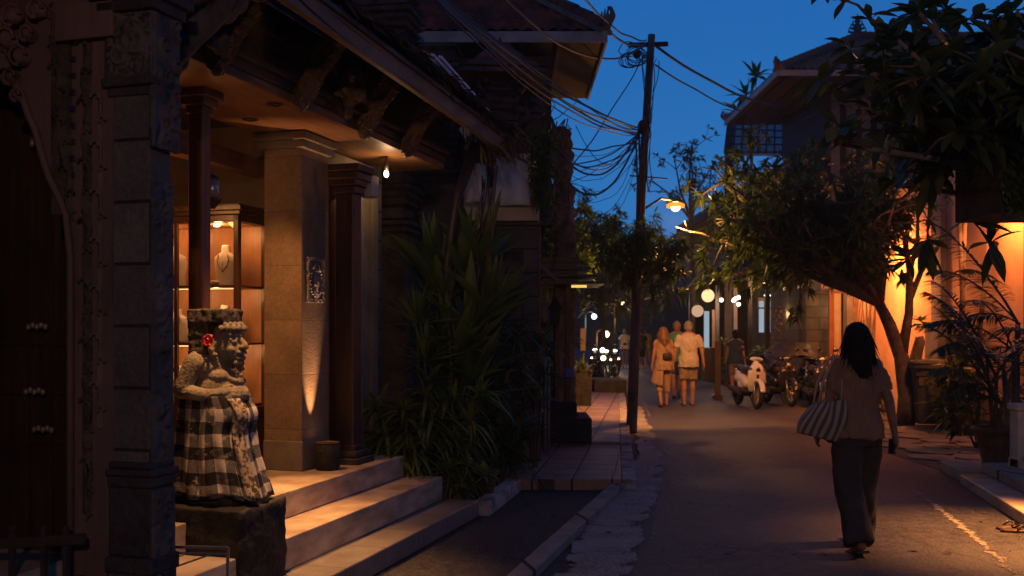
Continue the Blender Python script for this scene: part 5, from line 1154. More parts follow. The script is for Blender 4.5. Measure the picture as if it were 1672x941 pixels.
tree('bare_twig_tree', 'thin sparse tree top against the sky right of the pole', (6.1,34,0), cloud(9,(-.2,0,7.0),(1.3,1,1.0),7), [(0,0,0),(.1,0,2.5),(0,0,5.4)], .12, (.3,.09,7,.3,(-10,70),2), 'leaf_dark', sub=3, twigs=2, seed=8, spread=.7)
tree('dark_street_tree', 'dark bushy tree far down the footpath behind the headlights', (3.4,38,0), cloud(18,(0,0,4.2),(2.0,1.6,1.9),9), [(0,0,0),(.1,0,1.4),(0,0,2.6)], .13, (.34,.11,10,.3,(-20,70),2), 'leaf_dark', sub=4, twigs=3, seed=9, spread=.7, group='far street trees')
tree('dark_street_tree', 'dark round tree at the far left bend of the street', (1.4,30,0), cloud(16,(0,0,4.0),(1.7,1.4,1.5),10), [(0,0,0),(.1,0,1.4),(0,0,2.6)], .12, (.32,.10,10,.3,(-20,70),2), 'leaf_dark', sub=4, twigs=3, seed=10, spread=.6, group='far street trees')
tree('dark_street_tree', 'tall dark tree closing the view at the street end behind the walkers', (6.2,62,0), cloud(26,(0,0,5.4),(4.0,2,3.4),11), [(0,0,0),(.1,0,2),(0,0,3.6)], .2, (.6,.2,10,.3,(-20,70),2), 'leaf_dark', sub=5, twigs=3, seed=11, spread=1.3, group='far street trees')
tree('dark_street_tree', 'broad dark tree standing farthest left beyond the parked motorbikes', (1.0,58,0), cloud(26,(0,0,5.2),(3.6,2,3.2),12), [(0,0,0),(.1,0,2),(0,0,3.4)], .2, (.6,.2,10,.3,(-20,70),2), 'leaf_dark', sub=5, twigs=3, seed=12, spread=1.3, group='far street trees')

# ---------------------------------------------------------------- utility pole and cables
pl_ = thing('utility_pole', 'slightly leaning rough utility pole at the footpath edge', 'utility pole', tuple(G(1031,705)), 0)
b0 = G(1031,705); tp = P(1064,57,15.9)
m_ = MB(); m_.tube([b0-b0, (P(1040,480,15.82)-b0), (P(1049,290,15.85)-b0), tp-b0], [.088,.078,.066,.058], 14); obj('shaft', m_, K['pole_wood'], pl_)
m_ = MB()
for k, px in enumerate((1041,1036,1045)): m_.tube([P(px+2,212+k*6,15.74)-b0, P(px+5,300,15.72)-b0, P(px+2+k,352+k*30,15.74)-b0], .018-.003*k, 6)
obj('conduit', m_, K['red_wood'], pl_)
m_ = MB().bar(P(1026,74,15.8)-b0, P(1090,72,16.0)-b0, .05, .07); obj('crossarm', m_, K['iron'], pl_)
obj('cable_collar', MB().ell(P(1049,208,15.75)-b0, (.08,.07,.12), 10, 8), K['iron'], pl_); obj('junction_box', MB().ell(P(1040,88,15.78)-b0, (.07,.06,.08), 10, 8), K['iron'], pl_); obj('stay_bar', MB().bar(P(1028,287,15.8)-b0, P(1090,292,15.8)-b0, .02, .02), K['iron'], pl_)
def cat_(p0, p1, sag, n=16, wob=0, seed=0):
    out = []
    for i in range(n+1):
        t = i/n; p = p0.lerp(p1, t); p.z -= sag*4*t*(1-t); p += Vector((nz((t*4, seed, 0))*wob, nz((t*4, seed, 5))*wob, nz((t*5, seed, 9))*wob)); out.append(p)
    return out
def cable(label, p0, p1, sag, r=.012, m='cable', wob=.02, seed=0, group='cables strung from the pole', n=16):
    single('cable', label, 'cable', MB().tube(cat_(p0, p1, sag, n, wob, seed), r, 6), K[m], group=group)
A1 = P(1045,209,15.75)
bun = MB()
for k, (dy, r, sg) in enumerate(((0,.014,.35),(9,.012,.45),(-7,.009,.28),(16,.010,.52),(22,.007,.6),(5,.013,.40),(-13,.006,.2))):
    bun.tube(cat_(P(676+dy*1.2, -40+dy*1.6, 7.6), A1+Vector((0,.02*k,-.02*k)), sg*.55, 22, .03, k), r, 6)
single('cable_bundle', 'thick drooping bundle of faded cables running from overhead to the pole collar', 'cable bundle', bun, K['cable_brown'])
TT = P(1055,70,15.8)
cable('cable from the pole top to the ridge ornament of the brown eaved house', TT, P(984,42,12.0), .12, .016)
cable('cable passing over the tiled roof corner and up out of view', TT+Vector((0,0,.04)), P(930,-30,9.5), .15, .012)
cable('brown cable sagging across the old tile roof to the pole top', TT+Vector((0,0,-.03)), P(800,-25,9.0), .42, .014, 'cable_brown', seed=3)
cable('upper black cable from the pole top to the red tiled house', P(1072,76,15.9), P(1322,178,22.5), .28, .022)
cable('lower thin cable from the pole to the red tiled house corner', P(1070,106,15.9), P(1262,196,22.0), .14, .014)
cable('thin diagonal cable falling from the pole top to the banner', P(1052,86,15.8), P(858,345,12.2), .25, .009)
for i, (px, py, d, sg, r, lab) in enumerate(((905,238,13.2,.55,.014,'deep sagging cable from the pole collar to the spiky shrine tower'),(915,282,13.6,.62,.016,'lowest heavy cable looping from the pole to the crumbling gate top'),(860,250,12.6,.30,.010,'cable from the pole collar to the tiled cap shrine'),
        (930,258,14.2,.35,.008,'thin wire from the pole collar to the top of the warm brick'),(925,300,15.0,.10,.007,'thin level wire under the heavy loop beside the pole'),(880,225,12.8,.18,.012,'upper tight cable from the pole collar to the shrine towers'),
        (940,205,14.5,.5,.006,'thinnest drooping wire between the pole and the far left roofs'),(845,210,12.0,.42,.010,'cable from the pole collar crossing in front of the brown eaves'))):
    cable(lab, A1+Vector((0,0,-.03*i)), P(px,py,d), sg, r, 'cable' if i % 3 else 'cable_brown', .03, i+20)
lo = MB(); r_ = random.Random(2)
for i in range(9):
    px = r_.uniform(1028,1046); c = P(px, 82+r_.uniform(-4,14), 15.78); lo.tube([c + Vector((.16*math.cos(q)*r_.uniform(.8,1.1)-.05, .02*math.sin(q*2), .12*math.sin(q)-.05*i*.2)) for q in [j*.55 for j in range(12)]], .008, 5)
for i in range(8): lo.tube(cat_(P(1058+i*4-10,78+i*3,15.8), P(1050+r_.uniform(-8,14),200+r_.uniform(-20,160),15.76), 0, 10, .10, i+40), .007, 5)
single('wire_tangle', 'tangle of looped wires hanging at the pole top', 'wire tangle', lo, K['cable'])
for i in range(7):
    cable(('thinnest of the loose wires, ending highest at the brown eave','second loose wire down from the eave left of the pole','third loose wire down, ending by the tiled cap','middle loose wire of the tangle left of the pole','loose wire just above the warm brick top','next to lowest loose wire sagging past the warm brick','lowest and deepest sagging thin wire left of the pole')[i], A1+Vector((0,0,-.1-.05*i)), P(880+i*9, 235+i*11, 12.6+.3*i), .25+.1*i, .0045, 'cable', .08, 60+i, group='thin loose wires left of the pole')
rc_ = MB()
for k in range(3): rc_.tube(cat_(S(eb(-5)+.03,-5,3.50+.03*k), P(868+6*k, 268+4*k, 11.2), .04+.05*k, 22, .04, 70+k), .006, 5)
single('roof_cables', 'several thin cables lying along the shaggy eave toward the straw end', 'cable bundle', rc_, K['cable_brown'])
twm = MB()
for i in range(90):
    p = P(r_.uniform(845,930), r_.uniform(180,370), r_.uniform(11.5,13.3)); q = p + Vector((r_.gauss(0,.2), r_.gauss(0,.1), r_.gauss(-.2,.25))); twm.tube([p, p.lerp(q,.5)+Vector((r_.gauss(0,.05),0,r_.gauss(0,.05))), q], [.008,.006,.003], 4)
o = single('dead_vines', 'matted dead vines covering the shrine towers beside the cables', 'vines', twm, K['straw'])
vn = MB(); pts = np.array([P(r_.uniform(868,905), r_.uniform(215,330), r_.uniform(11.0,11.25)) for _ in range(500)]); vn.leaves(pts, rng.normal(0,1,(500,3))+[0,-.5,-.4], rng.uniform(.06,.16,500), .035, .4, 2, roll=1)
single('creeping_vine', 'dark leafy creeper over the corner of the beige box and stone house', 'creeper', vn, K['leaf_dark'])
# ---------------------------------------------------------------- street lamp on the pole
LP_ = P(1103,337,17.2)
sl_ = thing('street_lamp', 'glowing orange street lamp on a long arm from the utility pole', 'street lamp', tuple(LP_), 0)
pa = P(1046,345,15.8)-LP_
obj('arm', MB().tube([pa, pa.lerp(Vector((0,0,.12)),.55)+Vector((0,0,.1)), Vector((0,0,.10))], .02, 8), K['iron'], sl_)
obj('hood', MB().lathe([(.03,.15),(.08,.13),(.17,.065),(.175,.06),(.16,.065),(.05,.12),(0,.12)], n=18), K['iron'], sl_)
obj('bulb', MB().ell((0,0,0),(.085,.085,.09),16,10), K['e_street'], sl_)
obj('halo_ring', MB().lathe([(.095,.02),(.155,-.02),(.155,.03),(.10,.06)], n=24, ring=True), K['e_ring'], sl_)  # added glowing ring stands in for the halo round the bulb
point('street_lamp_light', LP_+Vector((0,.05,-.14)), 950, (1,.36,.10), .07, sl_, spot=118, aim=LP_+Vector((-.35,2.6,-3.6)), blend=.35)
point('street_lamp_glow', LP_+Vector((0,0,-.14)), 230, (1,.40,.08), .08, sl_)
def smallpost(name, label, px, py, d, e, mat='e_warm', h=None, col=(1,.5,.18), r=.09, arm=.4, group='distant street lamps'):
    p = P(px, py, d); t = thing(name, label, 'street lamp', (p.x-arm, p.y, 0), 0, group)
    obj('post', MB().tube([(0,0,0),(0,0,p.z+.1)], .05, 8).tube([(0,0,p.z+.1),(arm*.6,0,p.z+.22),(arm,0,p.z+r+.02)], .03, 6), K['iron'], t)
    obj('bulb', MB().ell((arm,0,p.z), r, 12, 8), K[mat], t); point('lamp_light', p-Vector((0,.3,.1)), e, col, .1, t); return t
smallpost('street_lamp', 'far cool white street lamp beyond the motorbikes', 970, 517, 44, 60, 'e_cool', col=(.55,.85,1), r=.11)
smallpost('street_lamp', 'far orange street lamp among dark foliage left of the pole', 1017, 497, 48, 160, 'e_warm', r=.10)
smallpost('street_lamp', 'far low orange lamp just above the motorbike riders', 990, 546, 40, 80, 'e_warm', r=.12)

fill_lamp = thing('street_lamp', 'added orange fill lamp behind the viewpoint lighting the gate and the walking woman', 'street lamp', (1.5,-3.0,0), 0, 'distant street lamps')  # unseen lamp added as warm fill for the near foreground
obj('post', MB().tube([(0,0,0),(0,0,3.6)], .05, 8).tube([(0,0,3.6),(-.5,0,3.8),(-1,0,3.75)], .03, 6), K['iron'], fill_lamp); obj('bulb', MB().ell((-1,0,3.66), .1, 12, 8), K['e_street'], fill_lamp); point('lamp_light', (.5,-3.0,3.45), 330, (1,.50,.32), .1, fill_lamp)

# ---------------------------------------------------------------- right side: red tiled house, glazed roof, compound wall
hR = thing('red_tiled_house', 'two storey house with red tiled hip roof and carved ridge finials behind the trees', 'house', (9.5,25,0), 0)
hip_house_roof(hR, 5.87, 17.5, 22.0, 27.4, 7.36, R(29), K['tile_red'], rows=12)
obj('wall', MB().box(7.3,16.5,23.2,26.8,0,7.2), K['soffit'], hR, world=True)
for k in range(6):
    w_ = obj('shutter', MB().box(7.42+k*.36,7.62+k*.36,23.13,23.19,4.6,7.1), K['pilaster'], hR, world=True)
obj('balcony_rail', MB().box(6.9,12,22.75,22.82,4.9,5.0).box(6.9,12,22.75,22.82,4.3,4.36), K['dark_wood'], hR, world=True)
fp = thing('roof_plant', 'leafy green plant growing on the red tiled roof corner', (0,0,0), (5.9,27.2,7.5)) if False else None
plant('roof_plant', 'spiky green plant poking out behind the red roof corner', (P(1232,150,27.5).x, 27.9, 5.6), [(-.15,0,2.6),(.15,0,3.1),(-.35,0,2.1)], .75, .13, 14, .35, (0,80), 'leaf_mid', cat='roof plant')
gr = thing('glazed_roof', 'bluish panelled lean to roof beneath the red tiled corner', 'roof', tuple(P(1230,250,30)), 0)
q = [P(1183,252,28.5), P(1278,252,28.5), P(1278,196,31.5), P(1190,190,31.5)]
g_ = MB(); g_.add([q[0],q[1],q[2],q[3],*(v-Vector((0,0,.05)) for v in q)], [(0,1,2,3),(7,6,5,4),(0,4,5,1),(1,5,6,2),(2,6,7,3),(3,7,4,0)]); obj('sheet', g_, K['metal_sheet'], gr, world=True)
b_ = MB()
for i in range(8): t = i/7; b_.bar(q[0].lerp(q[1], t)+Vector((0,0,.04)), q[3].lerp(q[2], t)+Vector((0,0,.04)), .05, .05)
for i in range(6): t = i/5; b_.bar(q[0].lerp(q[3], t)+Vector((0,0,.06)), q[1].lerp(q[2], t)+Vector((0,0,.06)), .04, .04)
obj('glazing_bars', b_, K['iron'], gr, world=True)
gw = MB(); gw.add([q[0], q[3], q[3]*1+Vector((0,0,-8.5)), q[0]+Vector((0,0,-7.5)), q[0]+Vector((.2,0,0)), q[3]+Vector((.2,0,0)), q[3]+Vector((.2,0,-8.5)), q[0]+Vector((.2,0,-7.5))], [(0,1,2,3),(7,6,5,4),(0,4,5,1),(1,5,6,2),(3,2,6,7),(0,3,7,4)]); obj('gable_wall', gw, K['soffit'], gr, world=True)
WX = 7.4
cw = thing('compound_wall', 'tall peach plastered compound wall glowing in lamp light behind the frangipani', 'wall', (WX,18,0), 0)
obj('plaster', MB().box(WX,WX+.25,14.2,21.6,0,4.35), K['peach'], cw, world=True, bevel=.01)
obj('pilaster', MB().box(WX-.10,WX+.0-.003,16.95,17.35,0,4.4), K['pilaster'], cw, world=True, bevel=.01)
obj('pilaster_foot', MB().box(WX-.18,WX-.103,16.88,17.42,0,1.75), K['pilaster'], cw, world=True, bevel=.01)
obj('coping', MB().box(WX-.08,WX+.3,14.2,21.6,4.353,4.45), K['ridge_grey'], cw, world=True, bevel=.01)
for y0, y1 in ((21.62,21.9),(14.0,14.18)): obj('end_pier', MB().box(WX-.12,WX+.35,y0,y1,0,4.5), K['pilaster'], cw, world=True, bevel=.01)
def assumed_wall_lamp(label, p, e, col=(1,.25,.05), out=(-.16,0,0), rad=.05, mat='e_warm', group=None):  # fixture and light are both assumed, to account for the lit plaster
    t = thing('assumed_wall_lamp', label, 'assumed wall lamp', tuple(p), 0, group); o_ = Vector(out)
    obj('bracket', MB().bar((0,0,.09), o_+Vector((0,0,.09)), .03, .02).box(-.015,.0,-.06,.06,.0,.16), K['iron'], t)
    obj('shade', MB().lathe([(.02,.10),(.05,.085),(.075,.03),(.07,.03),(.045,.08)], c=tuple(o_), n=14), K['iron'], t)
    obj('bulb', MB().ell(o_, .035, 10, 8), K[mat], t); point('assumed_wall_light', p+o_+Vector((0,0,-.06)), e, col, rad, t, spot=158, aim=p+Vector((.3,0,-.9)), blend=.4); point('added_wall_spill', p+o_+Vector((0,0,-.06)), e*.16, col, rad*.6, t); return t  # bare spill light added so that nearby leaves are lit too
assumed_wall_lamp('assumed warm lamp on the peach wall between trunk and pilaster', Vector((WX,18.75,3.05)), 560, out=(-.8,0,0), rad=.3)  # lamp assumed from the glow on the plaster
assumed_wall_lamp('assumed warm lamp for the peach wall placed unseen behind the palm fronds', Vector((WX,14.45,3.55)), 240, out=(-.45,0,0), rad=.2)  # unseen lamp added to light the right end of the wall
assumed_wall_lamp('assumed warm lamp lighting the arched gate end of the peach wall', Vector((WX,20.9,2.9)), 150, out=(-.5,0,0), rad=.2)  # lamp assumed for the lit gate end
# arched gate
ag = thing('arched_gate', 'slim wooden arched gateway with a lit peach panel at the end of the wall', 'gateway', (7.2,22.0,0), 0)
for px in (1357, 1389): p = G(px, 665); x = P(px, HY, 22).x; obj('post', MB().box(x-.05,x+.05,21.95,22.05,0,2.5), K['post_wood'], ag, world=True, bevel=.006)
m_ = MB(); xl, xr = P(1357,HY,22).x, P(1389,HY,22).x; m_.tube([(xl+(xr-xl)*(.5-.5*math.cos(q)), 22.0, 2.5+.28*math.sin(q)) for q in [j*math.pi/10 for j in range(11)]], .05, 6); m_.box(xl,xr,21.97,22.03,2.42,2.48); obj('arch', m_, K['post_wood'], ag, world=True)
obj('panel', MB().box(xl+.09,xr+.12,23.0,23.1,0,2.9), K['peach'], ag, world=True); point('gate_light', (xl+.2,22.5,2.2), 14, (1,.46,.16), .1, ag)  # gate light is assumed, without a fixture, to light the panel
# rough dark garden wall between restaurant and gate
obj_w = MB(); obj_w.box(6.75,7.05,23.4,26.0,0,2.6); obj_w.box(6.75,7.4,22.9,23.15,0,2.5)
single('garden_wall', 'rough dark stone garden wall behind the parked black motorbikes', 'wall', obj_w, K['stone_block'])
# big frangipani
ft_ = [(0,0,0),(.02,0,.5),(-.06,.02,1.15),(-.25,.05,1.7),(-.42,.05,2.05)]
tgt = [(P(px,py,d)-Vector((6.60,16.7,0))) for px,py,d in ((1178,350,15.9),(1185,300,16.2),(1215,370,15.6),(1240,330,16.6),(1265,405,16.0),(1290,290,16.2),(1290,385,15.8),(1320,410,16.6),(1335,330,16.0),(1350,270,16.4),(1365,385,15.8),(1385,330,16.4),(1400,410,16.6),(1205,385,16.5),(1170,370,16.8),(1250,270,17.0),(1310,350,17.2),(1225,360,17.4),(1340,425,16.2),(1165,390,17.0),(1275,425,17.2),(1410,380,15.6),(1430,290,15.6),(1400,250,16.0),(1460,330,15.4),(1172,292,17.4),(1200,250,17.4))]
tree('frangipani_tree', 'large spreading frangipani tree over the road with a thick pruned trunk by the bin', (6.60,16.7,0), tgt, ft_, .155, (.24,.058,15,.30,(-25,75),3), 'leaf_frang', 'bark_frang', sub=9, twigs=2, seed=21, spread=.52)
fr_ = C.objects['frangipani_tree']
m_ = MB(); m_.tube([(.02,0,.75),(.16,.0,1.1),(.24,0,1.42),(.23,0,1.5)],[.11,.10,.085,.07],9); m_.tube([(-.06,.02,1.15),(.06,0,1.9),(.08,.02,2.6),(-.02,0,3.2)],[.10,.075,.06,.045],8); m_.tube([(.06,0,2.1),(.3,.1,2.6),(.55,0,3.0)],[.06,.045,.03],7); m_.tube([(.08,.02,2.6),(.2,0,3.1),(.25,.1,3.7)],[.05,.035,.02],7); m_.tube([(-.42,.05,2.05),(-.35,0,2.7),(-.5,.1,3.4)],[.08,.06,.03],7)
obj('limb', m_, K['bark_frang'], fr_)
m_ = MB()
for p in ((.55,0,3.0),(.25,.1,3.7),(-.5,.1,3.4),(-.02,0,3.2),(.3,.1,1.75)): rosette(m_, p, 13, .28, .075, .3, (-20,75), 3)
obj('upper_leaves', m_, K['leaf_frang'], fr_)
tree('frangipani_tree', 'second frangipani crown rising behind the first against the red tiled house', (8.1,19.5,0), [(P(px,py,d)-Vector((8.1,19.5,0))) for px,py,d in ((1420,240,19.5),(1460,200,19.2),(1500,250,19.8),(1450,300,19.0),(1540,200,19.5),(1580,260,19.5),(1620,200,19.5),(1400,300,19.8),(1480,160,19.9),(1640,300,19.6),(1560,310,19.8))], [(0,0,0),(0,.0,2.2),(0,0,4.3)], .13, (.26,.065,12,.3,(-25,75),3), 'leaf_frang', 'bark_frang', sub=7, twigs=2, seed=22, spread=.5)
# aerial roots and slender stems by the wall
m_ = MB(); r_ = random.Random(12)
for i in range(22): x = P(r_.uniform(1395,1440),HY,20.3).x; m_.tube([(x,20.3+r_.uniform(-.2,.2),0),(x+r_.uniform(-.08,.08),20.3,1.2),(x+r_.uniform(-.15,.15),20.2,3.2)],[.02,.018,.015],5)
single('hanging_roots', 'curtain of thin hanging roots left of the peach wall behind the woman', 'hanging roots', m_, K['bark'])
m_ = MB()
for px, dx in ((1566,.1),(1578,-.12),(1590,.3)): x = P(px,HY,14.9).x; m_.tube([(x,14.9,0),(x+dx*.3,14.9,1.6),(x+dx,14.9,3.6)],[.045,.04,.03],8)
single('slender_trunks', 'cluster of three slender trunks in front of the peach wall right of the pilaster', 'trunks', m_, K['bark'])
# near overhanging branch with big leaves
nb = [(P(px,py,d)-Vector((3.6,6.2,0))) for px,py,d in ((1372,170,5.9),(1365,235,5.7),(1420,120,5.8),(1395,80,6.2),(1460,60,5.6),(1450,200,6.0),(1500,20,5.4),(1500,130,5.8),(1555,90,5.4),(1540,190,6.1),(1585,30,5.3),(1610,120,5.5),(1630,60,5.2),(1440,300,6.4),(1520,280,6.3),(1590,200,6.0),(1650,170,5.5),(1420,30,6.6),(1660,20,5.3),(1560,250,6.4),(1480,250,6.2),(1340,130,6.4))]
tree('overhanging_frangipani', 'near frangipani branch with large dark leaves reaching in from the upper right', (3.6,6.2,0), nb, [(0,0,0),(.02,0,1.4),(-.1,0,2.35)], .075, (.225,.072,9,.32,(-20,70),5,1.25), 'leaf_big', 'bark_frang', sub=3, twigs=1, seed=23, spread=.28, cat='frangipani tree')
hb = thing('hanging_hedge_box', 'dark creeper covered box hanging into view at the right edge above the palm', 'hanging planter', (3.1,5.8,2.3), 0)
p0 = P(1622,349,5.8); obj('box', MB().box(p0.x,p0.x+.9,5.7,6.3,p0.z,p0.z+.75), K['stone_dark'], hb, world=True)
m_ = MB(); pts = np.stack([rng.uniform(p0.x-.01,p0.x+.4,1200), rng.choice([5.69,5.67,5.7],1200), rng.uniform(p0.z,p0.z+.8,1200)],1); m_.leaves(pts, rng.normal(0,.6,(1200,3))+[0,-.5,-.5], .05, .022, .4, 2, roll=1); obj('creeper', m_, K['leaf_dark'], hb, world=True)
obj('hanger', MB().tube([(p0.x+.3,6.0,p0.z+.75),(p0.x+.3,6.0,p0.z+2.5)],.01,6), K['iron'], hb, world=True)
# wheelie bin
bn_ = thing('wheelie_bin', 'large grey green plastic wheelie bin beside the frangipani trunk', 'bin', (P(1522,HY,16.6).x,16.6,.0), R(-12))
bb = MB(); bb.rings([(0,0,.06,.27,.26),(0,0,.12,.28,.27),(0,0,.95,.345,.35),(0,0,.98,.375,.38),(0,0,1.04,.375,.38)], 32, pw=7, smooth=False); obj('body', bb, K['binmat'], bn_, bevel=.008)
lb = MB(); lb.rings([(0,0,1.045,.385,.39),(0,0,1.075,.385,.39),(0,.01,1.11,.33,.34),(0,.02,1.12,.12,.12)], 32, pw=7, smooth=False); obj('lid', lb, K['binmat'], bn_, bevel=.006)
obj('handle', MB().tube([(-.25,.36,1.0),(-.25,.44,1.03),(.25,.44,1.03),(.25,.36,1.0)],.016,8), K['binmat'], bn_)
for s_ in (-1, 1): obj('wheel', MB().tube([(s_*.27,.25,.10),(s_*.34,.25,.10)],.10,16,smooth=False), K['rubber'], bn_)
obj('sticker', MB().box(-.27,-.19,-.335,-.331,.70,.86), K['yellow_board'], bn_)
obj('rib', MB().box(-.30,.30,-.352,-.335,.86,.885), K['binmat'], bn_)
# potted palm and palms
def frond(mb, sm, base, az, L, rise, droop, npair=26, lw=.028, ll=.34):
    d = np.array([math.cos(az), math.sin(az), 0]); pts = []
    for i in range(14):
        t = i/13; pts.append(np.array(base) + d*L*(t*.95-.1*t*t) + np.array([0,0,1])*(rise*L*t - droop*L*t*t))
    sm.tube([Vector(p) for p in pts], [.012*(1-.7*i/13)+.002 for i in range(14)], 5)
    B, D, LL, WW = [], [], [], []
    for k in range(npair):
        t = .18+.80*k/npair; i = t*13; j = int(i); p = pts[j]+(pts[min(j+1,13)]-pts[j])*(i-j); tg = pts[min(j+1,13)]-pts[max(j-1,0)]; tg = tg/np.linalg.norm(tg)
        sd = np.cross(tg, [0,0,1.0]); sd /= np.linalg.norm(sd)+1e-6
        for s_ in (-1, 1):
            B.append(p); D.append(sd*s_*.85+tg*.65+np.array([0,0,-.12])+rng.normal(0,.06,3)); LL.append(ll*max(.01, math.sin(math.pi*(.12+.85*min(1,t))))**.7*rng.uniform(.85,1.1)); WW.append(lw)
    mb.leaves(np.array(B), np.array(D), np.array(LL), np.array(WW), .35, 4, .12, .6, .2)
def palm(name, label, loc, fr_list, heads=((0,0,.5),), npair=26, ll=.34, lw=.028, stem=.03, mat='leaf_palm'):
    t = thing(name, label, 'palm', loc, 0); f = MB(); s_ = MB()
    for h in heads: s_.tube([(h[0]*.3,h[1]*.3,0), h], [stem, stem*.6], 7)
    for i, (az, L, ri, dr) in enumerate(fr_list): frond(f, s_, heads[i % len(heads)], R(az), L, ri, dr, npair, lw, ll)
    obj('fronds', f, K[mat], t); obj('stems', s_, K['bark'], t); return t
pp = G(1617,778); 
pot = thing('flower_pot', 'large brown clay pot with moulded garland at the entrance kerb', 'plant pot', (pp.x,10.8,.13), 0)
obj('pot', MB().lathe([(.13,0),(.15,.02),(.14,.05),(.20,.30),(.215,.36),(.245,.37),(.25,.42),(.235,.43),(.215,.42),(.20,.36),(0,.35)], n=36), K['clay'], pot)
gm = MB()
for k in range(24): an = 2*math.pi*k/24; gm.ell((.197*math.cos(an), .197*math.sin(an), .27-.03*abs(math.sin(an*3))), (.018,.018,.014), 7, 5)
obj('garland_moulding', gm, K['clay'], pot)
obj('soil', MB().lathe([(0,.352),(.2,.352),(.2,.365),(0,.37)], n=20), K['soil'], pot)
palm('potted_palm', 'areca palm with arching yellow green fronds growing from the clay pot', (pp.x,10.8,.5), [(180,.85,1.1,.75),(165,.9,1.5,.75),(200,.8,1.0,.85),(150,.85,1.9,.8),(215,.8,1.7,.8),(240,.7,1.3,.8),(175,.75,.65,.55),(20,1.0,1.3,.8),(100,1.1,1.6,.7),(340,1.0,1.0,.8),(130,.9,1.9,.7),(190,.95,2.0,.9),(60,1.1,1.2,.7),(290,.9,1.3,.8),(270,.9,1.7,.9)], heads=((0,0,.35),(-.06,.03,.5),(.05,-.02,.3),(.03,.06,.6)))
palm('garden_palm', 'tall palm behind the pot with fronds crossing the glowing wall', (6.15,12.2,.0), [(175,1.25,.85,.6),(160,1.2,1.2,.65),(195,1.15,1.0,.8),(210,1.0,1.4,.8),(185,1.1,.5,.6),(150,1.1,1.6,.7),(20,1.3,1,.7),(100,1.4,1.2,.7),(250,1.2,1.2,.8),(300,1.2,1,.8),(170,1.3,1.7,.7)], heads=((0,0,1.35),(.1,.1,1.7),(-.12,0,1.1)), npair=34, ll=.42, lw=.03, stem=.05)
plant('ti_plant', 'dark bushy cordyline behind the bin under the pilaster', (6.95,15.6,0), [(-.1,0,.9),(.1,0,1.25),(0,.1,1.0),(-.25,0,.7),(.25,.1,1.4)], .5, .075, 18, .45, (-10,80), 'leaf_dark', lower=2, cat='shrub')
plant('garden_shrub', 'shrub with orange lit leaves at the foot of the peach wall behind the trunk', (6.95,19.6,0), [(-.35,0,.7),(-.1,0,1.0),(.1,0,1.2),(-.55,0,.55),(.2,0,.7)], .35, .085, 16, .45, (-10,80), 'leaf_mid', lower=2)
plant('garden_shrub', 'low dark shrub between the woman and the frangipani trunk', (6.45,18.0,0), [(-.2,0,.35),(0,0,.5),(.2,0,.4)], .28, .07, 18, .4, (-10,80), 'leaf_dark', lower=2)
plant('garden_shrub', 'green shrub beside the covered motorbikes', (6.75,22.3,0), [(-.2,0,.6),(0,0,.9),(.2,0,.7)], .3, .07, 18, .4, (-10,80), 'leaf_mid', lower=2)
plant('garden_shrub', 'dark shrub mass under the palm fronds by the right edge', (6.3,13.4,0), [(-.5,0,.6),(0,0,.9),(.4,0,.7),(.7,0,1.0),(-.2,.2,1.1)], .42, .07, 20, .45, (-10,80), 'leaf_dark', lower=2)
plant('corner_plant', 'dark pointed leaves in front of the cream entrance post', (4.98,9.2,.2), [(.0,0,.35),(.1,0,.5)], .34, .05, 9, .6, (0,80), 'leaf_big', cat='plant')
# entrance kerbs and cream balustrade
ek = MB(); st1 = [(4.62,10.9),(4.86,10.9),(4.45,8.2),(4.20,8.2)]
struct('entrance_step', MB().prism([(4.88,11.35),(5.4,11.35),(5.15,10.45),(4.72,10.45)], 'z', 0, .12), K['kerb'], bevel=.012)
struct('entrance_step', MB().prism([(4.66,10.35),(5.9,10.35),(5.3,7.4),(4.02,7.4)], 'z', 0, .11), K['step_stone'], bevel=.012)
struct('entrance_step', MB().prism([(4.92,10.42),(6.0,10.42),(5.3,7.4),(4.34,7.4)], 'z', .113, .22), K['kerb'], bevel=.012)
bal = thing('entrance_balustrade', 'cream stone balustrade post with cap lit strongly at the right edge', 'balustrade', (5.2,10.0,.22), 0)
x0 = P(1654,HY,10.0).x
obj('post', MB().box(x0,x0+.17,9.9,10.07,.22,.80), K['white_paint'], bal, world=True, bevel=.008)
obj('cap', MB().box(x0-.02,x0+1.3,9.88,10.09,.803,.87), K['white_paint'], bal, world=True, bevel=.012)
obj('base_rail', MB().box(x0+.0,x0+1.3,9.86,10.1,.224,.32), K['white_paint'], bal, world=True, bevel=.01)
for k in range(4): obj('baluster', MB().lathe([(.04,0),(.05,.04),(.03,.1),(.055,.25),(.03,.38),(.05,.44),(.04,.48)], c=(x0+.3+.2*k,9.98,.32), n=14), K['white_paint'], bal, world=True)
gp_ = thing('assumed_lantern_pillar', 'assumed stuccoed entrance pillar carrying a warm lantern unseen outside the right edge', 'pillar', (4.75,7.75,.22), 0)  # unseen pillar and lantern, assumed from the warm light on the road
obj('shaft', MB().box(4.62,4.9,7.6,7.88,.225,1.9), K['white_paint'], gp_, world=True, bevel=.01)
obj('lantern', MB().ell((4.52,7.74,1.62),.05,12,8), K['e_warm'], gp_, world=True)
point('assumed_lantern_light', (4.42,7.70,1.56), 800, (1,.36,.08), .06, gp_, spot=90, aim=(3.95,7.7,0), blend=.8)
sd_ = MB()
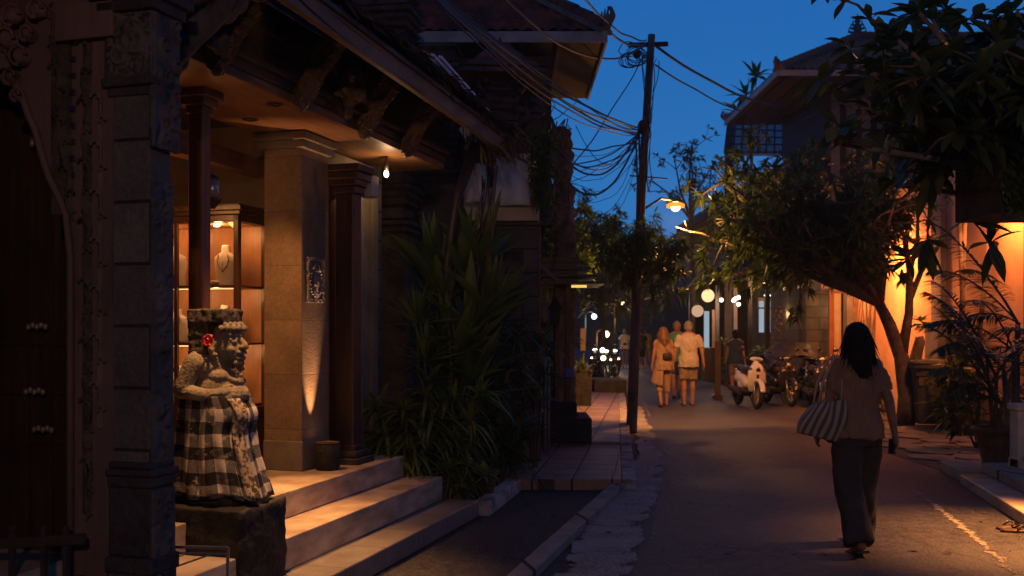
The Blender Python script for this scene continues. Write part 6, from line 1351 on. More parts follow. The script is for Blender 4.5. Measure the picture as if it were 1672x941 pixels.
for i, (px, py, an) in enumerate(((1648,863,.4),(1662,869,-.1))):
    t = thing('flip_flop', ('worn brown flip flop lying farther from the entrance step', 'worn brown flip flop nearest the right edge on the asphalt')[i], 'sandal', tuple(G(px,py)), an)
    obj('sole', MB().rings([(0,0,.004,.13,.045),(0,0,.022,.13,.047)], 20, pw=2.6), K['sandal'], t); obj('strap', MB().tube([(-.02,-.045,.02),(.02,-.02,.055),(.05,0,.05),(.09,0,.022)],.008,6).tube([(-.02,.045,.02),(.02,.02,.055),(.05,0,.05)],.008,6), K['leather'], t)
pm_ = MB(); r_ = random.Random(77)
for i in range(520):
    if r_.random() < .55: t = r_.random(); y = 4.5+9*t*t**.3; x = -.35+(y-4)*.262+r_.gauss(.28,.16)
    else: y = r_.uniform(5.5,11.5); x = 3.35+(y-5.5)*.235+r_.gauss(.45,.22)
    q = r_.uniform(.003,.011); pm_.ell((x,y,.006+q*.4),(q,q*r_.uniform(.6,1),q*.6),5,4)
g_o = single('gravel', 'loose grit and small pebbles gathered along both road edges', 'gravel', pm_, K['concrete_worn']); g_o['kind'] = 'stuff'
lf = MB(); pts = np.array([tuple(G(px,py,.008)) for px,py in ((1580,812),(1600,836),(1560,835),(1604,852),(1640,838),(1500,900),(1450,760),(1420,870),(1120,820),(1000,870),(950,850),(1060,765),(1052,720),(1085,900),(905,880),(880,905),(1350,905),(1310,760),(1555,905),(1590,780),(1630,900),(1180,905),(990,800),(1075,835))]); lf.leaves(pts, rng.normal(0,1,(len(pts),3))*[1,1,.05]+[0,0,.06], .08, .035, .05, 3, roll=.2)
single('fallen_leaves', 'few fallen brown leaves scattered on the road by the entrance', 'fallen leaves', lf, K['sandal'])['kind'] = 'stuff'

# ---------------------------------------------------------------- restaurant row
rs = thing('restaurant', 'dark timber restaurant front with lit rooms, awning roof and pale posts', 'restaurant', (8,30,0), 0)
def fx(d): return 6.95 + (d-24)*0.0                        # frontage line x for depth d
obj('porch_floor', MB().box(6.2,12,26.2,44,0,.16), K['stone_dark'], rs, world=True, bevel=.01)
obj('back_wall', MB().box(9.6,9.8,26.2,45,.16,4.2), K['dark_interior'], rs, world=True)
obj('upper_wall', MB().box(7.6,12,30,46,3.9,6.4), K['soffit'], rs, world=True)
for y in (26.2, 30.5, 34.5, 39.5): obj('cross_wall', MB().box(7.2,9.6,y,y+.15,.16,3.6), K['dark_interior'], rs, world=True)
for px, y in ((1253,26.6),(1289,26.3),(1224,28.2),(1171,33.0),(1128,38.0)):
    x = P(px,HY,y).x; obj('post', MB().box(x-.06,x+.06,y-.06,y+.06,.16,3.1), K['dark_wood' if px != 1171 else 'pilaster'], rs, world=True, bevel=.006)
obj('lit_column', MB().box(P(1190,HY,30.2).x,P(1204,HY,30.2).x,30.2,30.4,.16,2.9), K['peach'], rs, world=True)
point('column_light', (P(1190,HY,30).x,29.7,2.5), 40, (1,.5,.2), .1, rs)  # assumed light for the column, no fixture modelled
w_ = obj('window_frame', MB().box(P(1238,HY,27.5).x,P(1284,HY,27.5).x,27.5,27.56,1.55,2.42), K['e_doorcool'], rs, world=True)
m_ = MB(); xa, xb = P(1238,HY,27.4).x, P(1284,HY,27.4).x
for i in range(5): x = xa+(xb-xa)*i/4; m_.box(x-.02,x+.02,27.40,27.46,1.5,2.45)
m_.box(xa,xb,27.40,27.46,2.20,2.24); m_.box(xa,xb,27.40,27.46,2.42,2.50); m_.box(xa+.45,xa+.72,27.42,27.47,1.6,2.1); obj('muntins', m_, K['dark_wood'], w_, world=True)
obj('lit_doorway', MB().box(P(1150,HY,33.2).x,P(1158,HY,33.2).x,33.2,33.25,.2,2.25), K['e_doorcool'], rs, world=True)
obj('poster_panel', MB().box(P(1163,HY,33.2).x,P(1174,HY,33.2).x,33.2,33.25,.9,2.3), K['peach'], rs, world=True); point('poster_light', (P(1166,HY,32.6).x,32.4,2.4), 30, (1,.55,.3), .1, rs)  # light on the poster panel is assumed, with no fixture
obj('counter', MB().box(P(1150,HY,29).x,P(1175,HY,29).x,29,29.5,.16,1.1), K['dark_wood'], rs, world=True)
for x0, y0, z0, x1, y1, z1 in ((6.0,26.0,3.15,8.6,45,4.4),):
    m_ = MB(); m_.add([(x0,y0,z0),(x0,y1,z0-.1),(x1,y1,z1),(x1,y0,z1),(x0,y0,z0-.07),(x0,y1,z0-.17),(x1,y1,z1-.07),(x1,y0,z1-.07)],[(0,1,2,3),(7,6,5,4),(0,4,5,1),(1,5,6,2),(2,6,7,3),(3,7,4,0)]); obj('awning_roof', m_, K['tile_dark'], rs, world=True)
m_ = MB()
for i in range(14): obj('awning_rafter', MB().bar((6.02,26.3+i*1.4,3.06),(8.5,26.3+i*1.4,4.3),.05,.08), K['beam_wood'], rs, world=True)
m_ = MB(); tile_plane(m_, (6.6,44,5.4), (0,-1,0), (2.6,0,1.9), 14, 3.2, lambda v: 0, lambda v: 1, 12); obj('upper_roof', m_, K['tile_dark'], rs, world=True)
m_ = MB(); tile_plane(m_, (6.6,30,5.4), (1,0,0), (0,3.2,1.9), 7, 3.6, lambda v: v*.4, lambda v: 1, 12); obj('upper_front_roof', m_, K['tile_dark'], rs, world=True)
obj('down_pipe', MB().tube([P(1146,395,31),P(1146,445,31),P(1120,470,33)],.05,8), K['pilaster'], rs, world=True)
def globe(label, px, py, d, r, mat, e, hang):
    p = P(px,py,d); t = thing('globe_lantern', label, 'lantern', tuple(p), 0, 'globe lanterns on the restaurant porch')
    obj('globe', MB().ell((0,0,0), r, 18, 12), K[mat], t); obj('cap', MB().lathe([(.04,r-.01),(.04,r+.05),(.01,r+.06)], n=10), K['iron'], t)
    obj('cord', MB().tube([(0,0,r+.05),(.02,0,r+hang)],.008,5), K['iron'], t)
    if e: point('globe_light', p-Vector((r*1.6,r*1.6,.0)), e, (1,.6,.3), .15, t)
globe('dim peach paper globe hanging lowest at the restaurant corner', 1139,508,27.5,.165,'e_globe',0,.35)
globe('bright warm globe lamp under the restaurant eave', 1156,483,28,.18,'e_glow',32,.3)
for i, (px, py, d, lab) in enumerate(((1178,490,27,'lone small bulb right of the bright globe'),(1198,491,26.6,'left bulb of the small cluster on the porch beam'),(1206,486,26.5,'highest bulb of the small porch cluster'),(1206,497,26.5,'lowest bulb of the small porch cluster'),(1201,488,26.4,'middle bulb of the small porch cluster'),(1282,513,25.5,'orange bulb beside the lit window'),(1290,524,25,'tiny pale bulb in the flowering bush'),(1091,453,24,'tiny bulb left in the orange lit foliage'),(1100,450,24,'tiny bulb right in the orange lit foliage'),(1352,446,21,'tiny bulb above the arched gate'))):
    p = P(px,py,d); t = thing('porch_bulb', lab, 'light bulb', tuple(p), 0, 'small bulbs along the restaurant'); obj('bulb', MB().ell((0,0,0), .05 if i < 6 else .028, 10, 8), K['e_warm' if i > 4 else 'e_white'], t); obj('cord', MB().tube([(0,0,.05),(0,0,.35)],.006,4), K['iron'], t)
point_ = thing('assumed_porch_lamp', 'assumed warm porch lamp tucked beneath the restaurant awning', 'lamp', (6.9,27.2,2.9), 0); obj('shade', MB().lathe([(.03,.1),(.12,0),(.115,0),(.025,.09)], n=14), K['iron'], point_); obj('bulb', MB().ell((0,0,.03),.035,10,8), K['e_warm'], point_); point('porch_light', (6.9,27.2,2.84), 90, (1,.5,.2), .08, point_)  # lamp assumed, adds warm light under the awning
cool = thing('assumed_window_tube', 'assumed cool tube light glowing inside the restaurant window', 'tube light', (7.6,28.4,2.6), 0); obj('tube', MB().tube([(-.4,0,0),(.4,0,0)],.02,8), K['e_cool'], cool); point('assumed_tube_light', (7.6,28.3,2.5), 34, (.6,.82,1), .1, cool)  # tube assumed from the cool lit window
fb_ = plant('flowering_bush', 'tall bush full of reddish blossoms lit by little lamps at the restaurant corner', (P(1290,HY,25).x,25,0), [(-.25,0,1.0),(0,0,1.6),(.25,0,1.3),(-.1,.1,2.0),(.15,0,2.2),(-.3,0,.5)], .26, .08, 14, .3, (-20,80), 'leaf_mid', lower=3, nseg=3)
m_ = MB(); r_ = random.Random(5)
pts = np.stack([rng.normal(-.12,.2,420), rng.normal(-.1,.15,420), rng.uniform(.3,2.2,420)], 1); m_.leaves(pts, rng.normal(0,1,(420,3)), .06, .035, .2, 2, roll=1)
obj('blossoms', m_, K['f_red'], fb_)
point('bush_light', (P(1278,HY,24.6).x,24.4,2.0), 7, (1,.5,.2), .05, fb_)
plant('porch_plant', 'bright green potted plant beside the lit column', (P(1188,HY,27.8).x,27.8,.16), [(0,0,.6),(.1,0,.9),(-.1,0,1.1)], .35, .07, 14, .4, (0,80), 'leaf_mid', lower=1, nseg=3)
plant('porch_plant', 'leafy plant under the cool lit window', (P(1250,HY,26.8).x,26.8,.16), [(0,0,.8),(.2,0,1.1),(-.2,0,.9)], .35, .07, 16, .4, (0,80), 'leaf_mid', lower=1, nseg=3)
sgn = thing('sandwich_board', 'narrow brown standing board on the porch edge', 'sign board', tuple(G(1172,652)), 0); obj('board', MB().box(-.07,.07,-.02,.02,.1,1.35), K['soffit'], sgn, bevel=.005); obj('feet', MB().box(-.09,.09,-.15,.15,0,.1), K['dark_wood'], sgn)
tn = tree('dark_street_tree', 'dark trunked tree standing over the restaurant front and black motorbikes', (6.9,24.3,0), cloud(20,(-.3,0,4.2),(1.6,1.4,1.2),33), [(0,0,0),(.1,0,1.5),(-.05,0,3.0)], .13, (.34,.1,11,.3,(-20,70),3), 'leaf_frang', sub=4, twigs=2, seed=33, spread=.5, group='far street trees')
# end-of-street buildings
for i, (x0, x1, y0, y1, h, lab) in enumerate(((-14,1.2,34,60,5.0,'dark low building behind the left footpath trees'),(-20,30,95,110,9,'dark block closing the far end of the street'),(-9,-3.2,14,30,5.5,'dark rear block behind the tile roofed house'))):
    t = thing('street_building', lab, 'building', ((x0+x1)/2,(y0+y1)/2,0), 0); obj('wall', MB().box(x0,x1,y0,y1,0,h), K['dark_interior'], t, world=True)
    rr = MB(); rr.add([(x0-.5,y0-.5,h),(x1+.5,y0-.5,h),(x1+.5,y1+.5,h),(x0-.5,y1+.5,h),((x0+x1)/2,(y0+y1)/2,h+2)],[(0,1,4),(1,2,4),(2,3,4),(3,0,4),(3,2,1,0)]); obj('roof', rr, K['tile_dark'], t, world=True)
    m_ = MB()
    for k in range(5): m_.box(x1-.6-k*1.6,x1-.0-.2-k*1.6-.6,y0-.03,y0-.003,1.2,2.4)
    obj('shutters', m_, K['dark_wood'], t, world=True)
# ---------------------------------------------------------------- people
def rotm(ax, deg): return Matrix.Rotation(R(deg), 3, ax)
def person(label, loc, rz, h=1.75, female=False, stride=.0, arms=(.1,-.1), top='f_cream', bottom='f_beige', bot='shorts', sleeve=.55, skin='skin', hair='short', hairm='hair_grey', build=1.0,
           shoes='sandal', voxel=.013, face=False, hands=True, arm_out=(8,8), elbow=(12,12), top_len=.84, head_turn=0, shoe_m='sandal', group=None, thumbfwd=True, wide=1.0, lean=0):
    """standing / walking figure facing +Y. stride>0: right leg forward. returns root Empty"""
    t = thing('person', label, 'person', loc, rz, group); s = h/1.75; t.scale = (s, s, s); Bw = build
    J = {}; hipw = .088 if not female else .092; shw = (.185 if not female else .160)*Bw
    body = MB(); J['pel'] = Vector((0,0,.94))
    body.ell((0,0,.94),(.155*Bw,.105*Bw,.115)); body.ell((0,-.045,.90),(.14*Bw,.08,.10)); body.cap((0,0,1.0),(0,lean*.3,1.22),.115*Bw if not female else .105*Bw,.125*Bw if not female else .11*Bw)
    body.ell((0,.01+lean*.4,1.28),(.155*Bw,.105*Bw,.15)); body.ell((0,lean*.5,1.40),(.165*Bw,.085,.07)); [body.cap((sx*.02,0,1.505),(sx*.12,0,1.455),.042,.042) for sx in (-1,1)]; body.cap((0,lean*.5,1.42),(0,.005+lean*.6,1.55),.060,.056)
    hc = Vector((0,.015+lean*.7,1.630)); rt = rotm('Z', head_turn)
    body.ell(hc,(.081,.099,.115)); body.ell(hc+rt@Vector((0,.028,-.06)),(.058,.064,.058))
    body.cap(hc+rt@Vector((0,.088,-.0)), hc+rt@Vector((0,.108,-.028)),.009,.014); body.cap(hc+rt@Vector((-.014,.088,-.058)), hc+rt@Vector((.014,.088,-.058)),.008,.008); body.cap(hc+rt@Vector((-.04,.08,.018)), hc+rt@Vector((.04,.08,.018)),.010,.010)
    for sx in (-1, 1): body.ell(hc+rt@Vector((sx*.076,-.005,-.015)),(.012,.02,.03))
    legs = {}
    for sx, st_ in ((1, stride), (-1, -stride)):
        hip = Vector((sx*hipw,0,.92)); kn = Vector((sx*(hipw+.005), st_*.42+.03*(1 if st_ > 0 else .3), .49-.01*abs(st_))); an = Vector((sx*(hipw+.0), st_*.95 - (.10 if st_ < -.05 else 0), .085+(.035 if st_ < -.05 else 0)))
        body.cap(hip, kn, .083*Bw, .055); body.cap(kn, kn.lerp(an,.35)+Vector((0,-.012,0)), .054, .053); body.cap(kn.lerp(an,.3), an, .054, .036)
        pit = -25 if st_ < -.05 else (8 if st_ > .05 else 0); fd = rotm('X', pit)@Vector((0,1,0)); heel = an+Vector((0,-.035,-.04)); toe = an+Vector((0,-.0,-.05))+fd*.165
        body.cap(heel, toe, .036, .028); body.ell(toe+Vector((0,0,-.0)),(.042,.045,.022)); legs[sx] = (hip, kn, an, heel, toe, fd)
    hands_at = {}
    arms_pts = {}
    for sx, sw, out, el in ((1, arms[0], arm_out[0], elbow[0]), (-1, arms[1], arm_out[1], elbow[1])):
        sh = Vector((sx*shw, lean*.5, 1.415)); d = rotm('X', math.degrees(math.asin(max(-1,min(1,sw)))))@Vector((0,0,-1)); d = Vector((sx*math.tan(R(out)), d.y, d.z)).normalized(); e_ = sh+d*.285
        d2 = (rotm('X', el)@d).normalized(); d2 = Vector((d2.x*.7, d2.y, d2.z)).normalized(); w = e_+d2*.245; arms_pts[sx] = (sh, e_, w)
        body.ell(sh,(.052*Bw,.052,.054)); body.cap(sh, e_, .050*Bw, .040); body.cap(e_, w, .041, .027)
        # hand: palm and five curled fingers, thumb from the side near the base
        if hands:
            fw = Vector((0,1,0)) if thumbfwd else Vector((0,-1,0)); pal = w+d2*.045; side_ = fw - d2*fw.dot(d2); side_.normalize(); inn = Vector((-sx,0,0)); inn = (inn - d2*inn.dot(d2) - side_*inn.dot(side_)).normalized()
            body.cap(w, w+d2*.075+side_*.012, .025, .026); body.cap(w+d2*.02-side_*.012, w+d2*.075-side_*.014, .021, .020)
            for k, L_ in enumerate((.072,.080,.074,.058)):
                b0 = w+d2*.085+side_*(.027-.0185*k); p1 = b0+d2*L_*.5+inn*.008; p2 = p1+d2*L_*.36+inn*.026; body.cap(b0-d2*.02, p1, .0098, .0088); body.cap(p1, p2, .0088, .0076)
            tb_ = w+d2*.028+side_*.022; body.cap(tb_, tb_+d2*.035+side_*.024+inn*.008, .0125, .0105); body.cap(tb_+d2*.035+side_*.024+inn*.008, tb_+d2*.066+side_*.026+inn*.022, .0105, .009)
            hands_at[sx] = w+d2*.10+inn*.02
    bo = obj('body', remesh(body, voxel if not hands else min(voxel,.0085), 3, .5), K[skin], t)
    # ---- top
    tp_ = MB(); hem = top_len; g = .016
    fl_ = .02 if female else .012
    tp_.rings([(0,-.014,hem,(.178+fl_)*Bw,.138*Bw+fl_),(0,-.012,.98,.172*Bw+fl_*.6,.138*Bw),(0,0,1.10,.142*Bw+g,.118*Bw+g*.6),(0,lean*.3,1.25,.158*Bw+g,.122*Bw+g*.6),(0,lean*.45,1.36,.170*Bw+g,.112*Bw+g*.5),(0,lean*.5,1.425,.155*Bw+g,.085+g*.5),(0,lean*.5,1.468,.115,.072),(0,lean*.5,1.50,.072,.064)], 28, pw=2.4)
    for sx in (-1, 1):
        sh, e_, w = arms_pts[sx]; q = sh.lerp(e_, sleeve*1.2 if sleeve < .8 else 1) if sleeve <= 1 else e_
        d = (e_-sh).normalized(); tp_.cap(sh-d*.0+Vector((-sx*.015,0,0)), sh+d*.06, .062*Bw, .060*Bw)
        tp_.tube([sh+d*.05, sh.lerp(q,.5), q], [.058*Bw,.058*Bw,.060*Bw], 16)
        if sleeve > 1: tp_.cap(e_, w, .055, .042)
    def cloth_disp(a, f1, f2): return lambda c, n: a*(nz((c[0]*1.2+c[2]*.5, c[1]*1.2, c[2]*.45), f1) + .5*nz((c[0]-c[2]*.4, c[1], c[2]*.6), f2, 5))
    obj('top', remesh(tp_, .012, 3, .5, disp=cloth_disp(.020, 11, 26)), K[top], t)
    # ---- bottom
    bt = MB(); bt.rings([(0,-.012,.80,.172*Bw,.128*Bw),(0,-.014,.90,.164*Bw,.126*Bw),(0,-.004,1.0,.13*Bw,.105*Bw)], 28, pw=2.3)
    for sx in (-1, 1):
        hip, kn, an, heel, toe, fd = legs[sx]
        if bot == 'shorts':
            e_ = hip.lerp(kn, .86); bt.tube([hip+Vector((0,0,-.02)), hip.lerp(kn,.45), e_], [.098*Bw,.094*Bw,.090*Bw], 18)
        elif bot == 'trousers':
            bt.tube([hip+Vector((0,0,-.02)), hip.lerp(kn,.5), kn, kn.lerp(an,.5), an+Vector((0,-.01,-.035))], [.098*Bw,.092*Bw*wide,.080*wide,.082*wide,.088*wide], 18)
        elif bot == 'cropped':
            bt.tube([hip+Vector((0,0,-.02)), hip.lerp(kn,.5), kn, kn.lerp(an,.45)], [.096*Bw,.088*Bw,.078,.070], 18)
    if bot == 'skirt': bt.rings([(0,0,.45,.23*Bw,.19),(0,0,.7,.20*Bw,.16),(0,-.01,.9,.17*Bw,.13),(0,0,1.02,.142*Bw,.118)], 28)
    obj('bottoms', remesh(bt, .012, 3, .5, disp=cloth_disp(.012, 11, 26)), K[bottom], t)
    # ---- hair
    hm_ = MB()
    if hair == 'short':
        hm_.ell(hc+rt@Vector((0,-.014,.024)),(.087,.101,.106)); hm_.ell(hc+rt@Vector((0,-.040,-.02)),(.081,.078,.078))
    elif hair == 'bob':
        hm_.ell(hc+rt@Vector((0,-.014,.02)),(.086,.098,.102)); hm_.ell(hc+rt@Vector((0,-.045,-.05)),(.082,.066,.085))
    else:
        hm_.ell(hc+rt@Vector((0,-.014,.02)),(.096,.106,.106)); hm_.cap(hc+rt@Vector((0,-.045,-.02)), hc+Vector((0,-.075,-.16)), .092, .092); hm_.cap(hc+Vector((-.012,-.08,-.15)), hc+Vector((.0,-.105,-.27)), .085, .060); hm_.cap(hc+Vector((.025,-.08,-.12)), hc+Vector((.02,-.10,-.27)), .07, .05)
        for k in range(7): a = (k-3)/3; hm_.cap(hc+Vector((a*.06,-.09,-.12)), hc+Vector((a*.06+.01,-.115,-.31-.04*math.cos(a*1.3)+.015*(k%2))), .028, .010)
    hd_ = remesh(hm_, .009, 2, .5, disp=lambda c, n: .006*nz((c[0]*6, c[1]*6, c[2]*.8), 12))
    if hair != 'long':                                     # clear the face
        pass
    ho = obj('hair', hd_, K[hairm], t)
    if voxel <= .013:
        sm = MB(); n_ = 700 if hair == 'long' else 420
        az = rng.uniform(math.pi*.95, math.pi*2.05, n_) if hair == 'long' else rng.uniform(0, 2*math.pi, n_); el_ = rng.uniform(-.9 if hair == 'long' else -.1, 1.4, n_)
        d_ = np.stack([np.cos(el_)*np.cos(az), np.cos(el_)*np.sin(az), np.sin(el_)], 1); c_ = np.array(hc + Vector((0,-.014,.024)))
        if hair == 'long':
            b_ = c_ + d_*[.093,.103,.104]; b_[:, 2] -= rng.uniform(0, .16, n_)*(el_ < .4); sm.leaves(b_, np.stack([d_[:,0]*.35+rng.normal(0,.10,n_), d_[:,1]*.25-.06, -np.ones(n_)], 1), rng.uniform(.10,.24,n_), .009, 0.0, 3, roll=1.2)
        else: sm.leaves(c_ + d_*[.083,.097,.102], d_*.6+np.array([0,-.2,-.5])+rng.normal(0,.3,(n_,3)), rng.uniform(.012,.03,n_), .005, .3, 2, roll=1.5)
        obj('strands', sm, K[hairm], ho)
    if face:
        for sx in (-1, 1):
            e_ = obj('eye', MB().ell(hc+rt@Vector((sx*.032,.083,.002)),(.0125,.008,.008),10,8), K['plush'], t); obj('iris', MB().ell(hc+rt@Vector((sx*.032,.0895,.002)),(.006,.003,.006),8,6), K['f_black'], e_)
        obj('mouth', MB().cap(hc+rt@Vector((-.02,.0965,-.058)), hc+rt@Vector((.02,.0965,-.058)), .004,.004), K['f_red'], t)
    for sx in (-1, 1):
        hip, kn, an, heel, toe, fd = legs[sx]; m_ = MB()
        if shoes == 'sandal': m_.bar(heel+Vector((0,-.04,-.038)), toe+Vector((0,.04,-.026)), .088, .018, up=(0,0,1)); m_.tube([toe+Vector((-.046,-.03,-.015)), toe+Vector((0,-.045,.026)), toe+Vector((.046,-.03,-.015))], .010, 6); m_.tube([an+Vector((-.042,-.0,-.035)), an+Vector((0,-.052,.0)), an+Vector((.042,.0,-.035))], .007, 6)
        else: m_.cap(heel+Vector((0,-.005,-.008)), toe+Vector((0,.0,-.002)), .044, .036); m_.ell(toe+Vector((0,.01,-.004)),(.048,.055,.03))
        obj('shoe', m_, K[shoe_m], t)
    t['_pts'] = 0; del t['_pts']
    return t, dict(hc=hc, arms=arms_pts, hands=hands_at, legs=legs, s=s)
# woman walking away, nearest
wl = G(1400,900)
W_, wi = person('woman with long black hair in tan blouse and dark trousers carrying a striped tote', (2.54,7.33,.0), R(4), 1.66, True, .17, (-.25,.05), 'f_tan', 'f_char', 'trousers', .62, 'skin_dark', 'long', 'hair_black', .97, voxel=.008, arm_out=(14,12), elbow=(14,20), top_len=.86, wide=1.28, thumbfwd=True)
s = wi['s']
def toW(root, p):
    return Matrix.Translation(Vector(root.location)) @ Matrix.Rotation(root.rotation_euler[2], 4, 'Z') @ (p*root.scale[0])
hp = toW(W_, wi['hands'][1])
single('mobile_phone', 'dark mobile phone held low in the walking woman hand', 'phone', MB().bar(hp+Vector((-.012,.0,.045)), hp+Vector((-.012,.01,-.065)), .011, .055, up=(1,0,0)), K['black_gloss'], bevel=.003)
# tote bag: slanted striped body and straps
def totemat():
    m, nt, p, o = base_mat('tote_stripes'); uvn = _n(nt, 'ShaderNodeTexCoord'); mp = _n(nt, 'ShaderNodeMapping'); nt.links.new(uvn.outputs['UV'], mp.inputs[0]); sp = _n(nt, 'ShaderNodeSeparateXYZ'); nt.links.new(mp.outputs[0], sp.inputs[0])
    ad = _n(nt, 'ShaderNodeMath', operation='MULTIPLY_ADD'); nt.links.new(sp.outputs[1], ad.inputs[0]); ad.inputs[1].default_value = -.5; nt.links.new(sp.outputs[0], ad.inputs[2])
    ml = _n(nt, 'ShaderNodeMath', operation='MULTIPLY'); nt.links.new(sp.outputs[0], ml.inputs[0]); ml.inputs[1].default_value = 19
    fr_ = _n(nt, 'ShaderNodeMath', operation='FRACT'); nt.links.new(ml.outputs[0], fr_.inputs[0])
    c = ramp(nt, fr_.outputs[0], [(0.0,(.40,.32,.24)),(.40,(.36,.29,.22)),(.52,(.10,.085,.07)),(.90,(.11,.09,.075)),(1.0,(.40,.32,.24))]); nt.links.new(c, p.inputs['Base Color']); p.inputs['Roughness'].default_value = .9
    bump(nt, p, noise_tex(nt, coords(nt), 120, 2), .3, .003); return m
K['tote'] = totemat()
shL = toW(W_, wi['arms'][-1][0]); bagc = Vector((2.27,7.24,.0))
tote = thing('tote_bag', 'large tote bag with diagonal cream and dark stripes hanging from the woman shoulder', 'bag', (2.27,7.24,.88), R(12))
def bag(u, v):
    an = 2*math.pi*u; w = .132+.050*math.sin(math.pi*min(1,.25+v*.8)); th = .03+.045*math.sin(math.pi*(1-v*.75)); ca, sa = math.cos(an), math.sin(an); q = (abs(ca)**3+abs(sa)**3)**(-1/3)
    z = -.06+.27*v + .02*math.cos(an)*v; sl = -.10*(1-v)*0
    return (w*ca*q + .16*(v-.5)*.55 + .008*math.sin(an*5)*v, th*sa*q+.008*math.sin(an*7+v*6), z + .07*ca*q*(1-v)*-1*.6 )
tb_ = MB(); tb_.grid(bag, 64, 18, smooth=True); o_ = obj('bag_body', tb_, K['tote'], tote); sm_ = o_.modifiers.new('s','SOLIDIFY'); sm_.thickness = .006
bt_ = MB(); 
def bagb(u, v): x, y, z = bag(u, 0); return (x*(.3+.7*v), y*(.3+.7*v), z+.004)
bt_.grid(bagb, 40, 4, smooth=True); obj('bag_base', bt_, K['f_black'], tote)
ri = root_inv(tote); shl = ri @ (shL+Vector((-.01,0,.065)))
for off in (-.03, .045): obj('strap', MB().tube([(-.06,off,.19),(-.03,off*1.0,.34),shl+Vector((-.045,off,-.03)),shl+Vector((0,off*.6,.012)),shl+Vector((.035,off,-.05)),(.12,off,.22)], .009, 6), K['tote'], tote)
# couple seen from behind, green shirted man facing the camera
gx = lambda px, d: P(px,HY,d).x
M_, mi = person('grey haired man in cream t-shirt and beige shorts walking away', (gx(1124,21.2),21.2,0), R(-3), 1.80, False, .04, (-.1,-.12), 'f_cream', 'f_beige', 'shorts', .62, 'skin', 'short', 'hair_grey', 1.12, arm_out=(13,13), elbow=(10,10), top_len=.80, voxel=.012)
C_, ci = person('woman with long auburn hair in sand coloured jumpsuit walking beside the man in cream', (gx(1083,21.0),21.0,0), R(3), 1.68, True, .10, (-.02,.08), 'f_sand', 'f_sand', 'cropped', .25, 'skin', 'long', 'hair_blonde', 1.0, arm_out=(8,9), elbow=(8,8), top_len=.80, voxel=.012)
sk_ = MB(); sk_.grid(lambda u, v: ((.17+.09*v)*math.cos(math.pi*(.72+.75*u))*1.0-.02*v, -(.12+.06*v)*abs(math.sin(math.pi*(.72+.75*u)))-.0-.01*math.sin(u*22)*v, 1.0-.50*v+.04*math.sin(u*5)*v), 30, 12, smooth=True); o_ = obj('overskirt', sk_, K['f_sand'], C_); o_.modifiers.new('s','SOLIDIFY').thickness = .006
bp = Vector((.06,-.155,1.10)); bg = thing('crossbody_bag', 'small black round bag worn on the back of the woman in sand jumpsuit', 'bag', tuple(toW(C_, bp)), R(3))
obj('pouch', MB().rings([(0,0,-.075,.07,.025),(0,0,-.05,.10,.035),(0,0,.05,.10,.035),(0,0,.075,.07,.025)], 20), K['leather'], bg); obj('strap', MB().tube([(.06,.0,.06),(.0,-.004,.12),(-.10,.03,.25),(-.18,.10,.38)], .007, 6).tube([(.09,0,.03),(.15,.06,.0)],.007,6), K['leather'], bg)
person('man in green shirt walking toward the camera behind the couple', (gx(1105,23.6),23.6,0), R(180), 1.82, False, .12, (.2,-.2), 'f_green', 'f_navy', 'shorts', .6, 'skin_dark', 'short', 'hair_grey', 1.08, face=True, shoes='shoe', shoe_m='f_grey', voxel=.012)
B_, bi = person('woman with tied dark hair in navy top and grey shorts near the white scooter', (gx(1201,24.8),24.8,0), R(-8), 1.62, True, .12, (-.25,.2), 'f_navy', 'f_grey', 'shorts', .3, 'skin_dark', 'bob', 'hair_black', 1.0, arm_out=(10,10), voxel=.012)
for i, (px, d, col, lab, rz_, bt_) in enumerate(((1020,43,'f_white','tiny distant person in white shirt walking on the road left of centre',180,'f_grey'),(1047,41,'f_black','tiny distant person in dark top just right of the pole',0,'f_black'),(1057,42,'f_beige','tiny distant person in pale clothes next to the dark topped walker',0,'f_beige'))):
    person(lab, (gx(px,d),d,0), R(rz_), 1.68, i==2, .12, (.15,-.15), col, bt_, 'shorts', .5, 'skin_dark', 'short', 'hair_black', 1.0, voxel=.016, hands=True, face=(rz_==180), group='distant walkers')

# ---------------------------------------------------------------- scooters
def wheel_mb(r, w):
    ty = MB(); prof = []
    n = 28
    for k in range(n+1):
        pass
    v = []; f = []; m = 10
    for k in range(n):
        a = 2*math.pi*k/n
        for j in range(m):
            b = 2*math.pi*j/m; rr = r-w*.5+w*.5*math.cos(b); v.append((w*.5*math.sin(b), rr*math.cos(a), rr*math.sin(a)))
    f = [(k*m+j, k*m+(j+1)%m, ((k+1)%n)*m+(j+1)%m, ((k+1)%n)*m+j) for k in range(n) for j in range(m)]
    ty.add(v, f, smooth=True); ri_ = MB(); R_ = r-w*.95
    ri_.tube([(-w*.3,0,0),(w*.3,0,0)], .035, 12, smooth=False)
    for k in range(24): a, b = 2*math.pi*k/24, 2*math.pi*(k+1)/24; ri_.bar((0,R_*math.cos(a),R_*math.sin(a)),(0,R_*math.cos(b),R_*math.sin(b)), .02, w*.7, up=(0,0,1) if abs(math.sin(a)) < .7 else (0,1,0))
    for k in range(5): a = 2*math.pi*k/5; ri_.bar((0,.02*math.cos(a),.02*math.sin(a)),(0,R_*math.cos(a),R_*math.sin(a)), .022, .028, up=(1,0,0))
    return ty, ri_
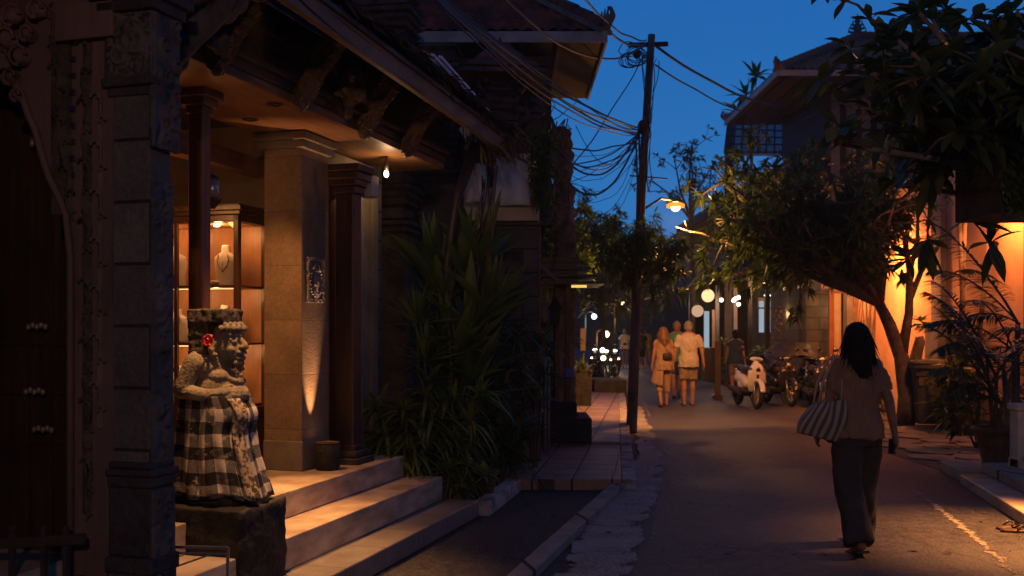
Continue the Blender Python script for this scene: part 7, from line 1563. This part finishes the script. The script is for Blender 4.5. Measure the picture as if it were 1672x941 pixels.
def scooter(label, loc, rz, body='white_gloss', lit=False, group='parked motorbikes', name='motor_scooter'):
    """step-through scooter pointing to +Y"""
    t = thing(name, label, 'scooter', loc, rz, group); r = .27
    for y, nm in ((.62,'front'),(-.60,'rear')):
        ty, ri_ = wheel_mb(r, .095 if y > 0 else .11); w_ = bpy.data.objects.new('wheel', ty.mesh('wheel')); w_.data.materials.append(K['rubber']); C.objects.link(w_); w_.parent = t; w_.location = (0,y,r)
        o = obj('rim', ri_, K['steel'], None); o.parent = w_
    fk = MB()
    for sx in (-1,1): fk.tube([(sx*.07,.62,r),(sx*.06,.52,.55)], .018, 8)
    fk.tube([(0,.50,.55),(0,.36,.98)], .026, 8); obj('fork', fk, K['steel'], t)
    m_ = MB()
    for k in range(34): a = R(20+k*4); m_.ell((0,.62+(r+.035)*math.cos(a),r+(r+.035)*math.sin(a)),(.062,.032,.026),10,6)
    m_.ell((0,.60,r+.31),(.06,.13,.04)); obj('front_fender', remesh(m_,.014,3), K[body], t)
    m_ = MB(); m_.rings([(0,.40,.34,.13,.03),(0,.44,.46,.175,.05),(0,.455,.60,.20,.065),(0,.45,.74,.185,.085),(0,.42,.86,.13,.085),(0,.38,.93,.08,.06)], 28, pw=2.6); m_.cap((0,.38,.90),(0,.32,1.0),.05,.06); m_.ell((0,.33,1.01),(.15,.075,.05)); obj('leg_shield', remesh(m_,.014,3), K[body], t)
    m_ = MB(); m_.cap((0,-.1,.50),(0,-.62,.66),.12,.11); m_.ell((0,-.45,.58),(.16,.33,.13)); m_.ell((0,-.30,.45),(.14,.2,.13)); m_.cap((0,-.6,.68),(0,-.85,.74),.08,.04); obj('rear_cowl', remesh(m_,.016,3), K[body], t)
    obj('floorboard', MB().box(-.15,.15,-.12,.36,.30,.345), K['black_gloss'], t, bevel=.012)
    m_ = MB(); m_.cap((0,.0,.76),(0,-.62,.80),.10,.085); m_.ell((0,-.2,.77),(.135,.25,.055)); m_.ell((0,-.55,.80),(.11,.2,.05)); obj('seat', remesh(m_,.015,3), K['leather'], t)
    m_ = MB(); m_.box(-.12,.12,-.70,-.1,.22,.40); m_.cap((.12,-.25,.28),(.14,-.78,.36),.05,.06); obj('engine', remesh(m_,.018,2), K['iron'], t)
    m_ = MB(); m_.tube([(-.33,.22,1.04),(-.14,.34,1.02),(.14,.34,1.02),(.33,.22,1.04)], .014, 8); hb_ = obj('handlebar', m_, K['black_gloss'], t)
    for sx in (-1,1):
        obj('grip', MB().tube([(sx*.33,.22,1.04),(sx*.23,.28,1.03)],.019,8), K['rubber'], hb_)
        mr = obj('mirror', MB().tube([(sx*.2,.30,1.03),(sx*.27,.28,1.17)],.007,6).ell((sx*.30,.27,1.20),(.062,.018,.04)), K['black_gloss'], t)
        obj('indicator', MB().ell((sx*.135,.475,.80),(.045,.03,.028)), K['sandal'], t)
    obj('apron_trim', MB().prism([(-.05,.80),(0,.50),(.05,.80),(0,.86)], 'y', .515, .53), K['black_gloss'], t)
    obj('headlight', MB().ell((0,.395,1.01),(.07,.03,.035)).ell((-.10,.50,.76),(.045,.025,.03)).ell((.10,.50,.76),(.045,.025,.03)), K['e_white' if lit else 'steel'], t)
    obj('tail_light', MB().ell((0,-.87,.72),(.06,.02,.03)), K['f_red'], t)
    obj('stand', MB().tube([(-.1,-.2,.25),(-.22,-.16,.0)],.012,6), K['iron'], t)
    return t
sc0 = scooter('white motor scooter parked facing the camera on the right of the road', (4.93,20.9,0), math.atan2(-.38,-.92)+0, 'white_gloss'); sc0.rotation_euler = (0, R(-5), math.pi+R(5))
bk0 = scooter('black scooter directly right of the white scooter', (5.75,21.5,0), math.pi+R(10), 'black_gloss')
copy_tree(bk0, None, 'black scooter in front of the covered motorbike', (6.35,20.7,0), math.pi+R(-4))
copy_tree(bk0, None, 'black scooter parked close to the arched gate', (6.8,21.6,0), math.pi+R(14))
tp2 = MB(); tp2.grid(lambda u, v: (5.55+1.25*u, 22.0+1.1*(v-.5), 1.22+.14*max(0, math.sin(math.pi*u))**.6-.42*abs(v-.5)**1.5*2-.3*abs(u-.5)**3*4+.03*nz((u*6,v*6,0))), 30, 20, smooth=True)
o_ = single('motorbike_cover', 'black tarpaulin cover draped over the parked motorbikes', 'cover', tp2, K['tarp']); o_.modifiers.new('s','SOLIDIFY').thickness = .01
bl0 = scooter('black scooter with two bright headlights riding toward the camera', (P(986,HY,29).x,29,0), math.pi+R(4), 'black_gloss', True, 'motorbikes with lights at the far left')
copy_tree(bl0, None, 'dark scooter left of the bright headlight one', (P(970,HY,31).x,31,0), math.pi)
copy_tree(bl0, None, 'dark scooter right of the bright headlight one', (P(1004,HY,30).x,30,0), math.pi+R(-6))
for i, (px, py, d, lab) in enumerate(((984,572,28.3,'upper round headlight glare of the far motorbike'),(985,585,28.3,'lower round headlight of the far motorbike'))):
    t = thing('fog_lamp', lab, 'headlamp', tuple(P(px,py,d)), 0, 'round lamps on the far motorbikes'); obj('lens', MB().ell((0,0,0),(.07,.03,.07),12,8), K['e_white'], t); obj('housing', MB().ell((0,.05,0),(.08,.06,.08),12,8), K['black_gloss'], t)
point('headlight_glow', P(985,578,28.0), 14, (1,.7,.4), .08, C.objects['fog_lamp'])
# ---------------------------------------------------------------- humid evening air
hz_ = bpy.data.materials.new('haze'); hz_.use_nodes = True; nt = hz_.node_tree; nt.nodes.clear()
o_ = _n(nt, 'ShaderNodeOutputMaterial'); v_ = _n(nt, 'ShaderNodeVolumePrincipled'); v_.inputs['Color'].default_value = (0.9, 0.92, 0.95, 1); v_.inputs['Density'].default_value = 0.0011; v_.inputs['Anisotropy'].default_value = 0.6
nt.links.new(v_.outputs[0], o_.inputs['Volume'])
hb_ = MB().box(-26, 34, -9, 118, -1.0, 13.5); ho_ = obj('haze', hb_, hz_); ho_['kind'] = 'stuff'; ho_['label'] = 'thin humid evening haze glowing around the street lamps'; ho_['category'] = 'haze'
scene.cycles.volume_bounces = 0
